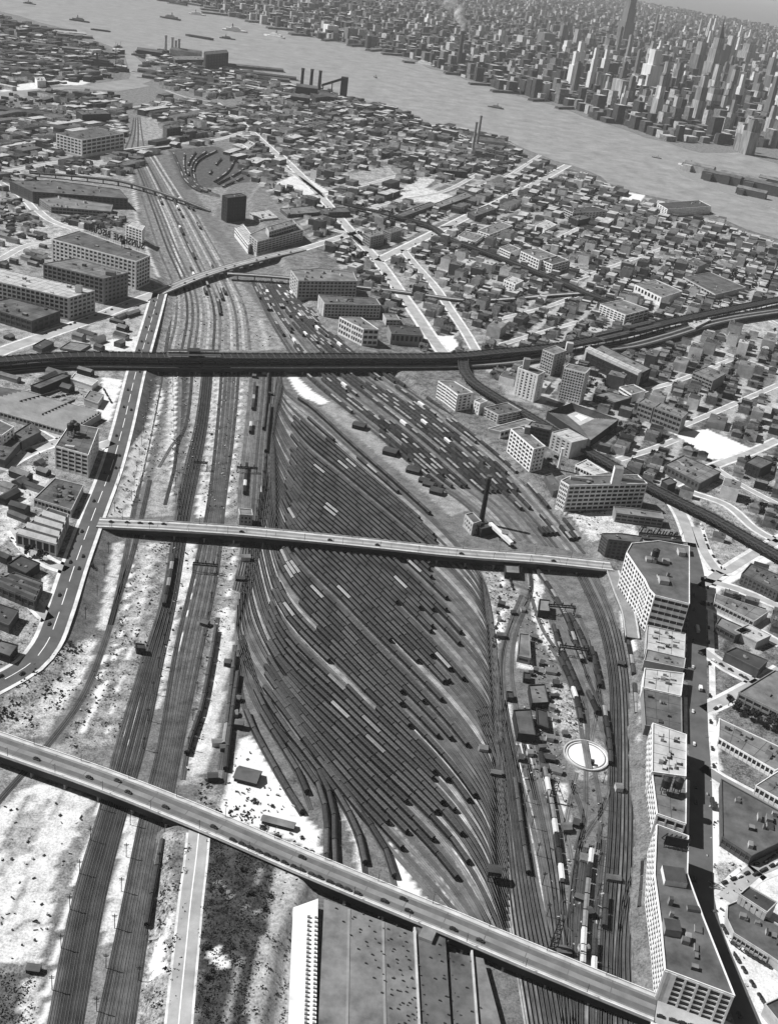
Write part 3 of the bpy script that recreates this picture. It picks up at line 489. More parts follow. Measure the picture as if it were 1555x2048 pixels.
# throat tracks on the near side
TH = bundle([(955, 1420), (985, 1510), (1000, 1620), (1014, 1780), (1030, 1900), (1062, 2100)], [(1008, 1400), (1035, 1540), (1058, 1690), (1085, 1830), (1105, 1920), (1135, 2100)], 9, m='mix')
TR = bundle([(1150, 1140), (1195, 1240), (1218, 1340), (1224, 1480), (1220, 1650), (1206, 1850), (1196, 2100)], [(1192, 1120), (1238, 1210), (1264, 1310), (1276, 1420), (1280, 1560), (1282, 1750), (1270, 1900), (1285, 2100)], 9, m='mix')
MISC = [pp(q, 0, 7) for q in ([(1052, 1120), (1060, 1175), (1022, 1255), (1006, 1320), (1014, 1440), (1040, 1560), (1075, 1700), (1095, 1820), (1115, 1950)], [(1058, 1130), (1062, 1180), (1030, 1270), (1022, 1340), (1045, 1480), (1070, 1600)], [(1060, 1190), (1085, 1260), (1125, 1320), (1165, 1390), (1173, 1440), (1173, 1488)], [(1171, 1540), (1168, 1640), (1150, 1740), (1140, 1850), (1140, 1980)],
        [(1080, 1130), (1120, 1175), (1160, 1240), (1185, 1320), (1205, 1420), (1218, 1520), (1212, 1600), (1160, 1690), (1142, 1780), (1138, 1900)], [(1070, 1140), (1100, 1185), (1130, 1240), (1155, 1310), (1190, 1390), (1210, 1450)], [(1115, 1250), (1140, 1300), (1165, 1370), (1200, 1450), (1215, 1500)], [(1125, 1250), (1155, 1300), (1180, 1370), (1205, 1430)],
        [(1100, 1560), (1130, 1660), (1142, 1720)], [(1140, 1560), (1165, 1640), (1150, 1700)], [(1300, 1700), (1262, 1760), (1240, 1850), (1232, 1990)])]
MISC += [pp(q, 0, 7) for q in ([(1166, 1488), (1152, 1410), (1126, 1340), (1098, 1290)], [(1180, 1488), (1192, 1420), (1196, 1350), (1180, 1280)], [(1152, 1545), (1132, 1640), (1122, 1730), (1126, 1830)], [(1188, 1542), (1200, 1620), (1196, 1700)], [(1100, 1240), (1118, 1300), (1140, 1350), (1168, 1420)], [(1090, 1180), (1140, 1240), (1172, 1310), (1200, 1400), (1220, 1500)], [(1042, 1190), (1018, 1250), (1000, 1330), (1008, 1450)], [(1000, 1140), (1030, 1170), (1056, 1180)])]
for q in MISC: rtrack(q, m='ballm')
TM = bundle([(1034, 1490), (1064, 1600), (1090, 1720), (1108, 1850), (1122, 2000), (1130, 2100)], [(1074, 1490), (1098, 1600), (1116, 1720), (1130, 1850), (1142, 2000), (1150, 2100)], 4, m='mix'); TN = bundle([(1158, 1700), (1146, 1800), (1140, 1900), (1140, 2100)], [(1206, 1680), (1196, 1780), (1186, 1900), (1182, 2100)], 5, m='mix')
# freight yard
FR = bundle([(502, 560), (540, 640), (578, 702), (606, 745), (745, 862), (862, 962), (932, 1012), (985, 1070)], [(566, 562), (640, 640), (716, 700), (798, 755), (940, 855), (1060, 955), (1128, 1035), (1190, 1112)], 20, m='mix', lod=0)
# through lines on the left
M1 = [pp([(347, 588), (332, 700), (322, 760), (300, 870), (272, 1000), (238, 1180), (208, 1290), (162, 1400), (92, 1495), (0, 1600), (-40, 1650)], 0, 10)]
for q in M1: rtrack(q, w=4.6)
rtrack(pp([(300, 960), (282, 1040), (262, 1120), (236, 1200), (222, 1250)], 0, 10), w=4.5)
S1 = bundle([(408, 705), (404, 760), (392, 850), (370, 940), (352, 1040), (325, 1200), (284, 1330), (236, 1490), (205, 1612), (150, 1800), (90, 2110)], [(424, 705), (422, 760), (412, 850), (396, 940), (376, 1040), (350, 1200), (322, 1330), (288, 1490), (248, 1630), (205, 1800), (150, 2110)], 5)
S2 = bundle([(444, 705), (442, 760), (432, 880), (415, 1020), (392, 1130), (352, 1300), (318, 1500), (283, 1640), (245, 1830), (186, 2110)], [(478, 705), (476, 760), (465, 880), (448, 1010), (436, 1130), (398, 1320), (362, 1490), (330, 1660), (298, 1830), (255, 2110)], 5)
S3 = bundle([(505, 710), (500, 780), (490, 880), (478, 1010), (484, 1100), (468, 1180)], [(556, 710), (550, 800), (540, 900), (534, 1010), (515, 1110), (498, 1190)], 7, m='ballm')
rtrack(pp([(385, 705), (382, 780), (372, 850), (356, 890), (348, 940), (330, 1010)], 0, 10)); rtrack(pp([(362, 705), (360, 800), (356, 900), (360, 1030)], 0, 10), m='ballm'); rtrack(pp([(318, 935), (345, 890), (362, 870)], 0, 10), m='ballm')
SPUR = [pp(q, 0, 8) for q in ([(470, 1290), (462, 1380), (452, 1460), (440, 1540)], [(478, 1330), (468, 1400), (455, 1500), (448, 1570)], [(436, 1235), (420, 1330), (402, 1420), (376, 1500), (366, 1560)])]
for q in SPUR: rtrack(q)
# beyond the black viaduct and the avenue bridge
U1 = bundle([(338, 700), (352, 640), (350, 580), (318, 500), (292, 420), (262, 330), (246, 308)], [(500, 700), (490, 620), (462, 555), (420, 480), (385, 420), (335, 345), (310, 306)], 14, step=20, lod=1, m='mix')
U2 = bundle([(246, 308), (262, 270), (268, 235)], [(290, 306), (284, 268), (280, 235)], 4, step=30, lod=1)
LOOP = bundle([(345, 305), (358, 335), (372, 365), (400, 385), (440, 395)], [(440, 300), (395, 325), (388, 355), (405, 378), (440, 390)], 5, step=20, lod=1) + [pp(q, 0, 20) for q in ([(430, 372), (480, 345), (500, 325)], [(440, 378), (500, 350), (520, 335)], [(425, 368), (455, 345), (470, 320)], [(410, 365), (425, 340), (445, 315)])]
# ================================================================== BRIDGES
LAMPS = []
def road_bridge(label, pts, w, zs, zg, pier_step, road='conc', girder=1.6, wall=1.1, cat='road bridge', skip=(), light_edge=1.7, pm='pale'):
    P3 = [(*at(p[0], p[1], z), z) for p, z in zip(pts, zs)]
    path = smooth([p[:2] for p in P3], 12); cw = Walk(smooth([p[:2] for p in P3], 12)); ks = [Walk([q[:2] for q in P3]).c[i] for i in range(len(P3))]
    Z = [float(np.interp(c / cw.L, [k_ / ks[-1] for k_ in ks], zs)) for c in cw.c]
    t = thing('road_bridge', label, cat, (P3[0][0], P3[0][1], 0)); lx, ly = t.location.x, t.location.y
    rel = [(x - lx, y - ly) for x, y in path]; h = w / 2
    def part(nm, w0, w1, a, b2, mm):
        k = MB(); k.slab(rel, w0, w1, [z + a for z in Z], [z + b2 for z in Z]); return k.obj(nm, M[mm], t)
    part('deck', -h + .1, h - .1, -.7, 0, road)
    for s in (-1, 1):
        e = sorted((s * (h - light_edge), s * (h - .05))); part('sidewalk', e[0], e[1], .01, .22, 'bwalk')
        e = sorted((s * h, s * (h + .4))); part('parapet', e[0], e[1], -1.0, wall, pm)
        e = sorted((s * (h - .4), s * (h - .9))); part('girder', e[0], e[1], -girder - .7, -.71, 'steel')  # on the long and wide bridges its black depth also stands for under-deck shade
    if w > 15:
        for c0 in (-w * .2, w * .2): part('worn_lane', c0 - 1.7, c0 + 1.7, -.02, .03, 'lane' if road in ('asph', 'grey') else 'asph')
        jm = MB(); jm.box(0, 0, .035, .05, .45, w - 2 * light_edge - .3); jme = jm.mesh('deck_joint', M['lane']); d = pier_step
        while d < cw.L - 5: x, y, a = cw(d); o = place('deck_joint', jme, t, (x - lx, y - ly, float(np.interp(d, cw.c, Z))), a); d += pier_step
        if w in (16, 17.5):
            for sd in (-1, 1):
                d = 12 + 8 * (sd > 0)
                while d < cw.L - 8:
                    x, y, a = cw(d); LAMPS.append((x - sin(a) * sd * (h - .5), y + cos(a) * sd * (h - .5), float(np.interp(d, cw.c, Z)) + .22, a + (pi if sd > 0 else 0), road)); d += 34
    d = pier_step * .6
    while d < cw.L - 5:
        x, y, a = cw(d); z = float(np.interp(d, cw.c, Z))
        if z - hg(x, y) > 3.5:
            k = MB(); k.box(x - lx, y - ly, hg(x, y) - .5, z - girder - .72, 1.2, w * .92, a, 0); k.obj('pier', M['grey'], t)
        d += pier_step
    occ_line(path, w / 2 + 4); return path, Z, t
LONG = road_bridge('long pale road bridge crossing the middle of the coach yard', [(196, 1046), (330, 1052), (480, 1062), (700, 1083), (900, 1104), (1080, 1118), (1222, 1133)], 16, [6.4, 9.5, 10.5, 10.5, 10.5, 9.5, 7.2], 0, 26, 'conc', 5.0, light_edge=3.2)
BIG = road_bridge('wide road bridge with parked cars along its kerb beside the warehouse roofs', [(-90, 1456), (0, 1487), (200, 1557), (395, 1634), (620, 1731), (900, 1846), (1120, 1938), (1310, 2016)], 17.5, [10, 11, 11, 11, 11, 11, 10, 7], 0, 24, 'asph', 6.0, light_edge=2.2, pm='white')
AVB = road_bridge('pale road bridge over the tracks beside the white factory with the roof sign', [(318, 585), (400, 552), (470, 530), (540, 512), (604, 498)], 17, [6.3, 8.5, 9, 8.5, 6.4], 0, 26, 'conc', 1.6, light_edge=2.4)
FARB = road_bridge('narrow dark footbridge crossing the upper tracks', [(60, 345), (150, 352), (238, 362), (300, 378), (370, 402), (420, 422)], 7, [6, 8, 9, 9, 8, 2], 0, 30, 'asphd', 1.4, light_edge=1, pm='brick', cat='footbridge')
FARC = road_bridge('low bridge carrying a street across the upper end of the tracks', [(240, 304), (290, 297), (340, 292)], 14, [3, 6, 3], 0, 30, 'conc', 1.6, pm='brick')
RAILB = road_bridge('thin railway bridge curving away from the pale road bridge', [(455, 547), (520, 551), (580, 556), (640, 564), (720, 574), (800, 583), (850, 590), (930, 600), (1010, 598), (1100, 590), (1180, 585)], 9, [9] * 11, 0, 26, 'conc', 1.3, cat='railway bridge', light_edge=.8, pm='grey')
RAMP = road_bridge('dark ramp along the foot of the white gridded factory', [(1224, 1140), (1240, 1185), (1256, 1225), (1264, 1275)], 11, [7, 7, 7, 7], 0, 24, 'asph', 5.5, cat='ramp', light_edge=.9)
# plaza joining the big bridge to the boulevard
street([(1306, 2016), (1380, 2046), (1470, 2090)], 18, 'conc', 3, z=6.3, name='street')

def elevated(label, pts, w, z, ntr, road=None, col_step=17, zg=None, deckm='eld', lattice=False):
    path = pp(pts, z, 14); t = thing('elevated_railway', label, 'elevated railway', (path[0][0], path[0][1], 0)); lx, ly = t.location.x, t.location.y
    rel = [(x - lx, y - ly) for x, y in path]; h = w / 2
    k = MB(); k.slab(rel, -h, h, z - .8, z); k.obj('deck', M[deckm], t)
    for s in (-1, 1):
        k = MB(); k.slab(rel, *sorted((s * h, s * (h + .35))), z - 2.6, z + 1.0); k.obj('girder', M['steel'], t)
    for i in range(ntr):
        c = -h + w * (i + .5) / ntr
        for s in (-.72, .72):
            k = MB(); k.slab(rel, c + s - .12, c + s + .12, z + .02, z + .25); k.obj('rail', M['steelm'], t)
    cw = Walk(path); d = col_step * .5; pm = {}
    while d < cw.L and d / col_step < 150:
        x, y, a = cw(d)
        for s in (-1, 1):
            px, py = x - sin(a) * s * h * .8, y + cos(a) * s * h * .8; gz = hg(px, py); hh = round(z - 2.2 - gz)
            if hh not in pm: q = MB(); q.box(0, 0, -.3, hh, .9, .9); pm[hh] = q.mesh('column', M['steel'])
            place('column', pm[hh], t, (px - lx, py - ly, gz))
        d += col_step
    if lattice:
        for s in (-1, 1):
            k = MB(); d = 0
            while d < cw.L - 7:
                x, y, a = cw(d); x2, y2, a2 = cw(d + 7); q = lambda X, Y, A: (X - sin(A) * s * (h + .5) - lx, Y + cos(A) * s * (h + .5) - ly)
                p0, p1 = q(x, y, a), q(x2, y2, a2); k.beam((*p0, z - 2.4), (*p1, z + 1.6), .3); k.beam((*p0, z + 1.6), (*p1, z - 2.4), .3); k.beam((*p0, z - 2.4), (*p0, z + 1.8), .4); k.beam((*p0, z + 1.7), (*p1, z + 1.7), .35); d += 7
            k.obj('lattice_girder', M['steelm'], t)
        for i in range(int(cw.L / 9)):
            if i < 160: x, y, a = cw(i * 9.0 + 4); k = MB(); k.box(x - lx, y - ly, z + .26, z + .5, .6, w * .96, a); k.obj('cross_beam', M['steelm'], t)
    occ_line(path, w / 2 + 8); return path, t
# the black double-deck viaduct (roadway with the railway above it)
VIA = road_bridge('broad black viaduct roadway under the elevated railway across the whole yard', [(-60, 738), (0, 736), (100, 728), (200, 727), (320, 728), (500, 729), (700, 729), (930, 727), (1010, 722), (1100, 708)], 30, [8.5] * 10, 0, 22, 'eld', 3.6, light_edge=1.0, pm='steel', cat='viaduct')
EL1, EL1t = elevated('black elevated railway on top of the viaduct, sweeping up to the bridge plaza', [(-60, 722), (0, 720), (150, 710), (320, 712), (500, 713), (700, 713), (900, 712), (1000, 703), (1100, 694), (1180, 680), (1260, 664), (1330, 645), (1440, 622), (1600, 590)], 17, 17, 3, lattice=True)
EL2, EL2t = elevated('dark elevated railway curving down past the ball-field bowl and the gridded factory', [(925, 716), (928, 740), (945, 762), (990, 792), (1060, 832), (1130, 875), (1200, 915), (1270, 955), (1330, 988), (1420, 1032), (1500, 1078), (1600, 1135)], 12, 14, 2, lattice=True)
EL3, EL3t = elevated('dark elevated railway running through the housing towards the bridge plaza', [(690, 408), (780, 430), (860, 452), (900, 478), (960, 500), (1040, 530), (1120, 562), (1190, 592), (1250, 612), (1310, 632)], 11, 13, 2, lattice=True)
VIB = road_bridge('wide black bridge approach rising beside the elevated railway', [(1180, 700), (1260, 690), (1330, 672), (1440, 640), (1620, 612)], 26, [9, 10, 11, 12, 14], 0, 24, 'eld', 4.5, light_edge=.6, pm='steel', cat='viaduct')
# station over the viaduct and at the plaza
def station(label, px0, px1, z):
    a = at(*px0, z); b2 = at(*px1, z); L = hypot(b2[0] - a[0], b2[1] - a[1]); an = atan2(b2[1] - a[1], b2[0] - a[0])
    t = thing('railway_station', label, 'station', ((a[0] + b2[0]) / 2, (a[1] + b2[1]) / 2, z), an)
    k = MB(); k.box(0, 0, .1, 1.3, L, 21); k.obj('platform', M['brick'], t)
    for s in (-1, 1):
        k = MB(); k.extr([(s * 8 - 3.2, 4.6), (s * 8 + 3.2, 4.6), (s * 8 + 3.2, 4.9), (s * 8, 5.5), (s * 8 - 3.2, 4.9)], -L / 2, L / 2); k.obj('canopy', M['roofk'], t)
        for i in range(6): k = MB(); k.box(-L / 2 + L * (i + .5) / 6, s * 8, 1.31, 4.6, .4, .4); k.obj('post', M['steel'], t)
    k = MB(); k.box(0, 0, 1.31, 8.5, 14, 12); k.obj('mezzanine', M['black'], t)
station('black station platforms perched on the viaduct above the tracks', (335, 712), (440, 713), 17)
station('long dark station canopies where the elevated lines meet at the plaza', (1195, 678), (1310, 651), 17.5)

# ================================================================== BUILDINGS
NWIN = [0]
def facade(t, mb, A, B, z0, z1, bays, floors, st, lx, ly, mm, sgn, budget, rows_mb):
    L = hypot(B[0] - A[0], B[1] - A[1]); ux, uy = (B[0] - A[0]) / L, (B[1] - A[1]) / L; nx, ny = uy * sgn, -ux * sgn; a = atan2(uy, ux)
    pw, sp, base, top = st; bw_ = L / bays; fh = (z1 - z0 - base - top) / floors; W_ = bw_ * (1 - pw); H_ = fh * (1 - sp)
    def bx(u, z, lu, hz, pr):
        cx = A[0] + ux * u + nx * (pr / 2 - .05); cy = A[1] + uy * u + ny * (pr / 2 - .05); mb.box(cx - lx, cy - ly, z, z + hz, lu, pr + .1, a, 0)
    for i in range(bays + 1):
        e = bw_ * pw; u = min(max(bw_ * i, e / 2), L - e / 2)
        bx(u, z0, e if 0 < i < bays else e, z1 - z0, .55)
    bx(L / 2, z1 - top, L - .02, top + .02, .42)
    if base > .1: bx(L / 2, z0, L - .02, base, .38)
    for j in range(floors): bx(L / 2, z0 + base + fh * j - (.0 if j else 0), L - .04, fh * sp, .40)
    c = ((A[0] + B[0]) / 2, (A[1] + B[1]) / 2); s = FPX / sqrt(c[0]**2 + c[1]**2 + (CH - 15)**2)
    big = bw_ * s > 6.5 and budget[0] >= bays * floors
    if big:
        w = MB(); w.face([(-W_ / 2, 0, 0), (W_ / 2, 0, 0), (W_ / 2, 0, H_), (-W_ / 2, 0, H_)], 0)
        for i in range(1, 3): w.face([(-W_ / 2 + W_ * i / 3 - .07, -.06, 0), (-W_ / 2 + W_ * i / 3 + .07, -.06, 0), (-W_ / 2 + W_ * i / 3 + .07, -.06, H_), (-W_ / 2 + W_ * i / 3 - .07, -.06, H_)], 1)
        w.face([(-W_ / 2, -.05, H_ * .55), (W_ / 2, -.05, H_ * .55), (W_ / 2, -.05, H_ * .55 + .13), (-W_ / 2, -.05, H_ * .55 + .13)], 1)
        me = w.mesh('window', [M['glass'], M['frame']]); budget[0] -= bays * floors
    for i in range(bays):
        for j in range(floors):
            u = bw_ * (i + .5); z = z0 + base + fh * (j + sp); x = A[0] + ux * u + nx * .1 - lx; y = A[1] + uy * u + ny * .1 - ly
            if big:
                place('window', me, t, (x, y, z), a if sgn > 0 else a + pi); NWIN[0] += 1
            else:
                p = [(x - ux * W_ / 2, y - uy * W_ / 2, z), (x + ux * W_ / 2, y + uy * W_ / 2, z), (x + ux * W_ / 2, y + uy * W_ / 2, z + H_), (x - ux * W_ / 2, y - uy * W_ / 2, z + H_)]
                rows_mb.face(p, 0)
G_ = (.26, .38, .6, .9)      # gridded concrete loft: pier share, spandrel share, base, cornice
D_ = (.16, .45, .6, 1.0)
S_ = (.05, .52, .8, .9)
T_ = (.42, .45, 1.0, 1.5)
def bld(label, roof, ref, z0=6, wall='pale', rf='roofd', faces=None, name='factory_building', cat='building', para=1.0, clutter=5, blank=None, group=None, h=None, tank=False, fz0=None, winmax=285, sink=0):
    if h is None:
        i, bp = ref; X, Y = at(bp[0], bp[1], z0); zz = np.linspace(2, 130, 1000); a, b2 = pj(np.full(1000, X), np.full(1000, Y), z0 + zz)
        h = float(zz[np.argmin(np.hypot(a - roof[i][0], b2 - roof[i][1]))])
    zt = z0 + h; poly = [at(p[0], p[1], zt) for p in roof]
    ar = sum(poly[i][0] * poly[(i + 1) % len(poly)][1] - poly[(i + 1) % len(poly)][0] * poly[i][1] for i in range(len(poly))); sgn = 1 if ar > 0 else -1
    lx = sum(p[0] for p in poly) / len(poly); ly = sum(p[1] for p in poly) / len(poly)
    occ_poly(poly, 5); t = thing(name, label, cat, (lx, ly, 0), 0, group)
    rel = [(x - lx, y - ly) for x, y in poly]; zb = min(z0, min(hg(*p) for p in poly)) - .5 - sink
    mb = MB(); mb.prism(rel, zb, zt - .02, 0, False); rows = MB(); budget = [winmax]
    for fi, (bays, floors, st) in (faces or {}).items():
        A, B = poly[fi], poly[(fi + 1) % len(poly)]; facade(t, mb, A, B, (z0 if fz0 is None else fz0), zt, bays, floors, st, lx, ly, wall, sgn, budget, rows)
    mb.obj('wall', M[wall], t)
    if rows.f: rows.obj('window_glazing', M['glass'], t, stuff=True)
    r = MB(); r.prism(rel, zt - .4, zt + .03, 0); r.obj('roof', M[rf], t)
    if len(rel) == 4 and abs(ar) / 2 > 500:
        k = MB(); Q = [np.array(p) for p in rel]
        for e in (0, 1):
            L_ = (np.hypot(*(Q[1 + e] - Q[e])) + np.hypot(*(Q[(3 + e) % 4] - Q[2 + e]))) / 2; m_ = max(2, int(L_ / (11 if e else 9)))
            for i in range(1, m_):
                f_ = i / m_; a_ = Q[e] + (Q[1 + e] - Q[e]) * f_; b_ = Q[(3 + e) % 4] + (Q[2 + e] - Q[(3 + e) % 4]) * f_; k.slab([tuple(a_), tuple(b_)], -.16, .16, zt + .02, zt + .10 + .02 * e)
        k.obj('roof_seam', M['roofk' if rf != 'roofk' else 'roofd'], t, stuff=True)
    if para:
        k = MB(); n = len(rel); cl = [*rel, rel[0]]; 
        for i in range(n):
            A, B = cl[i], cl[i + 1]; L = hypot(B[0] - A[0], B[1] - A[1]); k.box((A[0] + B[0]) / 2, (A[1] + B[1]) / 2, zt - .3, zt + para + .01 * i, L + .5, .55, atan2(B[1] - A[1], B[0] - A[0]))
        k.obj('parapet', M[wall], t)
    rr = random.Random(len(label) * 7 + int(roof[0][0])); cx = [p[0] for p in rel]; cy = [p[1] for p in rel]; n = 0; tries = 0
    ed = atan2(rel[1][1] - rel[0][1], rel[1][0] - rel[0][0])
    clutter = int(clutter * 1.8)
    while n < clutter and tries < 60:
        tries += 1; u = rr.uniform(min(cx), max(cx)); v = rr.uniform(min(cy), max(cy)); q = np.array([u]), np.array([v])
        if inside(q[0], q[1], rel)[0] and dline(q[0], q[1], rel, True)[0] > 5:
            k = MB(); sz = min(1.0, sqrt(abs(ar) / 2) / 45); s1, s2 = rr.uniform(1.6, 6.5) * sz, rr.uniform(1.5, 4.5) * sz; k.box(u, v, zt, zt + rr.uniform(.9, 3.6) * max(sz, .5), s1, s2, ed, 0, 1); k.obj(rr.choice(['skylight', 'roof_vent', 'roof_housing']), [M[rr.choice(['pale', 'brick', 'grey'])], M[rr.choice(['roofd', 'roofm', 'roofk'] if rf != 'roofl' else ['roofm', 'roofl'])]], t); n += 1
    if tank:
        if tank is True: tank = [(0, 0)]
        for u, v in tank:
            k = MB(); k.cyl(u, v, zt + 6, zt + 12, 3.1, 3.0, 14, 0); k.cyl(u, v, zt + 12, zt + 14, 3.2, .2, 14, 0)
            w = k.obj('water_tank', M['steel'], t)
            for e in ((-2, -2), (2, -2), (2, 2), (-2, 2)): k = MB(); k.beam((u + e[0], v + e[1], zt), (u + e[0], v + e[1], zt + 6), .45); k.obj('leg', M['steel'], w)
    return t, poly, zt
def boxon(t, px, z, lx, ly, h, m='white', rf='roofl', a=0.0, name='penthouse'):
    x, y = at(px[0], px[1], z); k = MB(); k.box(x - t.location.x, y - t.location.y, z, z + h, lx, ly, a, 0, 1); return k.obj(name, [M[m], M[rf]], t)

# ---- right bank, near side
t, smp, zt = bld('big white gridded factory whose curved front faces the yard by the ramp', [(1252, 1106), (1272, 1136), (1288, 1159), (1298, 1180), (1309, 1192), (1377, 1209), (1377, 1094), (1316, 1083), (1262, 1088)], (3, (1279, 1255)), 4, 'white', 'roofd',
    {0: (5, 8, G_), 1: (4, 8, G_), 2: (4, 8, G_), 3: (2, 8, G_), 4: (5, 6, S_)}, clutter=2, tank=[(2, 12)])
for q, s in (((1300, 1122), (9, 6, 3)), ((1330, 1125), (6, 5, 3)), ((1360, 1108), (6, 9, 4)), ((1325, 1165), (8, 8, 4))): boxon(t, q, zt, *s, m='pale', rf='roofm')
bld('dark U-shaped building with pale banded end wall beside the white gridded factory', [(1203, 1068), (1216, 1080), (1276, 1086), (1283, 1074), (1240, 1068)], (1, (1206, 1117)), 4, 'brick', 'roofd', {0: (2, 6, S_), 1: (6, 5, T_)}, clutter=3)
bld('row of small sheds with pale sawtooth roofs below the gridded factory', [(1290, 1300), (1367, 1317), (1369, 1268), (1293, 1252)], None, 6, 'pale', 'roofl', {0: (6, 1, D_)}, h=7, clutter=9)
bld('two pale flat roofs split by a dark slot beside the boulevard', [(1287, 1322), (1366, 1338), (1369, 1318), (1292, 1300)], None, 6, 'pale', 'roofm', {}, h=9, clutter=4)
bld('white workshop with a block of six dark panels in its roof', [(1284, 1376), (1360, 1393), (1366, 1348), (1288, 1338)], None, 6, 'white', 'roofl', {0: (4, 1, T_)}, h=9, clutter=5)
bld('low dark flat roof between the white workshop and the pale-roofed building', [(1289, 1452), (1362, 1466), (1361, 1394), (1284, 1376)], None, 6, 'grey', 'roofd', {}, h=8, clutter=3)
t, _, zt = bld('pale-roofed loft beside the dark boulevard with white windowed yard wall', [(1304, 1448), (1303, 1545), (1370, 1554), (1371, 1471)], (1, (1284, 1592)), 3, 'white', 'roofl', {0: (9, 4, G_), 1: (3, 1, D_)}, clutter=8)
t, _, zt = bld('grey-roofed loft carrying twin water tanks beside the boulevard', [(1303, 1547), (1313, 1629), (1370, 1649), (1371, 1556)], (1, (1296, 1672)), 3, 'white', 'roofm', {0: (8, 4, G_), 1: (3, 3, D_)}, clutter=2, tank=[(-4, 3), (4, 4)])
t, nearb, zt = bld('longest white loft beside the yard, ending in a tall white five-bay front', [(1312, 1651), (1308, 1750), (1314, 1798), (1321, 1853), (1329, 1941), (1348, 1948), (1467, 1993), (1405, 1837), (1373, 1750), (1375, 1674)], (4, (1305, 2003)), 4, 'white', 'roofd',
    {0: (9, 5, G_), 1: (5, 5, G_), 2: (6, 5, G_), 3: (9, 5, G_), 4: (1, 5, (.7, .5, .6, 1)), 5: (5, 6, (.2, .28, .8, 1.1))}, clutter=5)
for q, s in (((1345, 1758), (13, 12, 4)), ((1340, 1862), (9, 8, 5)), ((1384, 1820), (7, 3, 2)), ((1338, 1808), (2.5, 2.5, 5))): boxon(t, q, zt, *s, m='white' if s[0] > 9 else 'grey', rf='roofk')
for i in range(6):
    x, y = at(1322 + i * 9, 1676 + i * 2, zt); k = MB(); k.beam((x - t.location.x, y - t.location.y, zt), (x - t.location.x + 1, y - t.location.y - 5, zt + 9), .5); k.beam((x - t.location.x, y - t.location.y - 8, zt), (x - t.location.x + 1, y - t.location.y - 5, zt + 9), .4); k.obj('sign_frame', M['steel'], t)
x0, y0 = at(1322, 1680, zt); x1, y1 = at(1368, 1690, zt); k = MB(); k.slab([(x0 - t.location.x, y0 - t.location.y - 5), (x1 - t.location.x, y1 - t.location.y - 5)], -.3, .3, zt + 1.5, zt + 8.5); k.obj('billboard', M['steel'], t)
# ---- right bank, middle
t, p4, zt = bld('long dark-fronted factory with a white gridded end and square white roof tower', [(1121, 962), (1137, 972), (1293, 968), (1274, 951), (1140, 953)], (1, (1127, 1024)), 5, 'white', 'roofd', {0: (5, 6, G_), 1: (14, 6, (.18, .42, .6, 1.1))}, clutter=5)
o = boxon(t, (1229, 968), zt, 9, 8, 19, 'white', 'roofm', name='roof_tower'); boxon(t, (1160, 960), zt, 22, 5, 3, 'pale', 'roofm', .05); boxon(t, (1262, 962), zt, 24, 5, 3, 'grey', 'roofd', .05)
t, _, zt = bld('white gridded seven-storey loft with black end wall above the freight tracks', [(1021, 859), (1067, 899), (1090, 894), (1044, 856)], (1, (1057, 946)), 5, 'white', 'roofm', {0: (7, 6, G_), 1: (3, 6, (.4, .5, .6, 1))}, clutter=1); boxon(t, (1052, 866), zt, 6, 6, 8, 'grey')
t, _, zt = bld('pale blank-walled block with white roof and a slim white chimney before it', [(1103, 866), (1143, 886), (1174, 879), (1134, 858)], (1, (1138, 919)), 5, 'pale', 'roofl', {0: (4, 5, T_)}, clutter=1)
def stack(label, base, top, r0, r1, m, group=None, z0=None, cat='chimney'):
    x, y = gp(*base); z0 = hg(x, y) if z0 is None else z0; zz = np.linspace(3, 260, 2000); a, b2 = pj(np.full(2000, x), np.full(2000, y), z0 + zz); h = float(zz[np.argmin(np.abs(b2 - top[1]))])
    t = thing('chimney_stack', label, cat, (x, y, z0), 0, group); k = MB(); k.cyl(0, 0, -.5, h, r0, r1, 16, 0, False); k.obj('shaft', M[m], t)
    k = MB(); k.cyl(0, 0, h - r1 * 1.6, h, r1 * 1.22, r1 * 1.3, 16, 0); k.obj('rim', M['steelm' if m == 'steel' else m], t); k = MB(); k.cyl(0, 0, -.4, 2.5, r0 * 1.5, r0 * 1.3, 16, 0); k.obj('plinth', M['grey'], t); occ_poly([(x - 8, y - 8), (x + 8, y - 8), (x + 8, y + 8), (x - 8, y + 8)]); return t, h
stack('slim white chimney standing beside the pale blank-walled block', (1115, 940), (1124, 896), 1.8, 1.3, 'white')
stack('tall black chimney beside the boiler house near the long bridge', (961, 1046), (976, 951), 2.6, 2.0, 'steel')
t, _, zt = bld('pale striped office tower standing by the bend of the elevated railway', [(1035, 736), (1076, 751), (1089, 744), (1048, 730)], (1, (1067, 805)), 6, 'white', 'roofk', {0: (5, 9, (.55, .35, 1, 2)), 1: (3, 9, (.6, .5, 1, 1))}, name='office_tower', cat='tower', clutter=0); boxon(t, (1050, 737), zt, 8, 8, 13, 'pale', 'roofm', name='roof_turret')
t, _, zt = bld('tall pale tower block with dense window grid above the seating bowl', [(1127, 736), (1170, 747), (1179, 738), (1137, 729)], (1, (1160, 810)), 6, 'white', 'roofm', {0: (8, 11, (.3, .42, 1, 1.2)), 1: (3, 11, (.3, .42, 1, 1))}, name='office_tower', cat='tower', clutter=1)
t, _, zt = bld('pale seven-storey loft with a black shaded side behind the striped tower', [(1085, 700), (1108, 710), (1132, 702), (1110, 692)], (1, (1099, 752)), 6, 'pale', 'roofm', {0: (5, 7, G_), 1: (4, 7, (.5, .5, 1, 1))}, clutter=1); boxon(t, (1136, 702), zt - 6, 9, 8, 12, 'white', 'roofl', name='stair_tower')
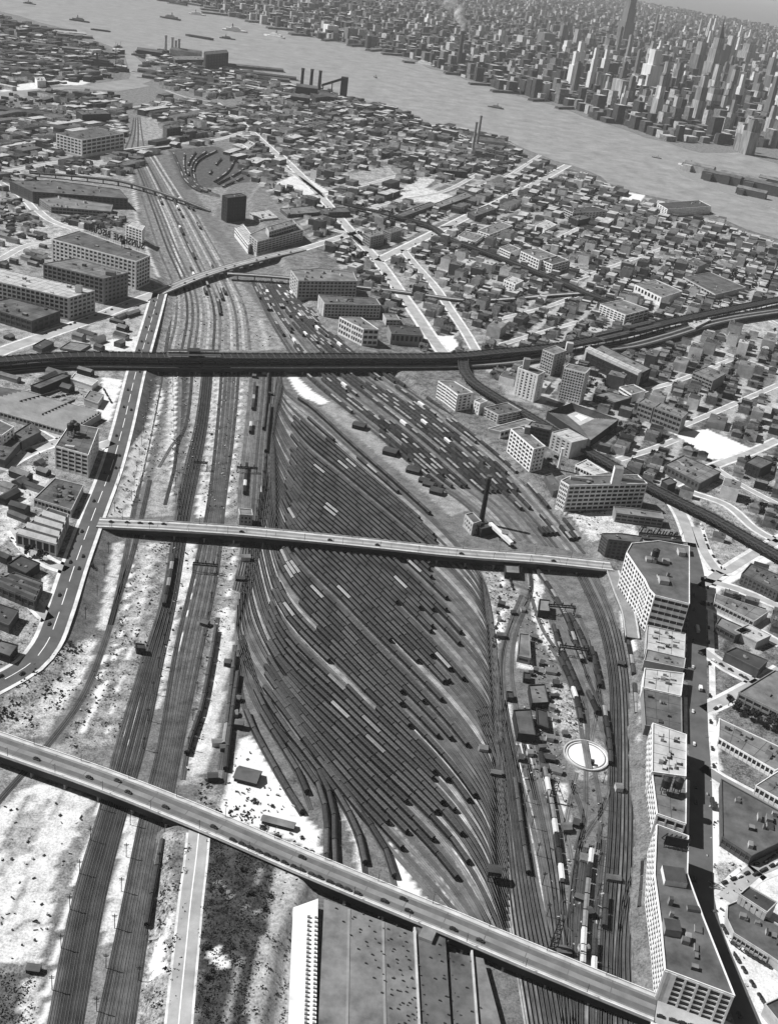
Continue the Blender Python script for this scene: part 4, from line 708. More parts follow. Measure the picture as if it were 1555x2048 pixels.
bld('long black-walled workshop with a bright white roof edge', [(1172, 706), (1273, 752), (1300, 738), (1202, 690)], (1, (1268, 777)), 6, 'black', 'roofm', {0: (9, 3, (.25, .4, .6, 1.2)), 1: (2, 2, D_)}, clutter=3)
bld('narrow white-roofed monitor running along the long black workshop', [(1170, 697), (1276, 746), (1283, 742), (1177, 692)], None, 20, 'pale', 'roofl', {}, h=8, clutter=0, para=0, name='roof_monitor_hall', cat='hall')
bld('grey apartment house with three window rows beside the twin block', [(1276, 805), (1305, 816), (1316, 808), (1288, 797)], (1, (1300, 846)), 6, 'grey', 'roofm', {0: (4, 3, D_)}, clutter=2)
bld('grey apartment block twice as long as its neighbour, near the white lot', [(1308, 816), (1363, 837), (1374, 826), (1320, 806)], (1, (1351, 868)), 6, 'grey', 'roofm', {0: (7, 3, D_)}, clutter=3)
bld('white five-storey loft with strip windows above the freight yard corner', [(876, 763), (893, 774), (915, 791), (945, 786), (908, 764)], (2, (908, 824)), 5, 'white', 'roofm', {0: (2, 5, S_), 1: (3, 5, S_), 2: (3, 5, T_)}, clutter=2)
bld('brown-roofed loft with white gridded corner on the freight yard side', [(968, 816), (996, 831), (1042, 822), (1014, 806)], (1, (991, 848)), 5, 'pale', 'roofd', {0: (4, 3, G_), 1: (5, 3, D_)}, clutter=3)
bld('little pale three-storey house next to the white gridded corner loft', [(948, 802), (960, 808), (974, 803), (962, 797)], (1, (957, 832)), 5, 'white', 'roofm', {0: (2, 3, T_)}, clutter=0)
bld('low pale hall with whitewashed gable end', [(976, 858), (1000, 864), (1072, 846), (1050, 838)], (1, (995, 878)), 5, 'white', 'roofm', {1: (9, 1, D_)}, clutter=1, name='hall', cat='hall')
bld('dark-roofed loft wedged between the gable hall and the white-roofed block', [(1055, 852), (1100, 862), (1104, 852), (1062, 844)], None, 6, 'brick', 'roofd', {0: (6, 4, D_)}, h=19, clutter=2)
bld('two-storey shop row with a pale roof before the dark-fronted factory', [(1226, 1014), (1231, 1027), (1326, 1039), (1322, 1026), (1260, 1017)], None, 6, 'grey', 'roofm', {1: (8, 2, D_)}, h=9, clutter=2)
t, _, ztr = bld('low dark building that carries the script lettering on its roof', [(1277, 1066), (1283, 1078), (1362, 1086), (1360, 1074)], None, 6, 'black', 'roofk', {1: (8, 1, D_)}, h=9, clutter=5)
bld('long narrow pale roof between the lettered building and the gridded factory', [(1283, 1079), (1292, 1088), (1374, 1096), (1372, 1086)], None, 6, 'grey', 'roofm', {}, h=8, clutter=2)
bld('white kinked wall building ringing a yard beside the chimney', [(1150, 931), (1190, 950), (1214, 946), (1172, 920)], None, 6, 'white', 'roofl', {0: (7, 1, D_)}, h=8, clutter=2)
bld('dark shed row beside the dark-fronted factory gable', [(1088, 952), (1106, 984), (1122, 978), (1102, 948)], None, 5, 'brick', 'roofd', {}, h=7, clutter=3)
bld('low white-trimmed loft near the seating bowl corner', [(1238, 775), (1262, 790), (1290, 782), (1266, 770)], None, 6, 'white', 'roofm', {0: (3, 2, S_)}, h=11, clutter=1)
bld('grey-roofed two-storey shed between the tall pale tower and the bowl', [(1186, 790), (1228, 806), (1262, 796), (1216, 784)], None, 6, 'brick', 'roofm', {0: (7, 2, D_)}, h=9, clutter=2)
bld('small dark house on the curve beside the elevated railway', [(1322, 962), (1334, 972), (1352, 966), (1338, 956)], None, 6, 'black', 'roofd', {}, h=11, clutter=0)
# ---- right edge, near side
bld('brick factory with tall window bays behind street trees', [(1476, 1386), (1555, 1425), (1640, 1466), (1700, 1400), (1548, 1342)], None, 6, 'grey', 'roofm', {0: (5, 2, D_), 1: (5, 2, D_)}, h=11, clutter=4)
bld('low pale-gridded roof with a white window row, nearer the corner', [(1436, 1476), (1549, 1541), (1600, 1515), (1437, 1438)], None, 6, 'white', 'roofm', {0: (13, 1, (.25, .35, .6, .8))}, h=7, clutter=6, para=.6)
bld('low grey roof with white window row facing the parked cars', [(1510, 1572), (1580, 1612), (1660, 1590), (1560, 1540)], None, 6, 'white', 'roofm', {0: (7, 1, (.25, .35, .6, .8))}, h=7, clutter=3, para=.6)
bld('large plain grey roof on the street corner with trucks at its dock', [(1441, 1560), (1443, 1675), (1501, 1713), (1620, 1655), (1600, 1648)], None, 6, 'brick', 'roofd', {1: (6, 1, D_)}, h=7, clutter=6)
bld('round-cornered low roof ringed by parked cars', [(1453, 1812), (1452, 1838), (1466, 1868), (1536, 1912), (1640, 1985), (1640, 1900), (1556, 1852), (1474, 1803)], None, 6, 'pale', 'roofd', {2: (8, 1, D_)}, h=6, clutter=6)
bld('three-storey house with a pale side wall of small windows', [(1477, 1790), (1532, 1826), (1552, 1806), (1496, 1774)], None, 6, 'pale', 'roofk', {0: (5, 2, (.62, .6, 1.5, 1))}, h=12, clutter=2, name='town_house', cat='house')
bld('pale workshop at the lower edge of the white street', [(1528, 2010), (1560, 2050), (1640, 2010), (1580, 1985)], None, 6, 'pale', 'roofd', {}, h=8, clutter=1)
bld('long shed with pale squared roof and shop fronts facing the boulevard', [(1427, 1204), (1507, 1243), (1536, 1223), (1430, 1188)], None, 6, 'pale', 'roofm', {0: (10, 1, D_)}, h=7, clutter=2, para=.6)
bld('dark row houses with bay fronts across the boulevard fork', [(1482, 1148), (1555, 1185), (1600, 1170), (1500, 1128)], None, 6, 'brick', 'roofd', {0: (9, 2, T_)}, h=10, clutter=5)
bld('grey corner block on the boulevard behind the triangular lot', [(1430, 1250), (1470, 1272), (1500, 1262), (1440, 1236)], None, 6, 'brick', 'roofm', {0: (4, 1, D_)}, h=7, clutter=2)
bld('pale double shed behind the grey corner block', [(1468, 1262), (1512, 1285), (1540, 1272), (1495, 1250)], None, 6, 'pale', 'roofl', {}, h=7, clutter=2)
bld('dark narrow shed pointing at the triangular lot', [(1448, 1306), (1516, 1340), (1534, 1322), (1470, 1296)], None, 6, 'brick', 'roofk', {}, h=8, clutter=2)
bld('low grey blocks across from the white lot with white window columns', [(1328, 930), (1398, 968), (1440, 945), (1366, 912)], None, 6, 'brick', 'roofm', {0: (9, 1, T_)}, h=9, clutter=5)
bld('dark-sided house beside the street corner past the white lot', [(1490, 925), (1520, 938), (1545, 925), (1512, 912)], None, 6, 'black', 'roofd', {0: (4, 2, T_)}, h=13, clutter=1)
# ---- left bank
t, lw, ztw = bld('long white gridded factory with giant lettering along its roof', [(104, 479), (273, 524), (300, 512), (160, 462)], (1, (268, 579)), 6, 'white', 'roofd', {0: (20, 7, (.34, .42, .6, 1.0)), 1: (5, 7, (.2, .35, .6, 1))}, clutter=5, tank=[(26, 8)])
bld('white stair block with window grid at the far corner of the lettered factory', [(252, 450), (285, 461), (290, 453), (262, 445)], (1, (283, 490)), 6, 'white', 'roofl', {0: (5, 5, G_)}, clutter=0)
t, _, zt = bld('grey loft with black end wall in front of the white lettered factory', [(87, 528), (208, 558), (256, 546), (150, 517)], (1, (206, 609)), 6, 'grey', 'roofm', {0: (13, 6, (.25, .38, .6, 1)), 1: (6, 6, (.35, .5, .6, 1))}, clutter=4); boxon(t, (222, 550), zt, 12, 9, 5, 'grey', 'roofd')
t, _, zt = bld('pale-roofed loft with window grid and square white stair head', [(-60, 551), (138, 597), (190, 582), (-20, 533)], (1, (134, 641)), 6, 'pale', 'roofl', {0: (21, 5, (.24, .36, .6, 1)), 1: (6, 5, (.3, .45, .6, 1))}, clutter=5); boxon(t, (158, 584), zt, 8, 7, 9, 'white', 'roofm', name='stair_head')
bld('low dark-roofed works on the corner of the avenue', [(-40, 611), (64, 643), (120, 623), (20, 597)], (1, (64, 666)), 6, 'brick', 'roofd', {0: (10, 2, D_), 1: (5, 2, T_)}, clutter=4)
bld('square pale loft with dark window bays standing alone beyond the works', [(113, 268), (164, 281), (248, 267), (196, 256)], (1, (163, 313)), 3, 'white', 'roofd', {0: (7, 5, G_), 1: (9, 4, (.16, .4, .6, 1))}, clutter=5)
bld('long dark mill with ribbed front beside the upper tracks', [(20, 362), (66, 384), (256, 398), (240, 380), (110, 362)], (1, (65, 402)), 4, 'brick', 'roofd', {0: (5, 4, D_), 1: (22, 3, T_)}, clutter=8)
bld('stepped grey mill in front of the long ribbed mill', [(80, 398), (103, 414), (222, 424), (226, 410), (120, 394)], (1, (103, 428)), 4, 'grey', 'roofm', {0: (5, 3, D_), 1: (16, 2, D_)}, clutter=6)
t, _, zt = bld('white-fronted loft with black side and cluster of roof tanks by the avenue', [(111, 893), (177, 911), (197, 858), (141, 848)], (1, (173, 955)), 6, 'white', 'roofd', {0: (5, 5, (.16, .42, .8, 1)), 1: (6, 5, (.5, .6, 1, 1))}, clutter=2, tank=[(-9, 4), (-3, 6), (-8, 11)]); boxon(t, (140, 897), zt, 9, 3, 3, 'white')
bld('vast low factory of ridged skylight roofs beside the avenue', [(-60, 806), (141, 864), (203, 826), (62, 784), (-40, 768)], None, 6, 'pale', 'roofd', {0: (26, 1, D_)}, h=7, clutter=0, para=.5)
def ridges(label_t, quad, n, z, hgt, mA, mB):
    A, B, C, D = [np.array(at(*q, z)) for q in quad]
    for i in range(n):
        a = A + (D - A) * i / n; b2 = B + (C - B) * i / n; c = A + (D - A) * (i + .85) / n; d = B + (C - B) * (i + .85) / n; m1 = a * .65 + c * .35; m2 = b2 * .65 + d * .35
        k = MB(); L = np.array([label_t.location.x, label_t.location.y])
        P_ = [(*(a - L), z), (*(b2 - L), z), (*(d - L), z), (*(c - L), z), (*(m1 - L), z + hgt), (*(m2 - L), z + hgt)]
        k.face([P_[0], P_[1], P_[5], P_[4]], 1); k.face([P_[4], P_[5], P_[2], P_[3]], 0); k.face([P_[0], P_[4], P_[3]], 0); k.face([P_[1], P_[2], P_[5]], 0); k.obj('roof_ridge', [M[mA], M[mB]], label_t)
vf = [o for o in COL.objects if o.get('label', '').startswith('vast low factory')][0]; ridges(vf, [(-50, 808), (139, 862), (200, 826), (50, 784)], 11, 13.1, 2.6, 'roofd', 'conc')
for q in (((40, 806), (120, 784)), ((85, 832), (150, 803))): 
    a, b2 = at(*q[0], 13), at(*q[1], 13); k = MB(); k.slab([(a[0] - vf.location.x, a[1] - vf.location.y), (b2[0] - vf.location.x, b2[1] - vf.location.y)], -.5, .5, 13.2, 15.6); k.obj('fire_wall', M['black'], vf)
bld('low shed with speckled roof and white window wall along the avenue', [(69, 998), (143, 1021), (167, 972), (110, 958)], None, 6, 'pale', 'roofd', {0: (10, 1, D_)}, h=7, clutter=8)
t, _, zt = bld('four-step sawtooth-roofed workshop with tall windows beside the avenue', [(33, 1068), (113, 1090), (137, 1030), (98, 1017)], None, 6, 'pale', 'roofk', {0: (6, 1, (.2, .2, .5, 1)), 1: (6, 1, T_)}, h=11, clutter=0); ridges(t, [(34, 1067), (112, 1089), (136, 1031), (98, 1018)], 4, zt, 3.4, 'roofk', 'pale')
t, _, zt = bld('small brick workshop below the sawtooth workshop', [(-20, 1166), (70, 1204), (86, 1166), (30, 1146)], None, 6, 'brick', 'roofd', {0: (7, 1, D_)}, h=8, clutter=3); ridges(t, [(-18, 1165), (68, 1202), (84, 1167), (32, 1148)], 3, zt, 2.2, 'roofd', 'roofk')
bld('black gabled sheds crowded beside the small brick workshop', [(15, 1130), (52, 1148), (80, 1128), (42, 1112)], None, 6, 'black', 'roofk', {}, h=7, clutter=3)
bld('dark low building at the bend of the avenue', [(-30, 1232), (18, 1252), (38, 1222), (-10, 1206)], None, 6, 'brick', 'roofk', {}, h=7, clutter=2)
bld('black shed on the outer side of the avenue bend', [(-20, 1300), (20, 1314), (36, 1292), (0, 1282)], None, 6, 'black', 'roofd', {}, h=6, clutter=1)
bld('dark workshop with a white end at the left street', [(-50, 905), (10, 922), (42, 884), (0, 872)], None, 6, 'brick', 'roofd', {}, h=8, clutter=3)
bld('white-ended block beside the dark workshop street', [(-40, 862), (4, 872), (28, 855), (0, 842)], (1, (4, 905)), 6, 'white', 'roofd', {0: (3, 4, D_), 1: (3, 4, T_)}, clutter=1)
bld('dark flat works behind the white-ended block', [(28, 868), (44, 884), (82, 864), (62, 846)], None, 6, 'brick', 'roofd', {}, h=9, clutter=3)
bld('curved black wall shed beyond the ridged factory', [(62, 772), (80, 778), (142, 752), (124, 748)], None, 6, 'black', 'roofd', {}, h=8, clutter=1)
bld('pale arched shed beside the white forecourt', [(142, 758), (184, 772), (196, 762), (150, 748)], None, 6, 'white', 'roofl', {}, h=6, clutter=0)
bld('grey stepped sheds along the forecourt edge', [(168, 798), (196, 808), (208, 790), (180, 782)], None, 6, 'pale', 'roofm', {}, h=6, clutter=2)
bld('low black hut above the black viaduct', [(66, 692), (84, 699), (108, 686), (90, 679)], None, 6, 'brick', 'roofk', {}, h=5, clutter=1)
bld('flat grey foundation block beside the low black hut', [(120, 697), (160, 703), (182, 690), (140, 684)], None, 6, 'grey', 'roofm', {}, h=2, clutter=0)
# ---- centre, beyond the black viaduct
bld('broad dark-windowed loft at the end of the pale road bridge', [(499, 470), (515, 484), (606, 460), (590, 446), (530, 456)], (1, (514, 509)), 5, 'pale', 'roofm', {0: (3, 5, G_), 1: (13, 5, (.14, .42, .8, 1.2))}, clutter=3)
bld('narrow second block stacked behind the broad dark-windowed loft', [(532, 455), (538, 464), (592, 448), (585, 440)], None, 6, 'pale', 'roofm', {1: (11, 5, (.14, .4, .8, 1.2))}, h=29, clutter=2)
bld('white terraced wing sloping down beside the tracks', [(470, 456), (497, 490), (512, 482), (486, 449)], None, 3, 'white', 'roofl', {0: (8, 2, S_)}, h=12, clutter=1)
bld('tall nearly black block with pale corner beside the loop tracks', [(445, 391), (456, 397), (493, 393), (482, 387)], (1, (453, 441)), 4, 'black', 'roofk', {0: (3, 6, T_), 1: (7, 6, T_)}, clutter=2)
bld('grey five-storey loft with regular windows on the freight yard edge', [(582, 541), (597, 562), (714, 563), (706, 545), (640, 537)], (1, (594, 597)), 5, 'pale', 'roofm', {0: (4, 5, T_), 1: (15, 5, (.25, .38, .8, 1.2))}, clutter=7)
bld('long white-ended loft below the grey five-storey loft', [(637, 591), (649, 608), (761, 611), (752, 598)], (1, (647, 635)), 5, 'pale', 'roofd', {0: (2, 2, (.8, .8, 1, 1)), 1: (16, 4, (.3, .42, .8, 1.1))}, clutter=5)
bld('bright white factory with tall arched bays on the yard edge', [(679, 635), (704, 648), (727, 659), (757, 660), (722, 636)], (2, (724, 693)), 5, 'white', 'roofm', {0: (5, 3, G_), 1: (5, 3, G_), 2: (3, 3, D_)}, clutter=2)
bld('low dark hall with arcade windows next to the bright white factory', [(775, 652), (782, 668), (846, 672), (838, 655)], (1, (780, 690)), 5, 'grey', 'roofk', {1: (7, 1, T_)}, clutter=2)
bld('pale annex tucked between two lofts on the yard edge', [(765, 628), (772, 640), (800, 641), (792, 630)], None, 5, 'pale', 'roofm', {1: (4, 2, D_)}, h=9, clutter=1)
# ---- right bank, far side
for a in [
 ('white-ended dark warehouse on the river bank', [(1314, 407), (1334, 419), (1421, 413), (1397, 401)], (1, (1332, 432)), 'white', 'roofk', {0: (4, 4, G_), 1: (14, 4, (.06, .85, 0, 1))}),
 ('white stepped block before the bridge approach', [(1269, 570), (1322, 596), (1363, 583), (1310, 560)], (1, (1319, 612)), 'white', 'roofm', {0: (8, 1, T_)}),
 ('gridded white block touching the bridge plaza', [(1199, 609), (1250, 631), (1296, 619), (1244, 600)], (1, (1247, 651)), 'white', 'roofm', {0: (7, 4, G_), 1: (5, 3, D_)}),
 ('white loft with flat grey roof beside the dark elevated line', [(1041, 503), (1078, 521), (1112, 512), (1076, 497)], (1, (1077, 541)), 'white', 'roofm', {0: (7, 3, G_)}),
 ('second white loft farther along the dark elevated line', [(1083, 521), (1104, 530), (1136, 521), (1114, 512)], (1, (1102, 548)), 'white', 'roofd', {0: (4, 3, G_), 1: (5, 3, D_)}),
 ('white cube of a house in the middle of the blocks', [(1007, 560), (1030, 570), (1046, 562), (1022, 553)], (1, (1028, 585)), 'white', 'roofl', {0: (4, 2, T_)}),
 ('arched white garage front near the crossroads', [(915, 472), (950, 484), (966, 472), (930, 462)], (1, (949, 490)), 'white', 'roofm', {0: (5, 1, T_)}),
 ('white corner building beside the arched garage', [(955, 462), (978, 470), (1024, 452), (1000, 444)], (1, (977, 482)), 'white', 'roofm', {0: (4, 3, G_), 1: (6, 2, D_)}),
 ('pale low shop range by the elevated line', [(998, 496), (1020, 506), (1040, 498), (1018, 489)], (1, (1019, 518)), 'white', 'roofm', {0: (5, 2, D_)}),
 ('pale domed hall with a bright curved roof', [(1066, 450), (1088, 462), (1112, 450), (1090, 440)], (1, (1087, 470)), 'white', 'roofl', {}),
 ('tall banded loft in a cluster near the river blocks', [(1127, 418), (1145, 426), (1216, 422), (1190, 414)], (1, (1144, 446)), 'pale', 'roofk', {0: (4, 4, D_), 1: (11, 4, T_)}),
 ('dark cube loft standing before the banded loft', [(1137, 434), (1155, 442), (1180, 436), (1162, 428)], (1, (1154, 458)), 'black', 'roofd', {0: (4, 3, T_)}),
 ('dark apartment row along the cross avenue', [(935, 425), (950, 433), (992, 418), (976, 410)], (1, (949, 447)), 'brick', 'roofd', {0: (4, 3, D_), 1: (8, 3, T_)}),
 ('apartment slabs with dark sides past the wide crossroads', [(868, 408), (878, 416), (945, 392), (930, 384)], (1, (877, 428)), 'brick', 'roofm', {1: (12, 3, T_)}),
 ('grey corner tenement overlooking the wide crossroads', [(727, 466), (741, 475), (768, 469), (752, 460)], (1, (740, 497)), 'grey', 'roofm', {0: (3, 4, D_), 1: (5, 4, T_)}),
 ('pale tenement pair beside the corner tenement', [(766, 460), (782, 467), (802, 461), (786, 454)], (1, (781, 484)), 'grey', 'roofd', {0: (4, 4, D_), 1: (4, 4, T_)}),
 ('dark shaded tenement row on the far avenue', [(790, 430), (800, 436), (872, 410), (860, 404)], (1, (800, 447)), 'brick', 'roofd', {1: (13, 3, T_)}),
 ('brick block with tall windows beside the diagonal avenue', [(640, 418), (652, 426), (700, 424), (690, 415)], (1, (652, 440)), 'brick', 'roofd', {1: (9, 2, D_)}),
 ('pale low works beside the tall nearly black block', [(500, 425), (520, 440), (556, 436), (536, 420)], (1, (520, 447)), 'pale', 'roofl', {0: (5, 1, D_)}),
 ('grey-roofed works with a row of windows by the diagonal avenue', [(560, 418), (575, 430), (640, 425), (625, 412)], (1, (575, 440)), 'brick', 'roofm', {1: (10, 1, D_)}),
 ('white corner store where two avenues meet', [(486, 290), (498, 297), (510, 288), (498, 282)], (1, (497, 306)), 'white', 'roofl', {0: (3, 3, T_)}),
 ('dark row of lofts near the twin slim chimneys', [(870, 335), (884, 341), (935, 345), (922, 338)], (1, (884, 356)), 'black', 'roofd', {1: (10, 3, T_)}),
 ('pale hall with ribbed roof beside the twin slim chimneys', [(918, 268), (932, 274), (1030, 292), (1016, 284)], (1, (932, 282)), 'pale', 'roofm', {0: (3, 1, D_)}),
 ('black cube warehouse at the creek mouth', [(408, 104), (412, 110), (457, 106), (453, 100)], (1, (412, 141)), 'black', 'roofk', {1: (8, 5, T_)}),
 ('low grey plant beside the black cube warehouse', [(345, 112), (350, 120), (408, 120), (402, 112)], (1, (350, 130)), 'brick', 'roofm', {1: (10, 1, D_)}),
 ('dark turbine hall under the three black stacks', [(618, 184), (632, 196), (668, 192), (652, 181)], (1, (632, 208)), 'black', 'roofk', {1: (7, 2, T_)}),
 ('dark factory pair behind the square pale loft', [(152, 222), (165, 230), (222, 228), (206, 219)], (1, (165, 248)), 'black', 'roofd', {1: (9, 3, T_)}),
 ('brick works beside the top of the tracks', [(326, 252), (334, 258), (362, 254), (352, 248)], (1, (334, 278)), 'brick', 'roofd', {1: (5, 3, T_)}),
 ('small brick lofts next to the works above the tracks', [(364, 260), (372, 265), (394, 262), (384, 256)], (1, (372, 276)), 'brick', 'roofd', {1: (4, 2, T_)}),
 ('white billboard-like storehouse at the left shore', [(70, 155), (75, 163), (92, 162), (88, 154)], (1, (75, 174)), 'white', 'roofl', {}),
 ('pale garage block among low streets on the right edge', [(1365, 640), (1390, 655), (1420, 640), (1394, 628)], None, 'pale', 'roofl', {}),
 ('long roofed depot with two courts on the right edge', [(1365, 555), (1430, 590), (1490, 575), (1420, 545)], None, 'pale', 'roofd', {0: (12, 1, D_)}),
 ('grey apartment cube between depot and river', [(1368, 524), (1395, 534), (1412, 527), (1386, 518)], (1, (1394, 548)), 'grey', 'roofd', {0: (5, 2, T_)}),
 ('dark gabled schoolhouse in the near row streets', [(1385, 745), (1425, 762), (1450, 748), (1412, 734)], (1, (1423, 785)), 'grey', 'roofm', {0: (6, 3, D_)}),
 ]: bld(a[0], a[1], a[2], 6 if a[1][0][1] > 440 else 2, a[3], a[4], a[5], h=None if a[2] else 8, clutter=3, winmax=0)
# ================================================================== YARD BUILDINGS AND FIXTURES
bld('pale boiler house with two window rows beside the tall black chimney', [(930, 1030), (946, 1048), (961, 1043), (945, 1026)], (1, (948, 1072)), 0, 'pale', 'roofd', {0: (4, 2, T_), 1: (3, 2, T_)}, clutter=1, name='boiler_house')
bld('black coal bunker next to the pale boiler house', [(955, 1052), (962, 1060), (990, 1052), (984, 1044)], (1, (963, 1076)), 0, 'black', 'roofk', {}, clutter=0, name='coal_bunker')
bld('small two-storey signal house standing against the long bridge', [(478, 1018), (480, 1030), (505, 1032), (503, 1020)], (1, (482, 1050)), 0, 'pale', 'roofm', {1: (3, 2, T_), 0: (2, 2, T_)}, clutter=0, name='signal_house')
bld('dark oil house under the near side of the long bridge', [(1008, 1124), (1010, 1146), (1038, 1148), (1036, 1126)], (1, (1012, 1158)), 0, 'black', 'roofm', {}, clutter=0, name='oil_house')
bld('grey engine shed with black open front in the middle of the yard islands', [(1056, 1372), (1062, 1408), (1096, 1406), (1088, 1370)], (1, (1064, 1420)), 0, 'black', 'roofm', {1: (5, 1, (.1, .2, .3, .6))}, clutter=2, name='engine_shed')
bld('largest dark shop roof with black open end above the turntable', [(1026, 1422), (1035, 1468), (1070, 1472), (1060, 1420)], (1, (1036, 1484)), 0, 'black', 'roofd', {}, clutter=0, name='repair_shop')
bld('plain grey storehouse narrowing between two yard tracks', [(1038, 1268), (1034, 1312), (1060, 1318), (1057, 1270)], (1, (1036, 1324)), 0, 'grey', 'roofm', {1: (1, 1, D_)}, clutter=0, name='storehouse')
bld('square grey sand house beside the striped signal gantry', [(1078, 1200), (1076, 1222), (1098, 1224), (1098, 1202)], (1, (1078, 1236)), 0, 'black', 'roofm', {}, clutter=1, name='sand_house')
bld('small dark office hut between storehouse and engine shed', [(1046, 1346), (1046, 1358), (1060, 1360), (1060, 1348)], (1, (1047, 1366)), 0, 'black', 'roofk', {}, clutter=0, name='yard_hut')
bld('black water softener hut on the white strip', [(1012, 1384), (1014, 1396), (1026, 1397), (1024, 1385)], (1, (1015, 1404)), 0, 'black', 'roofk', {}, clutter=0, name='yard_hut')
bld('black lean-to sheds right of the grey engine shed', [(1072, 1418), (1074, 1450), (1096, 1458), (1092, 1424)], None, 0, 'black', 'roofk', {}, h=4, clutter=5, name='lean_to_shed')
for i, (c, w, hh) in enumerate((((718, 856), 14, 5), ((780, 908), 15, 5), ((826, 944), 14, 4), ((848, 964), 11, 3), ((856, 971), 11, 3), ((872, 986), 13, 4))):
    x, y = at(*c); t = thing('platform_shed', ['black roofed shed with a raised gable on the platform strip', 'black square shed with one white dot on the platform strip', 'black low shed halfway down the platform strip', 'narrow black shed, upper of a close pair', 'narrow black shed, lower of a close pair', 'black low shed at the boiler house end of the platform strip'][i], 'shed', (x, y, 0), -.25)
    k = MB(); k.box(0, 0, 0, hh, w, w * .8); k.obj('wall', M['black'], t); k = MB(); k.extr([(-w * .45, hh), (w * .45, hh), (0, hh + 1.5)], -w / 2 - .4, w / 2 + .4); k.obj('roof', M['roofk'], t)
# long train sheds at the lower edge
def roofslab(label, quad, z, m, vents=0, name='warehouse', ridge=None, thick=1.0):
    poly = [at(q[0], q[1], z) for q in quad]; lx = sum(p[0] for p in poly) / len(poly); ly = sum(p[1] for p in poly) / len(poly); rel = [(x - lx, y - ly) for x, y in poly]
    t = thing(name, label, 'warehouse', (lx, ly, 0)); occ_poly(poly, 4)
    k = MB(); c = [(x * .985, y * .995) for x, y in rel]; k.prism(c, -.5, z - thick, 0, False); k.obj('wall', M['pale'], t)
    k = MB(); k.prism(rel, z - thick, z, 0); k.obj('roof', M[m], t)
    A, B, C, D = [np.array(p) for p in rel[:4]]; L1 = np.hypot(*(D - A)); L2 = np.hypot(*(B - A))
    if vents:
        for i in range(vents[0]):
            for j in range(vents[1]):
                u = (i + .5) / vents[0]; v = (j + .5 + (.22 if i % 2 else 0)) / vents[1]; p = (A + (B - A) * u) * (1 - v) + (D + (C - D) * u) * v
                k = MB(); an = atan2(*(B - A)[::-1]); k.box(p[0], p[1], z, z + .6, 1.5, .6, an); k.obj('roof_vent', M['steel'], t)
                k = MB(); k.cyl(p[0] + 4.5, p[1] + 3, z, z + .9, .35, .35, 8); k.obj('vent_pipe', M['steelm'], t)
    return t, rel
t, rel = roofslab('wide grey warehouse roof dotted with vents below the bridge', [(648, 1798), (826, 1865), (840, 2060), (843, 2140), (632, 2140), (636, 2060)], 8, 'roofm', (5, 11))
for u in (.28, .66):
    a = at(648 + 178 * u, 1800 + 67 * u, 8); b2 = at(634 + 208 * u, 2140, 8); k = MB(); k.slab([(a[0] - t.location.x, a[1] - t.location.y), (b2[0] - t.location.x, b2[1] - t.location.y)], -.7, .7, 7.9, 8.35); k.obj('roof_seam', M['grey'], t)
a = at(828, 1858, 8); b2 = at(842, 2140, 8); k = MB(); k.slab([(a[0] - t.location.x, a[1] - t.location.y), (b2[0] - t.location.x, b2[1] - t.location.y)], -.6, .6, 6, 9.6); k.obj('fire_wall', M['pale'], t)
t, rel = roofslab('dark two-pitch warehouse roof beyond the white fire wall', [(833, 1850), (890, 1872), (902, 2060), (906, 2140), (846, 2140)], 8, 'roofd', (2, 6))
k = MB(); a = at(836, 1862, 8); k.box(a[0] - t.location.x + 5, a[1] - t.location.y - 3, 8, 10.5, 8, 8, -.3, 0, 1); k.obj('stair_head', [M['pale'], M['roofm']], t)
t, rel = roofslab('narrow grey warehouse roof across the black alley', [(898, 1904), (940, 1912), (956, 2060), (962, 2140), (912, 2140)], 6, 'roofd', (1, 4))
t, rel = roofslab('pale tapering warehouse roof next to the narrow grey one', [(944, 1912), (966, 1917), (1004, 2060), (1022, 2140), (964, 2140)], 6, 'roofm', 0)
a = at(942, 1905, 6); b2 = at(960, 2140, 6); k = MB(); k.slab([(a[0] - t.location.x, a[1] - t.location.y), (b2[0] - t.location.x, b2[1] - t.location.y)], -.5, .5, 5, 8); k.obj('fire_wall', M['pale'], t)
t, rel = roofslab('bright white loading terrace along the warehouse edge', [(586, 1815), (636, 1797), (632, 2060), (628, 2140), (572, 2140), (576, 2060)], 7.2, 'white', 0, name='loading_terrace')
for j in range(34):
    x, y = at(617 - j * .25, 1835 + j * 8.8, 7.2); k = MB(); k.box(x - t.location.x, y - t.location.y, 7.2, 8.6, 1.5, 1.1); k.box(x - t.location.x + 4, y - t.location.y + .4, 7.2, 8.2, 1.3, 1.0); k.obj('bollard', M['grey'], t)
# turntable
tx, ty = at(1171, 1512); t = thing('turntable', 'round white turntable pit with a dark bridge across it', 'turntable', (tx, ty, 0)); R_ = 15.5
k = MB(); k.cyl(0, 0, .1, .5, R_, R_, 48); k.obj('pit_floor', M['white'], t)
for r0, r1, z1, mm in ((R_ - .2, R_ + .9, 1.5, 'pale'), (R_ - 2.4, R_ - 1.8, 1.0, 'grey')):
    k = MB(); n_ = 48
    for i in range(n_):
        a0, a1 = 2 * pi * i / n_, 2 * pi * (i + 1) / n_; p = [(r * cos(a_), r * sin(a_)) for a_, r in ((a0, r0), (a1, r0), (a1, r1), (a0, r1))]; k.prism(p, .2, z1)
    k.obj('pit_wall', M[mm], t)
k = MB(); k.box(0, 0, .8, 1.9, 4.2, 2 * R_ - .6, .02); k.obj('table_bridge', M['roofm'], t)
for s in (-.72, .72): k = MB(); k.box(s, 0, 1.9, 2.1, .22, 2 * R_ - .6, .02); k.obj('rail', M['rail'], t)
k = MB(); k.box(3.2, -9, 1.0, 4.2, 2.2, 2.6); k.obj('control_cab', M['black'], t)
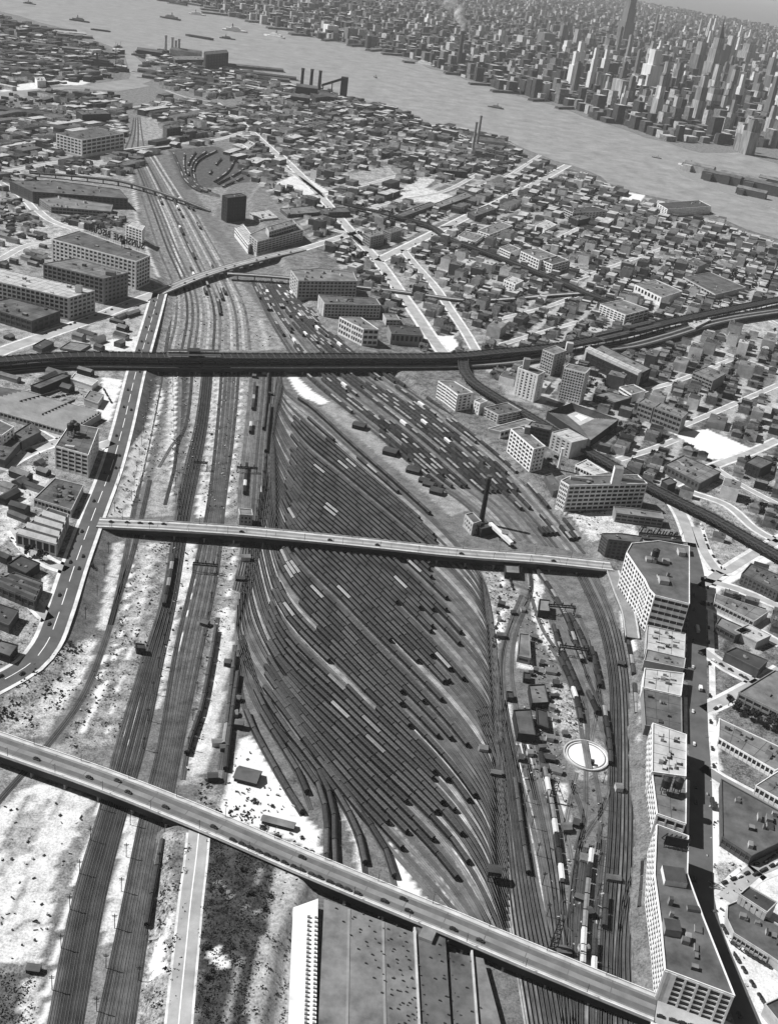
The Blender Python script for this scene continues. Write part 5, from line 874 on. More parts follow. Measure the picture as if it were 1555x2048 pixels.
# signal gantries
def gantry(label, a, b2, h=8.5):
    A, B = at(*a), at(*b2); L = hypot(B[0] - A[0], B[1] - A[1]); t = thing('signal_gantry', label, 'signal gantry', ((A[0] + B[0]) / 2, (A[1] + B[1]) / 2, 0), atan2(B[1] - A[1], B[0] - A[0]))
    for s in (-1, 1):
        for q in (-1.6, 1.6): k = MB(); k.box(s * L / 2, q, 0, h, .6, .6); k.obj('post', M['steel'], t)
    for q in (-1.6, 1.6): k = MB(); k.box(0, q, h - 1.2, h, L + 1, .5); k.obj('truss_chord', M['steel'], t)
    k = MB(); n_ = int(L / 3)
    for i in range(n_): k.beam((-L / 2 + L * i / n_, -1.35, h - .6), (-L / 2 + L * (i + 1) / n_, 1.35, h - .6), .3)
    k.obj('lattice', M['steelm'], t)
    for i in range(max(2, int(L / 6))): k = MB(); k.box(-L / 2 + L * (i + .5) / max(2, int(L / 6)), 0, h, h + 3.2, .9, .6); k.obj('signal_mast', M['steel'], t)
gantry('signal gantry spanning the broad dark lines just below the long bridge', (386, 1143), (434, 1147)); gantry('grey signal gantry beside the square sand house', (1094, 1226), (1146, 1230)); gantry('long dark signal gantry with pale walkway over the coal tracks', (1116, 1308), (1172, 1316))
gantry('short gantry over the left lines above the long bridge', (388, 938), (414, 940)); gantry('low wire gantry over the lead tracks above the long bridge', (474, 944), (514, 946), 6)
bld('dark signal cabin beside the left trunk lines', [(271, 1288), (273, 1297), (291, 1299), (289, 1290)], None, 0, 'black', 'roofk', {}, h=5, clutter=0, name='signal_cabin')
for lab, b0, tp in (('lattice derrick leaning over the white yard strip', (1101, 1604), (1110, 1566)), ('lattice derrick beside the tracks just above the wide bridge', (1104, 1902), (1124, 1842))):
    x, y = at(*b0); t = thing('derrick', lab, 'derrick', (x, y, 0)); zz = np.linspace(5, 60, 400); q = pj(np.full(400, x + 2), np.full(400, y), zz); h = float(zz[np.argmin(abs(q[1] - tp[1]))])
    for s in (-2.2, 2.2): k = MB(); k.beam((s, 0, 0), (s * .6 + 1, 1.5, h), .5); k.obj('leg', M['steel'], t)
    k = MB(); n_ = 7
    for i in range(n_): z0, z1 = h * i / n_, h * (i + 1) / n_; s0 = 2.2 - .9 * i / n_; k.beam((-s0, 0, z0), (s0, .2, z1), .28); k.beam((-s0, 0, z1), (s0, 0, z1), .28)
    k.obj('lattice', M['steel'], t); k = MB(); k.beam((1, 1.5, h), (9, 2, .3), .4); k.obj('boom', M['steel'], t); k = MB(); k.box(0, 0, -.2, .6, 6, 3); k.obj('base_frame', M['steel'], t)
x, y = at(984, 1760); t = thing('signal_tower', 'black four-legged signal tower on a white patch in the throat', 'signal tower', (x, y, 0))
for e in ((-3, -2), (3, -2), (3, 2), (-3, 2)): k = MB(); k.box(e[0], e[1], 0, 6, .5, .5); k.obj('post', M['steel'], t)
k = MB(); k.box(0, 0, 6, 9.5, 8, 6); k.obj('cabin', M['black'], t); k = MB(); k.extr([(-3.4, 9.5), (3.4, 9.5), (0, 11)], -4.5, 4.5); k.obj('roof', M['roofk'], t)
for i, (lab, q, s) in enumerate((('thatch-grey site hut on the white sand by the wide bridge', (556, 1650), (20, 5, 3)), ('dark timber store on the white sand', (495, 1557), (15, 11, 3.5)), ('small dark yard hut at the long coach siding end', (478, 1455), (6, 5, 5)), ('little hut behind the long coach siding', (455, 1330), (5, 5, 4)), ('tiny black hut near the pale left lot', (68, 1942), (7, 4, 3)), ('conveyor house by the foot of the boiler house', (1006, 1080), (6, 6, 9)))):
    x, y = gp(*q); z = hg(x, y); t = thing('yard_hut', lab, 'hut', (x, y, z), -.15 if i < 2 else 0); w, d, hh = s; k = MB(); k.box(0, 0, -.3, hh, w, d); k.obj('wall', M['black' if i != 5 else 'pale'], t); k = MB(); k.extr([(-d * .58, hh - .2), (d * .58, hh - .2), (0, hh + d * .25)], -w * .54, w * .54); k.obj('roof', M['roofd' if i in (1, 3, 4) else 'roofm'], t)
A, B = at(979, 1048, 9), at(1022, 1090, 3); t = thing('coal_conveyor', 'white sloping conveyor running from the coal bunker to the long bridge', 'conveyor', (A[0], A[1], 0)); k = MB(); k.slab([(0, 0), ((B[0] - A[0]), (B[1] - A[1]))], -2, 2, [8, 3], [11, 6]); k.obj('gallery', M['white'], t)
for f_ in (.1, .5, .9): k = MB(); k.box((B[0] - A[0]) * f_, (B[1] - A[1]) * f_, 0, 8.2 - 5 * f_, .8, 2); k.obj('trestle', M['steel'], t)
# telegraph / yard poles
pm_ = MB(); pm_.box(0, 0, -.3, 11, .35, .35); pme = pm_.mesh('pole_shaft', M['steel']); am_ = MB(); am_.box(0, 0, 9.6, 9.9, 3, .25); am_.box(0, 0, 8.6, 8.9, 2.4, .25); ame = am_.mesh('crossarm', M['steel'])
pol = thing('line_pole', 'dark timber line pole with two crossarms beside the tracks', 'pole', (0, 0, 0), 0, 'line poles along the tracks'); place('pole_shaft', pme, pol); place('crossarm', ame, pol)
first = True
for ln, st in (([(205, 1610), (150, 1780), (100, 2000)], 26), ([(262, 1640), (240, 1800), (190, 2040)], 26), ([(330, 1660), (300, 1850), (262, 2040)], 26), ([(340, 1240), (300, 1420), (280, 1560)], 30), ([(440, 1090), (400, 1350), (370, 1540)], 30), ([(1030, 1500), (1085, 1780), (1100, 1900)], 24), ([(1205, 1560), (1195, 1760), (1190, 1980)], 26), ([(300, 800), (262, 1010)], 30), ([(345, 760), (352, 1010)], 34), ([(240, 960), (200, 1180), (150, 1280)], 34)):
    w = Walk(pp(ln, 0, 6)); d = 4
    while d < w.L:
        x, y, a = w(d); z = hg(x, y)
        if first: pol.location = (x, y, z); pol.rotation_euler = (0, 0, a + pi / 2); first = False
        else: copy_tree(pol, (x, y, z), a + pi / 2)
        d += st

# lamp posts on the two long bridges, small huts among the island tracks
lp = {}; sh_ = MB(); sh_.cyl(0, 0, -.1, 7.5, .16, .1, 8); shm = sh_.mesh('lamp_shaft', M['steel']); hd = MB(); hd.beam((0, 0, 7.3), (0, -1.6, 7.6), .14); hd.box(0, -1.6, 7.35, 7.75, .6, .6); hdm = hd.mesh('lamp_head', M['steelm'])
for x, y, z, a, rd in LAMPS:
    if rd not in lp: t = thing('street_lamp', 'slim dark lamp post on the parapet of the ' + ('wide bridge' if rd == 'asph' else 'long bridge'), 'street lamp', (x, y, z), a, 'lamp posts on the bridges'); place('lamp_shaft', shm, t); place('lamp_head', hdm, t); lp[rd] = t
    else: copy_tree(lp[rd], (x, y, z), a)
hr2 = random.Random(12); hp2 = {}
for i, q in enumerate([(1002, 1212), (996, 1240), (1000, 1275), (1025, 1228), (1044, 1222), (1068, 1280), (1082, 1330), (1100, 1345), (1070, 1345), (1106, 1395), (1098, 1480), (1082, 1500), (1095, 1520), (1112, 1545), (1086, 1540), (1040, 1520), (1058, 1510), (1128, 1470), (1060, 1350), (1108, 1440), (1130, 1660), (1150, 1650), (1170, 1720), (1160, 1800), (1176, 1830), (1165, 1900), (1125, 1905), (1150, 1940), (530, 748), (508, 755), (540, 790), (465, 1430), (448, 1500), (425, 1560), (435, 1490), (470, 1400), (480, 1160), (490, 1120), (410, 1250), (500, 1085), (965, 1500), (990, 1550), (1240, 1330), (1235, 1580), (1225, 1760), (1090, 1400), (1102, 1420), (1076, 1482), (1110, 1370), (1092, 1560)]):
    x, y = at(*q); mm = ('black', 'pale', 'brick')[i % 3]; w_, d_, h_ = hr2.uniform(3, 9), hr2.uniform(3, 6), hr2.uniform(2.6, 4.5); gz = 'among the coal tracks and sheds' if 1000 < q[0] < 1140 and q[1] < 1570 else 'beside the throat tracks' if q[1] > 1400 and q[0] > 900 else 'along the left trunk lines' if q[0] < 560 else 'by the loft-side tracks'
    t = thing('yard_hut', {'black': 'small black', 'pale': 'small pale', 'brick': 'small brown'}[mm] + ' track hut ' + gz, 'hut', (x, y, 0), hr2.uniform(-.3, .3), 'track huts in the yard'); k = MB(); k.box(0, 0, -.2, h_, w_, d_); k.obj('wall', M[mm], t); k = MB(); k.extr([(-d_ * .56, h_ - .1), (d_ * .56, h_ - .1), (0, h_ + d_ * .22)], -w_ * .54, w_ * .54); k.obj('roof', M[('roofk', 'roofm', 'roofd')[i % 3]], t)

# ================================================================== SIGNS
def letters(text, size, depth, m, parent, spacing=1.1, shear=0.0, bold=.012):
    x = 0.0
    for ch in text:
        if ch == ' ': x += size * .45; continue
        cu = bpy.data.curves.new('letter', 'FONT'); cu.body = ch; cu.size = size; cu.extrude = depth; cu.shear = shear; cu.offset = size * bold
        tmp = bpy.data.objects.new('letter', cu); COL.objects.link(tmp); dg = bpy.context.evaluated_depsgraph_get(); me = bpy.data.meshes.new_from_object(tmp.evaluated_get(dg)); me.name = 'letter'
        bpy.data.objects.remove(tmp); bpy.data.curves.remove(cu); me.materials.clear(); me.materials.append(M[m])
        xs = [v.co.x for v in me.vertices]; mn, mx = min(xs), max(xs)
        o = place('letter', me, parent, (x - mn, 0, 0)); o.rotation_euler = (pi / 2, 0, 0); x += (mx - mn) * spacing + size * .06
    return x
a, b2 = at(288, 507, ztw), at(168, 465, ztw)
Ls_ = hypot(b2[0] - a[0], b2[1] - a[1]); an = atan2(b2[1] - a[1], b2[0] - a[0])
sg = thing('rooftop_sign', 'giant lettered sign, seen from behind, on the roof of the long white gridded factory', 'sign', (a[0], a[1], ztw + 6), an)
wid = letters('SUNSHINE BISCUITS', 13, .5, 'steel', sg, bold=.03); s_ = Ls_ / wid
for ch in sg.children: ch.location.x *= s_; ch.scale = (s_ * .98, 1.0, 1)
for z in (-1.2, 10.2): k = MB(); k.box(Ls_ / 2, -.9, z, z + .4, Ls_, .3); k.obj('sign_beam', M['steel'], sg)
for i in range(9): k = MB(); k.beam((Ls_ * i / 8, -1.0, -6), (Ls_ * i / 8, -1.0, 10), .3); k.beam((Ls_ * i / 8, -5, -6), (Ls_ * i / 8, -1.0, 6), .25); k.obj('sign_strut', M['steel'], sg)
a, b2 = at(1277, 1067, ztr + 1), at(1362, 1076, ztr + 1); Ls_ = hypot(b2[0] - a[0], b2[1] - a[1]); an = atan2(b2[1] - a[1], b2[0] - a[0])
sg = thing('rooftop_sign', 'dark slanted script-like lettering standing on the low dark roof', 'sign', (a[0], a[1], ztr + 1.5), an)
wid = letters('Tribune', 11, .35, 'steel', sg, shear=.35); s_ = Ls_ * .92 / wid
for ch in sg.children: ch.location.x *= s_; ch.scale = (s_, 1, 1)
k = MB(); k.box(Ls_ / 2, .6, -.7, -.2, Ls_, .4); k.obj('sign_beam', M['steel'], sg)
for i in range(8): k = MB(); k.beam((Ls_ * i / 7, .6, -1.6), (Ls_ * i / 7, .6, 6), .25); k.beam((Ls_ * i / 7, 4.5, -1.6), (Ls_ * i / 7, .6, 5), .25); k.obj('sign_strut', M['steel'], sg)

# ================================================================== SEATING BOWL
OUT = [at(*q, 15) for q in [(1093, 825), (1142, 807), (1236, 840), (1180, 882)]]; INN = [at(*q, 6.6) for q in [(1130, 830), (1146, 822), (1190, 838), (1158, 853)]]
bx_, by_ = sum(p[0] for p in OUT) / 4, sum(p[1] for p in OUT) / 4; t = thing('seating_bowl', 'open four-sided seating bowl with a pale floor in the middle', 'stadium', (bx_, by_, 0)); occ_poly(OUT, 8)
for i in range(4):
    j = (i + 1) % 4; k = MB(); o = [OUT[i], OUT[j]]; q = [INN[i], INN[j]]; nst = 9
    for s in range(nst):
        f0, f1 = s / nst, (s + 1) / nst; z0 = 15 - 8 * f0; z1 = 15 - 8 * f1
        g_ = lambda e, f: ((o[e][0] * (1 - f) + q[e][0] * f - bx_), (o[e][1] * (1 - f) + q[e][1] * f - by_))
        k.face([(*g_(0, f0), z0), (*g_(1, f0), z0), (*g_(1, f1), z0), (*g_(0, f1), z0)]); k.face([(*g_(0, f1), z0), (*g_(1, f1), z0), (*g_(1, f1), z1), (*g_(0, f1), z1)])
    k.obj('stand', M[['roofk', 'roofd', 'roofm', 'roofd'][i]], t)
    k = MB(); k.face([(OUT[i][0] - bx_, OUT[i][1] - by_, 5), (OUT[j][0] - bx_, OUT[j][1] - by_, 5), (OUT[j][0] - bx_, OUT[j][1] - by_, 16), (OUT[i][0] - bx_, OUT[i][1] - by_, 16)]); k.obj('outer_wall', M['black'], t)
k = MB(); k.face([(p[0] - bx_, p[1] - by_, 6.7) for p in INN]); k.obj('arena_floor', M['pale'], t)
k = MB(); k.face([((p[0] * .45 + INN[0][0] * .25 + INN[2][0] * .3) - bx_, (p[1] * .45 + INN[0][1] * .25 + INN[2][1] * .3) - by_, 6.9) for p in INN]); k.obj('seat_block', M['white'], t)

# ================================================================== ROLLING STOCK
LEN = 20.3
def coach_parts(rm):
    b_ = MB(); b_.box(0, 0, 1.0, 3.35, LEN, 3.05); body = b_.mesh('body', M['coach'])
    r = MB(); r.extr([(-1.55, 3.352), (1.55, 3.352), (1.5, 3.55), (1.05, 3.85), (.62, 3.95), (.6, 4.35), (-.6, 4.35), (-.62, 3.95), (-1.05, 3.85), (-1.5, 3.55)], -LEN / 2 - .1, LEN / 2 + .1); roof = r.mesh('roof', M[rm])
    q = MB(); q.box(0, 0, .35, 1.0, 4.2, 2.5); tr = q.mesh('truck', M['truck']); return body, roof, tr
def coach(rm, label):
    bo, ro, tr = CP[rm]; t = thing('passenger_coach', label, 'railway coach', (0, 0, 0), 0, 'coaches stored in the yard'); place('body', bo, t); place('roof', ro, t); place('truck', tr, t, (-6.6, 0, 0)); place('truck', tr, t, (6.6, 0, 0)); return t
CP = {'croof': coach_parts('croof'), 'croofl': coach_parts('croofl')}
rr = random.Random(3); cars = []
def fill(w, d0, d1, p_on, p_empty=.0, L=LEN, gap=.85, zone='', tr=''):
    d = d0 + L / 2; run = True; left = 0
    while d + L / 2 < d1:
        if left <= 0: run = rr.random() < p_on; left = rr.randint(3, 9) if run else rr.randint(1, 4)
        if run: x, y, a = w(d); cars.append((x, y, a, zone, tr))
        left -= 1; d += L + gap
for i, (w, k0, k1) in enumerate(YT):
    u = i / len(YT); r_ = rr.random(); s0 = k0 - 45 + (k1 - k0) * rr.uniform(0, .12); s1 = k1 + rr.uniform(-55, 40)
    if i in (2, 3, 9): fill(w, s0, s1, .35, zone='edge'); continue
    if r_ < .06: continue
    fill(w, s0, s1, .93 if r_ > .25 else .7, zone='upper' if u < .5 else 'lower')
for q, a, b2 in ((0, .35, 1), (1, .45, .97), (2, .25, 1), (3, .3, 1), (4, .35, .95), (5, .2, .95)):
    w = Walk(EXTRA[q]); fill(w, w.L * a, w.L * b2, .9, zone='side')
for q in SPUR: w = Walk(q); fill(w, w.L * .1, w.L * .95, .95, zone='spur')
for q, a, b2 in ((S2[4], .86, .93),): w = Walk(q); fill(w, w.L * a, w.L * b2, 1, zone='main')
w = Walk(TH[6]); fill(w, w.L * .30, w.L * .62, 1, zone='throat'); w = Walk(TH[3]); fill(w, w.L * .16, w.L * .2, 1, zone='throat')
for q, a, b2 in ((S3[4], .05, .45), (S3[5], .3, .52)): w = Walk(q); fill(w, w.L * a, w.L * b2, .9, zone='upperlead')
def onview(x, y): a, b2 = pj(x, y, 3); return -10 < a < 1565 and -10 < b2 < 2058
cars = [c for c in cars if onview(c[0], c[1])]; cars.sort(key=lambda c: c[0]**2 + c[1]**2)
CL = {'upper': 'dark coach in packed rows above the long bridge', 'lower': 'dark coach in packed rows', 'side': 'dark coach on the curving side tracks beside the white sand', 'spur': 'dark coach in the single string beside the pale embankment strip', 'main': 'dark coach alone on the broad trunk lines below the wide bridge', 'throat': 'dark coach in the lone string down the throat tracks', 'upperlead': 'dark coach on the lead tracks left of the packed rows', 'edge': 'dark coach on the top edge tracks along the platform strip'}
protoD = {z: None for z in CL}; nD = 0; rest = []
for i, (x, y, a, zn, tr) in enumerate(cars):
    if i >= 296: rest.append((x, y, a)); continue
    pale = rr.random() < .03; a_, b_ = pj(x, y, 3); sub = ''
    if zn in ('lower', 'upper'):
        sub = (', at the throat end of its row' if a_ > 840 else ', at the ladder end of its row' if a_ < 600 else ', midway along its row') + (', under the long bridge' if 1110 < b_ < 1240 else ', by the wide bridge' if b_ > 1640 else '')
    key = (zn, pale, sub)
    if key not in protoD or protoD[key] is None:
        c = coach('croofl' if pale else 'croof', CL[zn].replace('dark coach', 'pale-roofed coach') if pale else CL[zn]); c['label'] += sub; c.location = (x, y, .42); c.rotation_euler = (0, 0, a); protoD[key] = c
    else: copy_tree(protoD[key], (x, y, .42), a)
k = MB()
for x, y, a in rest:
    pale = 2 if rr.random() < .03 else 1; ca, sa = cos(a), sin(a); k.box(x, y, 1.0, 3.75, LEN, 3.05, a, 0)
    T = lambda u, v, z: (x + ca * u - sa * v, y + sa * u + ca * v, z)
    h2 = LEN / 2; sec = [(-1.55, 3.76), (-1.05, 4.2), (-.6, 4.32), (-.6, 4.72), (.6, 4.72), (.6, 4.32), (1.05, 4.2), (1.55, 3.76)]
    for (v0, z0), (v1, z1) in zip(sec, sec[1:]): k.face([T(-h2, v0, z0), T(h2, v0, z0), T(h2, v1, z1), T(-h2, v1, z1)], pale)
    k.face([T(-h2, v, z) for v, z in sec], 0)
if rest:
    M['croofs'] = mat('far_coach_roof_paint', .06, .5, .06, detail=1); k.obj('stored_coaches', [M['coach'], M['croofs'], M['croofl']], stuff=True)
print('coaches', len(cars), 'rest', len(rest))
# freight cars
BL = 12.2
def boxcar_parts(m, rm):
    b_ = MB(); b_.box(0, 0, 1.0, 3.7, BL, 2.9); r = MB(); r.extr([(-1.5, 3.702), (1.5, 3.702), (1.5, 3.8), (0, 4.15), (-1.5, 3.8)], -BL / 2 - .05, BL / 2 + .05); r.box(0, 0, 4.16, 4.26, BL, .5)
    q = MB(); q.box(0, 0, .35, 1.0, 2.4, 2.2); return b_.mesh('body', M[m]), r.mesh('roof', M[rm]), q.mesh('truck', M['truck'])
BP = {'dark': boxcar_parts('box', 'box'), 'grey': boxcar_parts('box', 'croofl'), 'white': boxcar_parts('boxl', 'boxl')}
FL = []
def ffill(path, p_on, z=.42, zone='freight', a0=0, a1=1, wht=.025):
    w = Walk(path); d = w.L * a0 + 6; left = 0; run = False
    while d < w.L * a1 - 6:
        if left <= 0: run = rr.random() < p_on; left = rr.randint(2, 7) if run else rr.randint(1, 6)
        if run: x, y, a = w(d); FL.append((x, y, a, zone, 'white' if rr.random() < wht else ('grey' if rr.random() < .3 else 'dark')))
        left -= 1; d += BL + .9
for i, q in enumerate(FR):
    if q: ffill(q, .0 if i in (6,) else (.62 if i > 2 else .42), a0=.04, a1=.98 if i > 10 else .88)
for i, q in enumerate(TR):
    if i in (0,): ffill(q, .55, zone='lower', a0=.35, a1=.85, wht=.12)
    elif i == 7: ffill(q, .3, zone='lower', a0=.05, a1=.5)
    elif i == 8: ffill(q, .25, zone='lower', a0=.2, a1=.9)
ffill(MISC[2], .3, zone='island', a0=.1, a1=.5); ffill(MISC[4], .5, zone='island', a0=.3, a1=.7); ffill(MISC[6], .7, zone='island', a0=.1, a1=.8, wht=0); ffill(MISC[5], .5, zone='island', a0=0, a1=.7, wht=0); ffill(TH[1], .3, zone='throat', a0=.05, a1=.5); ffill(S1[1], .04, zone='trunk'); ffill(S3[1], .3, zone='lead')
for q in (TM[1], TM[3], TN[0], TN[2], TN[4]): ffill(q, .34, zone='throat', a0=.05, a1=.8, wht=.12)
ffill(MISC[-5 - 3], .5, zone='island', a0=.2, a1=.9); ffill(MISC[-4], .6, zone='island', a0=.1, a1=.9, wht=0); ffill(MISC[-3], .5, zone='island', a0=.2, a1=.9)
for q in LOOP: ffill(q, .85, zone='loop', a0=.05, a1=.95, wht=0)
for q in U1[5:]: ffill(q, .13, zone='upper', a0=.1, a1=.7, wht=.1)
FL = [c for c in FL if onview(c[0], c[1])]; FL.sort(key=lambda c: c[0]**2 + c[1]**2)
ZL = {'freight': 'in the slanting freight tracks', 'lower': 'in the strings on the tracks along the white lofts', 'island': 'on the coal tracks around the gantries', 'throat': 'among the throat tracks', 'trunk': 'on the trunk lines', 'lead': 'on the lead tracks above the long bridge', 'loop': 'packed in the loop tracks', 'upper': 'on the tracks beyond the pale road bridge'}
pr = {}; k = MB(); nb = 0
for x, y, a, zn, ty in FL:
    if nb < 296:
        nb += 1; a_, b_ = pj(x, y, 3); sub = '' if zn != 'freight' else (', beyond the black viaduct' if b_ < 735 else ', near the long bridge' if b_ > 960 else ', along the loft fronts' if (a_ - 800) > (b_ - 745) * 1.22 else ', along the platform strip'); key = (zn, ty, sub)
        if key not in pr:
            t = thing('boxcar', {'dark': 'dark boxcar ', 'grey': 'grey-roofed boxcar ', 'white': 'white refrigerator boxcar '}[ty] + ZL[zn] + sub, 'boxcar', (x, y, .42), a, 'freight cars standing in the yards'); bo, ro, tk = BP[ty]; place('body', bo, t); place('roof', ro, t); place('truck', tk, t, (-4, 0, 0)); place('truck', tk, t, (4, 0, 0)); pr[key] = t
        else: copy_tree(pr[key], (x, y, .42), a)
    else: k.box(x, y, 1.2, 4.3, BL, 2.9, a, 0 if ty != 'white' else 2, {'dark': 0, 'grey': 1, 'white': 2}[ty])
if k.f: k.obj('standing_freight_cars', [M['box'], M['croofl'], M['boxl']], stuff=True)
print('boxcars', len(FL))
# ================================================================== ROAD VEHICLES
def car_meshes(m):
    b_ = MB(); b_.extr([(-.88, .32), (.88, .32), (.88, .95), (.62, 1.08), (-.62, 1.08), (-.88, .95)], -2.25, 2.25); c = MB(); c.extr([(-.74, 1.05), (.74, 1.05), (.64, 1.72), (-.64, 1.72)], -1.3, .95)
    q = MB(); q.box(0, 0, 0, .68, .68, .22); return b_.mesh('body', M[m]), c.mesh('cabin', M[m]), q.mesh('wheel', M['truck'])
CMs = {'car': car_meshes('car'), 'carl': car_meshes('carl')}
proto_c = {}; rv = random.Random(9); NV = [0]
def car(x, y, z, a, label, group, pale=False):
    key = (label, pale)
    if key not in proto_c:
        bo, ca, wh = CMs['carl' if pale else 'car']; t = thing('parked_car' if 'parked' in label else 'motor_car', label, 'car', (x, y, z), a, group); place('body', bo, t); place('cabin', ca, t)
        for u, v in ((-1.4, -.85), (1.4, -.85), (-1.4, .85), (1.4, .85)): place('wheel', wh, t, (u, v, 0))
        proto_c[key] = t
    else: copy_tree(proto_c[key], (x, y, z), a)
    NV[0] += 1
def lane(path, zf, d0, d1, n, off, label, group, jit=.3, back=False, palep=.0):
    w = Walk(path)
    for i in range(n):
        d = w.L * (d0 + (d1 - d0) * (i + .5 + rv.uniform(-jit, jit)) / n); x, y, a = w(d); x += sin(a) * off; y -= cos(a) * off
        pale = rv.random() < palep; car(x, y, zf(d) if callable(zf) else (hg(x, y) + .25 if zf is None else zf), a + (pi if back else 0) + rv.uniform(-.03, .03), label.replace('dark', 'pale') if pale else label, group, pale)
bw_ = Walk(BIG[0]); zb_ = lambda d: float(np.interp(d, bw_.c, BIG[1])) + .03
lane(BIG[0], zb_, .44, .63, 15, 6.0, 'dark car parked in the row along the near kerb of the wide bridge', 'cars parked on the wide bridge', .12)
lane(BIG[0], zb_, .06, .44, 6, 2.6, 'dark car driving on the near lane of the wide bridge', 'cars driving on the wide bridge', .45); lane(BIG[0], zb_, .62, .8, 4, 3.6, 'dark car on the wide bridge past the parked row', 'cars driving on the wide bridge', .4); lane(BIG[0], zb_, .1, .9, 3, -3, 'dark car driving on the far lane of the wide bridge', 'cars driving on the wide bridge', .4)
lw_ = Walk(LONG[0]); zl_ = lambda d: float(np.interp(d, lw_.c, LONG[1])) + .03
lane(LONG[0], zl_, .01, .14, 5, -2.5, 'dark car queueing at the avenue end of the long bridge', 'cars on the long bridge', .2); lane(LONG[0], zl_, .15, .98, 5, 2, 'dark car crossing the long bridge', 'cars on the long bridge', .4)
lane(AVB[0], lambda d: float(np.interp(d, Walk(AVB[0]).c, AVB[1])) + .03, .1, .95, 9, 4, 'dark car on the pale road bridge by the lettered factory', 'cars on the pale road bridge', .4)
lane(SKILL, None, .02, .97, 17, 4.2, 'dark car on the embankment side of the divided avenue', 'cars on the divided avenue', .45); lane(SKILL, None, .02, .97, 10, -4.2, 'dark car on the factory side of the divided avenue', 'cars on the divided avenue', .45, True)
lane(NORTH, None, .03, .95, 12, 3.5, 'dark car driving on the dark boulevard', 'cars on the boulevard', .4, palep=.2); lane(NORTH, None, .06, .4, 20, 9.5, 'dark car parked on the white kerb strip of the boulevard', 'cars parked by the boulevard', .25, palep=.1); lane(NORTH, None, .42, .78, 11, 13, 'dark car parked at the edge of the white forecourt', 'cars parked by the boulevard', .35, palep=.2); lane(NORTH, None, .1, .62, 9, -9.5, 'dark car parked beside the white lofts on the boulevard', 'cars parked by the boulevard', .3)
for pts, n_, off, lb in (([(1447, 1690), (1505, 1726), (1555, 1700)], 9, 2, 'dark car parked around the large plain grey roof'), ([(1450, 1850), (1470, 1885), (1540, 1930)], 12, 3, 'dark car parked around the round-cornered low roof'), ([(1392, 1045), (1412, 1105), (1440, 1140)], 9, -3.5, 'dark car parked on the white forked street'), ([(1500, 1748), (1550, 1722)], 5, 2, 'dark car standing at the white street corner'), ([(1440, 1770), (1500, 1745)], 4, 0, 'dark car on the sandy white street'),
    ([(1460, 1900), (1545, 2040)], 7, 0, 'dark car parked on the white sand street'), ([(1310, 2025), (1390, 2048)], 4, 3, 'dark car beside the tall white five-bay front'), ([(1090, 830), (1120, 806), (1240, 834)], 0, 6, ''), ([(1400, 1305), (1505, 1362)], 6, 3, 'dark car parked by the triangular lot'), ([(1405, 1425), (1430, 1410), (1505, 1370)], 5, 3, 'dark car near the bay-windowed factory'), ([(1425, 1205), (1500, 1240)], 7, 5, 'dark car parked before the squared-roof shed'),
    ([(1120, 800), (1230, 828)], 11, 0, 'dark car parked between the tower block and the bowl'), ([(1000, 1170), (990, 1260), (985, 1300)], 8, 0, 'dark car standing on the white yard patch'), ([(1020, 1150), (1030, 1180)], 6, 2, 'dark car parked near the oil house'), ([(80, 670), (260, 605)], 12, 3, 'dark car on the avenue by the black-ended lofts'), ([(440, 220), (540, 300), (690, 450), (830, 630)], 26, 4, 'dark car on the long diagonal avenue'), ([(770, 520), (860, 470), (1080, 358)], 12, 3, 'dark car on the wide cross avenue'), ([(205, 775), (225, 810)], 7, 0, 'dark car on the white forecourt'), ([(95, 800), (160, 785)], 9, 0, 'dark car parked in the ridged factory yard')):
    if n_: lane(pg(pts), None, 0, 1, n_, off, lb, 'cars on the streets', .4, palep=.12)
# trucks and buses
def truck(q, a, label, cat, L=8, pale=True, z=None):
    x, y = gp(*q); z = hg(x, y) + .2 if z is None else z; t = thing('bus' if cat == 'bus' else 'delivery_truck', label, cat, (x, y, z), a); k = MB()
    if cat == 'bus': k.extr([(-1.25, .5), (1.25, .5), (1.25, 2.9), (1.0, 3.15), (-1.0, 3.15), (-1.25, 2.9)], -L / 2, L / 2)
    else: k.box(-.9, 0, .9, 3.4, L - 2, 2.5)
    k.obj('body' if cat == 'bus' else 'cargo_box', M['carl' if pale else 'car'], t)
    if cat != 'bus': k = MB(); k.extr([(-1.05, .6), (1.05, .6), (1.05, 1.6), (.9, 2.5), (-.9, 2.5), (-1.05, 1.6)], L / 2 - 1.9, L / 2); k.obj('cab', M['car'], t)
    for u in (-L * .32, L * .32):
        for v in (-1.1, 1.1): k = MB(); k.box(u, v, 0, .95, .95, .3); k.obj('wheel', M['truck'], t)
truck((1469, 1699), -.55, 'white truck backed up at the corner of the large plain grey roof', 'truck'); truck((1487, 1711), -.5, 'pale truck beside the white one at the grey roof dock', 'truck'); truck((1423, 1612), 1.55, 'dark bus standing on the white forecourt of the boulevard', 'bus', 10, False); truck((1393, 1262), 1.5, 'pale bus driving on the boulevard', 'bus', 9); truck((1398, 1380), 1.5, 'pale truck on the dark boulevard near the fork', 'truck', 7); truck((256, 1576), .1, 'bus', 'bus', 9, False) if False else None
x, y, a = bw_(bw_.L * .2); truck((0, 0), a, 'long dark truck on the far side of the wide bridge', 'truck', 9, False, None) if False else None

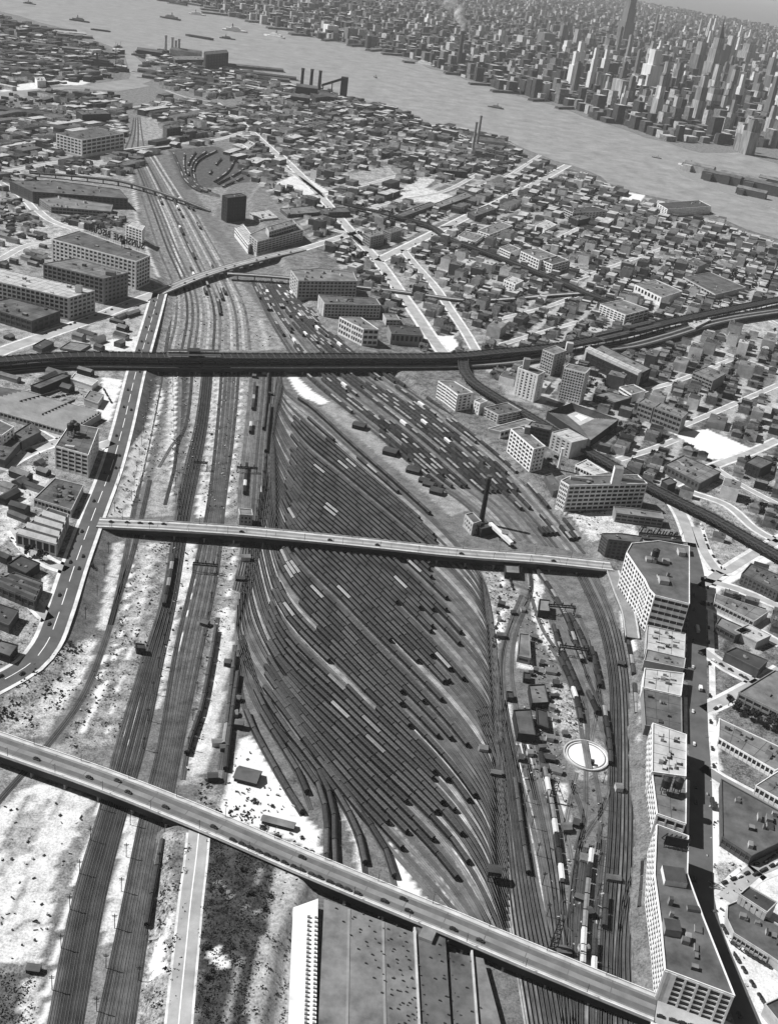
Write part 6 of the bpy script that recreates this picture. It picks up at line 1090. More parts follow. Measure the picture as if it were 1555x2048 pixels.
# ================================================================== HOUSES
HA = at(860, 470, 6); HB = at(1090, 355, 6); th = atan2(HB[1] - HA[1], HB[0] - HA[0]); ct, st_ = cos(th), sin(th)
HREG = [(440, 225), (500, 190), (560, 168), (700, 215), (850, 262), (1020, 297), (1200, 362), (1330, 408), (1555, 486), (1760, 600), (1760, 1330), (1520, 1330), (1425, 1300), (1420, 1180), (1400, 1040), (1260, 955), (1180, 895), (1240, 850), (1090, 800), (1000, 760), (820, 690), (700, 555), (600, 430), (480, 330)]
LREG = [(-100, 180), (250, 200), (240, 300), (330, 290), (250, 345), (0, 340), (-100, 480), (-100, 300)]
CREG = [(300, 205), (330, 186), (372, 200), (430, 208), (480, 245), (540, 300), (500, 262), (430, 282), (335, 290), (335, 240), (270, 222)]
def house_meshes(w, d, h, kind):
    a = MB(); a.box(0, 0, -.4, h, w, d); wl = a.mesh('wall', M['hwall']); r = MB()
    if kind == 'flat': r.box(0, 0, h, h + .25, w - .3, d - .3); r.box(0, d / 2 - .15, h, h + .8, w, .3)
    elif kind == 'gable': r.extr([(-w / 2 - .3, h), (w / 2 + .3, h), (0, h + w * .42)], -d / 2 - .3, d / 2 + .3); r.v = [(y, x, z) for x, y, z in r.v]
    else:
        e = .35; r.v = [(-w / 2 - e, -d / 2 - e, h), (w / 2 + e, -d / 2 - e, h), (w / 2 + e, d / 2 + e, h), (-w / 2 - e, d / 2 + e, h), (0, -d / 2 + w * .45, h + w * .38), (0, d / 2 - w * .45, h + w * .38)]
        r.f = [(0, 1, 4), (1, 2, 5, 4), (2, 3, 5), (3, 0, 4, 5), (3, 2, 1, 0)]; r.m = [0] * 5
    c = MB(); c.box(w * .28, d * .2, h, h + (1.6 if kind == 'flat' else w * .5), .7, .7); return wl, r.mesh('roof', M['hroof']), c.mesh('chimney', M['brick'])
# mid-sized workshops and tenements scattered through the housing
wr_ = random.Random(55); nw = 0; wp = {}
while nw < 150:
    px, py = wr_.uniform(480, 1555), wr_.uniform(230, 1300)
    if not inside(np.array([px]), np.array([py]), HREG)[0]: continue
    x, y = at(px, py, 6)
    if not free(x, y, 17) or inside(np.array([x]), np.array([y]), RIVP)[0]: continue
    w_, d_, h_ = wr_.uniform(16, 34), wr_.uniform(14, 22), wr_.choice((7, 9, 12, 15, 18)); mm = wr_.choice(('white', 'white', 'pale', 'brick', 'grey')); z = hg(x, y); nw += 1
    t = thing('workshop', {'white': 'white-walled', 'pale': 'pale-walled', 'brick': 'dark brick', 'grey': 'grey'}[mm] + ' flat-roofed workshop ' + ('below the bridge approach' if py > 690 else 'near the river bank' if py < 400 else 'among the houses above the bridge approach'), 'workshop', (x, y, z), th, 'workshops among the houses')
    k = MB(); k.box(0, 0, -.5, h_, w_, d_); k.obj('wall', M[mm], t); k = MB(); k.box(0, 0, h_, h_ + .3, w_ - .6, d_ - .6); k.obj('roof', M[wr_.choice(('roofd', 'roofm', 'roofk', 'roofl'))], t)
    k = MB(); nb_ = int(w_ / 3.6)
    for sd in (-1, 1):
        for j in range(nb_):
            for f_ in range(int(h_ / 3.6)): u = -w_ / 2 + w_ * (j + .5) / nb_; k.face([(u - 1.1, sd * (d_ / 2 + .06), f_ * 3.5 + 1.1), (u + 1.1, sd * (d_ / 2 + .06), f_ * 3.5 + 1.1), (u + 1.1, sd * (d_ / 2 + .06), f_ * 3.5 + 2.9), (u - 1.1, sd * (d_ / 2 + .06), f_ * 3.5 + 2.9)])
    k.obj('window_glazing', M['glass'], t, stuff=True)
    for _ in range(2): k = MB(); k.box(wr_.uniform(-.3, .3) * w_, wr_.uniform(-.3, .3) * d_, h_ + .3, h_ + wr_.uniform(1.5, 3.5), 3, 2.5); k.obj('roof_housing', M['grey'], t)
    occ_poly([(x + (u * w_ * ct - v * d_ * st_) / 2, y + (u * w_ * st_ + v * d_ * ct) / 2) for u, v in ((-1, -1), (1, -1), (1, 1), (-1, 1))], 3)
HV = [((7, 12, 7.5, 'flat'), 'flat-roofed house in the rows below the elevated lines'), ((7.5, 12, 6, 'gable'), 'gabled frame house in the rows below the elevated lines'), ((8.5, 11, 6.5, 'hip'), 'hip-roofed house in the rows below the elevated lines'), ((12, 15, 10, 'flat'), 'larger flat-roofed tenement among the small houses'), ((8, 14, 8.5, 'flat'), 'deep flat-roofed house in the rows below the elevated lines')]
HVM = [house_meshes(*v[0]) for v in HV]; rh = random.Random(21); HS = []; TREES = []
RB_ = [(p[0], p[1]) for p in RIVP]
def scan(reg, y1, pitch, wmul, dens):
    W0 = [at(p[0], p[1], 6) for p in reg]; xs = [p[0] * ct + p[1] * st_ for p in W0]; ys = [-p[0] * st_ + p[1] * ct for p in W0]
    v = math.floor(min(ys) / pitch) * pitch
    while v < max(ys):
        for row, off in ((0, 8.0), (1, 26.0)):
            u = min(xs)
            while u < max(xs):
                k = rh.choices(range(5), (30, 24, 16, 8, 22))[0]; wm2 = wmul * (rh.choice((1, 1, 1, 2, 3.5)) if y1[0] > 1400 else 1); wd = HV[k][0][0] * wm2; u2 = u + wd / 2; vv = v + off + rh.uniform(-1.2, 1.2); x = u2 * ct - vv * st_; y = u2 * st_ + vv * ct
                u += wd + (rh.uniform(.05, .4) if rh.random() < .7 else rh.uniform(2, 9))
                if (u % 118) > 104: continue
                if rh.random() > dens or y > 5200 or not (y1[0] <= y < y1[1]): continue
                px, py = pj(x, y, 6)
                if not (-40 < px < 1600 and 150 < py < 1420): continue
                HS.append((x, y, k, row, px, py, wm2))
        v += pitch
scan(HREG, (0, 2300), 44, 1.0, .74); scan(HREG, (2300, 9000), 52, 1.2, .74); scan(LREG, (1500, 9000), 80, 5.0, .45); scan(CREG, (1500, 9000), 50, 2.0, .7)
pxs = np.array([h[4] for h in HS]); pys = np.array([h[5] for h in HS]); keep = inside(pxs, pys, HREG) | inside(pxs, pys, LREG) | inside(pxs, pys, CREG)
HS = [h for h, kk in zip(HS, keep) if kk and free(h[0], h[1], 5.0)]
hx = np.array([h[0] for h in HS]); hy = np.array([h[1] for h in HS]); wet = inside(hx, hy, RB_) | (dline(hx, hy, RB_, True) < 14); HS = [h for h, q in zip(HS, wet) if not q]
HS.sort(key=lambda h: h[0]**2 + h[1]**2); print('houses', len(HS))
hp = {}; k = MB(); nh = 0
for x, y, kd, row, px, py, wm_ in HS:
    z = hg(x, y); a = th + (pi if row == 0 else 0)
    if nh < 296 and 0 < px < 1555 and wm_ == 1.0:
        nh += 1; gz = 'bowl' if (px < 1330 and py > 700) else ('fork' if py > 1000 else 'plain'); key = (kd, gz)
        if key not in hp:
            lb = HV[kd][1]; lb = lb if gz == 'plain' else lb.replace('in the rows below the elevated lines', 'near the seating bowl and the tower block' if gz == 'bowl' else 'across the boulevard fork').replace('among the small houses', 'near the bowl' if gz == 'bowl' else 'across the boulevard fork')
            t = thing('row_house' if kd != 3 else 'tenement', lb, 'house', (x, y, z), a, 'houses in the street rows'); wl, rf_, ch = HVM[kd]; place('wall', wl, t); place('roof', rf_, t); place('chimney', ch, t); hp[key] = t
        else: copy_tree(hp[key], (x, y, z), a)
        if rh.random() < .55: TREES.append((x + rh.uniform(-9, 9), y + rh.uniform(-9, 9)))
        continue
    (w, d, h, kind) = HV[kd][0]; w *= wm_; d *= (1.0 if wm_ == 1 else 1.5); h *= rh.uniform(.8, 1.25) * (1.15 if wm_ > 1 else 1)
    if rh.random() < .04: h *= 1.8
    mi = rh.randint(0, 2); ri = 3 + rh.choice((0, 0, 1, 1, 1, 2, 2))
    if kind == 'gable' or (kind == 'hip' and wm_ == 1):
        k.box(x, y, z - .3, z + h, w, d, a, mi, mi); ca, sa = cos(a), sin(a); T = lambda u, v, zz: (x + ca * u - sa * v, y + sa * u + ca * v, zz); r_ = min(w, 9) * .42; e = w / 2 + .3; g_ = d / 2 + .3; gi = 0 if kind == 'gable' else w * .4
        k.face([T(-e, -g_, z + h), T(e, -g_, z + h), T(0, -g_ + gi, z + h + r_)], mi if not gi else ri); k.face([T(e, g_, z + h), T(-e, g_, z + h), T(0, g_ - gi, z + h + r_)], mi if not gi else ri)
        k.face([T(e, -g_, z + h), T(e, g_, z + h), T(0, g_ - gi, z + h + r_), T(0, -g_ + gi, z + h + r_)], ri); k.face([T(-e, g_, z + h), T(-e, -g_, z + h), T(0, -g_ + gi, z + h + r_), T(0, g_ - gi, z + h + r_)], ri)
    else: k.box(x, y, z - .3, z + h, w, d, a, mi, ri)
    if rh.random() < (.4 if wm_ == 1 else .25): TREES.append((x + rh.uniform(-14, 14), y + rh.uniform(-14, 14)))
hw_ = [mat('house_wall_%s' % c, v, .5, .12) for c, v in (('dark', .06), ('mid', .17), ('pale', .60))]; hr_ = [mat('house_roof_%s' % c, v, .5, .12) for c, v in (('dark', .04), ('mid', .105), ('pale', .42))]
k.obj('distant_houses', hw_ + hr_, stuff=True)

# sheds, timber and junk on the left-hand docks and flats
k = MB(); dr = random.Random(77)
DREG = [[(-80, 12), (30, 36), (80, 52), (130, 64), (190, 88), (245, 106), (250, 148), (190, 162), (0, 180), (-80, 180)], [(270, 104), (330, 104), (460, 136), (548, 160), (560, 182), (430, 200), (330, 178), (300, 150)], [(-80, 195), (130, 186), (240, 190), (250, 235), (0, 262), (-80, 262)], [(0, 345), (60, 335), (100, 420), (60, 470), (0, 470)], [(120, 440), (250, 436), (252, 452), (150, 462)], [(560, 170), (700, 196), (850, 246), (1010, 282), (1010, 290), (840, 262), (690, 215), (560, 190)]]
for reg in DREG:
    x0, x1 = min(p[0] for p in reg), max(p[0] for p in reg); y0, y1 = min(p[1] for p in reg), max(p[1] for p in reg); ax = np.array([dr.uniform(x0, x1) for _ in range(1600)]); ay = np.array([dr.uniform(y0, y1) for _ in range(1600)]); ok = inside(ax, ay, reg)
    for px, py in list(zip(ax[ok], ay[ok]))[:620 if y0 < 60 else 330 if y0 < 300 else 90]:
        x, y = gp(px, py)
        if free(x, y, 3) or y > 5400 or x < -1380: a = th + dr.choice((0, 0, .5, 1.57)) + dr.uniform(-.1, .1); k.box(x, y, hg(x, y) - .3, hg(x, y) + dr.uniform(2, 9) * (1.7 if y > 3000 else 1), dr.uniform(10, 46) * (1.3 if y > 3000 else .45), dr.uniform(6, 18) * (1.3 if y > 3000 else .6), a, dr.choice((0, 0, 1, 2)), dr.choice((3, 3, 4, 5)))
k.obj('dockside_sheds', hw_ + hr_, stuff=True)

# sheds and small works crowded along the left bank
ls_ = random.Random(66); nl = 0; tries = 0; LB_REG = [[(0, 745), (200, 745), (215, 770), (150, 800), (60, 765), (0, 760)], [(0, 880), (105, 900), (100, 950), (60, 1010), (0, 1040)], [(0, 1040), (40, 1020), (30, 1120), (90, 1150), (100, 1230), (70, 1270), (0, 1230)], [(0, 640), (90, 690), (180, 640), (270, 610), (285, 640), (270, 700), (0, 702)], [(0, 350), (60, 335), (100, 420), (60, 470), (0, 480)], [(0, 480), (90, 470), (85, 530), (0, 540)], [(130, 440), (240, 425), (250, 445), (150, 458)], [(0, 690), (60, 680), (60, 705), (0, 705)]]
while nl < 70 and tries < 4000:
    tries += 1; rg = ls_.choice(LB_REG); px = ls_.uniform(min(p[0] for p in rg), max(p[0] for p in rg)); py = ls_.uniform(min(p[1] for p in rg), max(p[1] for p in rg))
    if not inside(np.array([px]), np.array([py]), rg)[0]: continue
    x, y = gp(px, py)
    if not free(x, y, 6): continue
    w_, d_, h_ = ls_.uniform(8, 26), ls_.uniform(6, 11), ls_.uniform(3.5, 7); z = hg(x, y); a = ls_.choice((-.35, -.35, 1.22)) + ls_.uniform(-.06, .06); mm = ls_.choice(('brick', 'black', 'pale', 'grey')); nl += 1
    t = thing('work_shed', {'brick': 'dark brick', 'black': 'black', 'pale': 'pale', 'grey': 'grey'}[mm] + ' gabled work shed ' + ('below the avenue factories' if py > 860 else 'behind the black viaduct' if py < 720 and py > 600 else 'beyond the lettered factory' if py < 560 else 'around the ridged factory'), 'shed', (x, y, z), a, 'work sheds on the left bank')
    k = MB(); k.box(0, 0, -.4, h_, w_, d_); k.obj('wall', M[mm], t); k = MB(); k.extr([(-d_ * .53, h_ - .1), (d_ * .53, h_ - .1), (0, h_ + d_ * .28)], -w_ * .52, w_ * .52); k.obj('roof', M[ls_.choice(('roofd', 'roofk', 'roofm'))], t)
    occ_poly([(x - w_ * .4, y - d_ * .5), (x + w_ * .4, y - d_ * .5), (x + w_ * .4, y + d_ * .5), (x - w_ * .4, y + d_ * .5)], 2)
# loose material lying about the open ground
k = MB(); jr = random.Random(88)
for rg, n_ in (([(60, 1575), (180, 1600), (110, 1800), (80, 1920), (0, 1920), (0, 1600)], 45), ([(270, 1085), (345, 1085), (285, 1330), (120, 1500), (220, 1290)], 160), ([(345, 1085), (390, 1085), (318, 1420), (325, 1290)], 60), ([(440, 1085), (480, 1085), (440, 1350), (370, 1560), (400, 1350)], 130), ([(480, 1480), (545, 1540), (640, 1680), (560, 1670), (440, 1620)], 70), ([(300, 750), (340, 745), (330, 900), (262, 1035), (220, 1035), (270, 890)], 150), ([(340, 745), (408, 745), (390, 930), (340, 1030)], 140), ([(425, 745), (500, 745), (470, 1035), (400, 1035)], 170), ([(970, 1135), (1042, 1190), (985, 1305)], 90), ([(1060, 1140), (1120, 1310), (1170, 1480), (1110, 1430), (1030, 1280)], 240), ([(1030, 1400), (1110, 1380), (1130, 1560), (1050, 1560)], 150), ([(1080, 1560), (1210, 1560), (1200, 1940), (1120, 1930)], 110), ([(0, 745), (200, 745), (200, 850), (0, 1000)], 150), ([(0, 950), (70, 930), (90, 1240), (0, 1340)], 160), ([(1100, 1000), (1210, 1020), (1200, 1080), (1150, 1045)], 50), ([(1410, 1430), (1440, 1560), (1440, 1690), (1500, 1740), (1500, 2048), (1412, 1800)], 60), ([(330, 590), (470, 570), (560, 700), (305, 700)], 160)):
    x0, x1 = min(p[0] for p in rg), max(p[0] for p in rg); y0, y1 = min(p[1] for p in rg), max(p[1] for p in rg); ax = np.array([jr.uniform(x0, x1) for _ in range(n_ * 3)]); ay = np.array([jr.uniform(y0, y1) for _ in range(n_ * 3)]); ok = inside(ax, ay, rg)
    for px, py in list(zip(ax[ok], ay[ok]))[:n_]:
        x, y = gp(px, py); k.box(x, y, hg(x, y) - .2, hg(x, y) + jr.uniform(.2, 1.3), jr.uniform(.4, 2.6), jr.uniform(.3, 1.1), jr.uniform(0, 3.1), jr.choice((0, 0, 0, 1, 2)), jr.choice((3, 3, 4, 5)))
k.obj('yard_debris', hw_ + hr_, stuff=True)

# ================================================================== TREES AND SHRUBS
def crown_mesh(name, r, h, n, leaf, m, seed, squash=.8, flat=False):
    q = random.Random(seed); k = MB(); cl = [(q.uniform(-.5, .5) * r, q.uniform(-.5, .5) * r, q.uniform(.25, .9) * h, q.uniform(.4, .7) * r) for _ in range(6)]
    for i in range(n):
        cx, cy, cz, cr_ = cl[i % 6]; d = Vector((q.gauss(0, 1), q.gauss(0, 1), q.gauss(0, 1))).normalized() * cr_ * q.uniform(.55, 1.0); d.z *= squash; c = Vector((cx, cy, max(cz, cr_ * .5))) + d
        u = Vector((q.gauss(0, 1), q.gauss(0, 1), q.gauss(0, .6))).normalized(); v = u.cross(Vector((q.gauss(0, 1), q.gauss(0, 1), q.gauss(0, 1)))).normalized(); s = leaf * q.uniform(.6, 1.3)
        k.face([tuple(c - u * s - v * s * .6), tuple(c + u * s - v * s * .5), tuple(c + u * s * .8 + v * s * .7), tuple(c - u * s * .7 + v * s * .6)])
    return k.mesh(name, M[m])
TV = [crown_mesh('crown', 3.6, 6.5, 110, .95, 'leaf', 1), crown_mesh('crown', 4.6, 8.5, 130, 1.15, 'leaf', 2), crown_mesh('crown', 2.8, 5.5, 90, .85, 'leaf', 3)]
tk = MB(); tk.cyl(0, 0, -.5, 4.5, .35, .2, 7); tk.beam((0, 0, 3), (1.3, .6, 5.5), .2); tk.beam((0, 0, 3), (-1.1, -.9, 5.2), .2); tkm = tk.mesh('trunk', M['bark'])
for q in ((1470, 1425), (1490, 1437), (1510, 1447), (1530, 1458), (1548, 1466), (1455, 1412), (1500, 1440), (1540, 1450), (1225, 870), (1232, 880), (1240, 868), (1248, 862), (1255, 872), (1262, 866), (1238, 856), (1270, 858), (1250, 880), (1215, 868), (1180, 770), (1190, 776), (1205, 772), (1215, 766), (1200, 762), (1075, 932), (1095, 930), (1110, 926), (1160, 936), (1215, 1010), (60, 1112), (85, 1122), (40, 1205)): TREES.insert(0, gp(*q))
tv = []
for x, y in TREES:
    if x is None: continue
    px, py = pj(x, y, 6)
    if -10 < px < 1565 and py < 1500: tv.append((x, y))
hx = np.array([t_[0] for t_ in tv]); hy = np.array([t_[1] for t_ in tv]); wet = inside(hx, hy, RB_) | (dline(hx, hy, RB_, True) < 10); tv = [t_ for t_, q in zip(tv, wet) if not q]
tv.sort(key=lambda t_: t_[0]**2 + t_[1]**2); tp = {}; km = MB(); n_t = 0; print('trees', len(tv))
for x, y in tv:
    z = hg(x, y)
    if n_t < 290:
        n_t += 1; i = rh.randint(0, 2); a_, b_ = pj(x, y, 6); gz = ('beside the bay-windowed factory' if b_ > 1330 else 'across the boulevard fork' if b_ > 1000 else 'near the seating bowl' if a_ < 1330 and b_ > 750 else 'in the streets by the white lot' if b_ > 800 else 'among the houses under the bridge approach'); key = (i, gz)
        if key not in tp:
            t = thing('street_tree', ['round dark leafy tree ', 'broad dark leafy tree ', 'small dark leafy tree '][i] + gz, 'tree', (x, y, z), rh.uniform(0, 6), 'trees among the houses'); place('trunk', tkm, t); place('crown', TV[i], t, (0, 0, 2.4)); tp[key] = t
        else: copy_tree(tp[key], (x, y, z), rh.uniform(0, 6))
    else:
        for _ in range(9):
            r_ = 3.2; c = (x + rh.uniform(-r_, r_), y + rh.uniform(-r_, r_), z + rh.uniform(2, 7.5)); s = 1.9
            km.face([(c[0] - s, c[1] - rh.random(), c[2] - s * rh.random()), (c[0] + s, c[1] - s * .5, c[2] - s * rh.random()), (c[0] + s * rh.random(), c[1] + s, c[2] + s * rh.random()), (c[0] - s, c[1] + s * rh.random(), c[2] + s)])
if km.f: km.obj('distant_foliage', M['leaf'], stuff=True)
SVv = [crown_mesh('foliage', 2.6, 2.8, 160, .42, 'scrub', 11, .7), crown_mesh('foliage', 1.7, 2.0, 120, .32, 'scrub', 12, .7)]
SP = [((484, 1741), 0, 'large round shrub on the grassy hill, near the bridge road'), ((497, 1788), 0, 'round black shrub high on the dark grassy hill'), ((540, 1796), 0, 'black shrub on the crest between grass and rubble'), ((442, 1784), 0, 'shrub beside the concrete ramp road'), ((410, 1895), 0, 'shrub on the hill near the white bare patch'), ((412, 1955), 0, 'large shrub low on the dark grassy hill'), ((463, 1896), 1, 'small shrub beside the bare white patch'), ((425, 1945), 1, 'small shrub between the big one and the bare patch'), ((530, 1820), 0, 'shrub on the hill crest below the black one'), ((412, 2000), 1, 'lowest shrub on the grassy hill'), ((480, 1690), 0, 'dark bush behind the wide bridge on the sand edge'), ((528, 1658), 0, 'round dark bush beside the grey site hut'), ((552, 1674), 0, 'second round bush at the grey site hut'), ((603, 1676), 1, 'small bush near the coach track end'), ((508, 1606), 0, 'spreading bush alone on the white sand'), ((545, 1614), 1, 'pale weedy bush on the white sand'), ((186, 1135), 0, 'ragged black tree on the embankment slope'), ((140, 1290), 0, 'dark bush at the avenue bend slope'), ((150, 1305), 1, 'smaller dark bush at the avenue bend slope'), ((32, 1440), 1, 'little bush by the wide bridge on the left slope'), ((118, 1360), 1, 'little bush halfway down the mottled slope'), ((1335, 1740), 1, ''), ((1030, 1550), 0, ''), ((1385, 1740), 0, '')]
for q, i, lb in SP:
    if not lb: continue
    x, y = gp(*q); t = thing('shrub', lb, 'shrub', (x, y, hg(x, y) - .1), rh.uniform(0, 6)); place('foliage', SVv[i], t); k = MB(); k.cyl(0, 0, -.3, 1.2, .14, .08, 6); k.obj('stem', M['bark'], t)
# low weeds: dark tufts on the hill and slopes
k = MB()
def tufts(poly, n_, s0, s1):
    xs = [p[0] for p in poly]; ys = [p[1] for p in poly]; c = 0
    qx = np.array([rh.uniform(min(xs), max(xs)) for _ in range(n_ * 3)]); qy = np.array([rh.uniform(min(ys), max(ys)) for _ in range(n_ * 3)]); ok = inside(qx, qy, poly)
    cen = list(zip(qx[ok], qy[ok]))[:max(6, n_ // 14)]; nx_ = 0
    for px, py in list(zip(qx[ok], qy[ok]))[:n_]:
        if rh.random() < .75: c_ = rh.choice(cen); px, py = c_[0] + rh.gauss(0, 5), c_[1] + rh.gauss(0, 5)
        x, y = gp(px, py); z = hg(x, y); s = rh.uniform(s0, s1)
        for _ in range(4):
            a = rh.uniform(0, 6.28); dx, dy = cos(a) * s, sin(a) * s; ox, oy = rh.uniform(-s, s), rh.uniform(-s, s)
            k.face([(x + ox - dx, y + oy - dy, z - .05), (x + ox + dx, y + oy + dy, z - .05), (x + ox + dx * .7, y + oy + dy * .7 + s * .4, z + s * 1.1), (x + ox - dx * .6, y + oy - dy * .6 + s * .3, z + s * .9)])
tufts([(418, 1672), (500, 1705), (548, 1735), (535, 1830), (490, 2060), (388, 2060), (405, 1850)], 2600, .15, .42); tufts([(545, 1740), (600, 1750), (575, 2048), (495, 2048), (540, 1830)], 200, .2, .5); tufts([(112, 1302), (192, 1270), (165, 1370), (60, 1460), (0, 1460), (0, 1400)], 330, .3, .8)
tufts([(268, 1085), (330, 1085), (300, 1250), (236, 1480), (130, 1500), (220, 1290)], 260, .2, .6); tufts([(395, 1560), (640, 1712), (640, 1738), (400, 1640)], 220, .3, .9); tufts([(440, 1090), (480, 1090), (455, 1300), (380, 1560), (365, 1560), (412, 1330)], 160, .2, .5); tufts([(330, 1670), (390, 1675), (350, 2040), (270, 2040)], 260, .2, .6); tufts([(0, 1955), (70, 1950), (70, 2048), (0, 2048)], 420, .15, .42)
k.obj('scrub_undergrowth', M['scrub'], stuff=True)

# ================================================================== RIVER FRONT, BOATS, ISLAND
def boat(q, L, label, m='hull', dk='white', a=0.2, stackm='hull', cat='boat', tall=1.0):
    x, y = at(q[0], q[1], .4); t = thing({'ferry': 'ferry_boat', 'barge': 'river_barge', 'ship': 'cargo_ship', 'tug': 'tug_boat', 'sailing boat': 'sailing_boat'}[cat], label, cat, (x, y, .4), a); w = L * .2; h = L * .06 * tall
    k = MB(); k.prism([(-L / 2, -w * .4), (-L * .42, -w / 2), (L * .3, -w / 2), (L / 2, 0), (L * .3, w / 2), (-L * .42, w / 2), (-L / 2, w * .4)], -.3, h); k.obj('hull', M[m], t)
    if cat != 'barge': k = MB(); k.box(-L * .08, 0, h, h + L * .07 * tall, L * .55, w * .7); k.box(-L * .02, 0, h + L * .07 * tall, h + L * .11 * tall, L * .3, w * .5); k.obj('deckhouse', M[dk], t); k = MB(); k.cyl(-L * .1, 0, h, h + L * .22 * tall, L * .025, L * .02, 10); k.obj('funnel', M[stackm], t)
    else: k = MB(); k.box(0, 0, h, h + 1.5, L * .8, w * .7); k.obj('cargo', M['roofd'], t)
    if cat in ('ship', 'sailing boat'):
        for u in (-.3, .25): k = MB(); k.beam((L * u, 0, h), (L * u, 0, h + L * .35), L * .012); k.obj('mast', M['steel'], t)
for a in [((750, 155), 40, 'dark tug alone in mid river, off the black stacks', 'hull', 'grey', 1.9, 'hull', 'tug'), ((990, 216), 60, 'low grey tow in mid river below the gasworks', 'hull', 'grey', 2.8, 'hull', 'tug'), ((1312, 316), 30, 'small dark launch near the island head', 'hull', 'pale', 2.8, 'hull', 'tug'), ((160, 43), 90, 'dark steamer at the upper left of the river', 'hull', 'grey', -.1, 'hull', 'tug'), ((398, 76), 130, 'long dark barge above the creek mouth', 'hull', 'grey', 2.9, 'hull', 'barge'), ((548, 74), 110, 'white ferry crossing below the far piers', 'white', 'white', 2.8, 'hull', 'ferry'), ((470, 63), 120, 'white steamer by the far shore piers', 'white', 'white', .2, 'hull', 'ferry'), ((455, 78), 70, 'grey lighter beside the white steamer', 'hull', 'grey', .1, 'hull', 'tug'), ((845, 130), 110, 'white ferry docked at the far shore', 'white', 'white', 2.8, 'hull', 'ferry'), ((340, 38), 110, 'dark freighter near the far piers', 'hull', 'grey', 2.9, 'hull', 'tug'), ((60, 8), 60, 'dark tug at the upper left edge of the water', 'hull', 'grey', 0, 'hull', 'tug'), ((202, 62), 80, 'grey hulk in front of the left docks', 'hull', 'grey', .1, 'hull', 'barge'), ((205, 138), 170, 'huge dark cargo ship in the creek dock', 'hull', 'brick', .15, 'hull', 'ship'), ((237, 95), 50, 'masted vessel off the creek mouth', 'hull', 'grey', 1.2, 'hull', 'sailing boat'), ((395, 30), 90, 'pale excursion boat under the far piers', 'white', 'white', .2, 'hull', 'ferry'), ((680, 52), 90, 'white boat in the far shore slip', 'white', 'white', 2.9, 'hull', 'ferry'), ((1375, 332), 60, 'white launch tied at the island head', 'white', 'white', 2.8, 'hull', 'ferry')]: boat(*a)
pr_ = random.Random(4); piers = []
def pier(q, L, w, a, label, m='roofd', group=None, h=9):
    x, y = at(q[0], q[1], .5); t = thing('pier_shed', label, 'pier', (x, y, 0), a, group); k = MB(); k.box(0, 0, .2, 2.2, L, w + 6); k.obj('deck', M['grey'], t); k = MB(); k.box(0, 0, 2.2, h, L * .94, w); k.obj('wall', M['brick'], t); k = MB(); k.extr([(-w / 2 - .5, h), (w / 2 + .5, h), (0, h + w * .12)], -L * .47, L * .47); k.obj('roof', M[m], t)
w = Walk([at(p[0], p[1], .5) for p in FAR[12:]]); d = 200
while d < w.L * .62:
    x, y, a = w(d); ppx, ppy = pj(x, y, 0); q = (float(ppx), float(ppy)); pier(q, pr_.uniform(80, 190), pr_.uniform(16, 34), a + pi / 2 + .2, pr_.choice(['long low pier shed on the far river bank', 'dark pier shed on the far river bank', 'grey pier shed on the far river bank']), pr_.choice(['roofd', 'roofm', 'roofk']), 'piers along the far bank'); d += pr_.uniform(130, 330)
for q, L, a, lb, m in (((480, 147), 420, .15, 'long dark freight pier above the three black stacks', 'roofk'), ((505, 138), 240, .35, 'shorter dark pier beside the long freight pier', 'roofd'), ((450, 166), 600, .08, 'very long parallel dark shed behind the freight piers', 'roofk'), ((440, 175), 520, .06, 'second long parallel dark shed behind the freight piers', 'roofd'), ((535, 160), 160, .3, 'stub pier at the downstream end of the freight piers', 'roofd'), ((130, 68), 170, .5, 'white roofed shed on the left docks', 'roofl'), ((150, 74), 140, .4, 'pale slip shed on the left docks', 'roofm'), ((105, 62), 200, .6, 'slanting dark shed on the left docks', 'roofk'), ((60, 110), 380, .5, 'longest dark dock shed on the left', 'roofk'), ((30, 90), 300, .5, 'dark dock shed behind the longest one', 'roofd'), ((90, 130), 300, .45, 'dark dock shed nearest the cargo ship', 'roofk'), ((20, 140), 260, .4, 'grey low shed at the far left yard', 'roofd'), ((180, 105), 200, .3, 'grey dock shed by the masted vessel', 'roofm'), ((40, 228), 260, .1, 'black lumber shed on the left flats', 'roofk'), ((75, 255), 200, .1, 'second black lumber shed on the left flats', 'roofk')): pier(q, L, 30, a, lb, m)
for i, (b0, tp) in enumerate((((602, 186), (605, 136)), ((620, 190), (622, 138)), ((637, 188), (640, 141)))): stack(['left black power-house stack with plume-stained top', 'middle black power-house stack, tallest of three', 'right black power-house stack beside the coal tower'][i], b0, tp, 6, 4.6, 'steel', z0=8)
for i, (b0, tp) in enumerate((((331, 106), (333, 70)), ((344, 110), (346, 74)), ((357, 116), (359, 77)), ((351, 108), (352, 80)))): stack(['first slim pale stack at the creek mouth plant', 'second slim pale stack at the creek mouth plant', 'tallest slim pale stack by the black cube warehouse', 'short pale stack among the creek mouth stacks'][i], b0, tp, 6, 4.5, 'pale', z0=8)
stack('left slim chimney of the tall pair on the river bank', (944, 303), (950, 244), 4, 3, 'grey', z0=4); stack('right slim chimney of the tall pair on the river bank', (952, 296), (960, 231), 4, 3, 'grey', z0=4); st, sh = stack('dark river-bank stack trailing a white smoke plume', (915, 136), (921, 62), 11, 8, 'brick', z0=4)
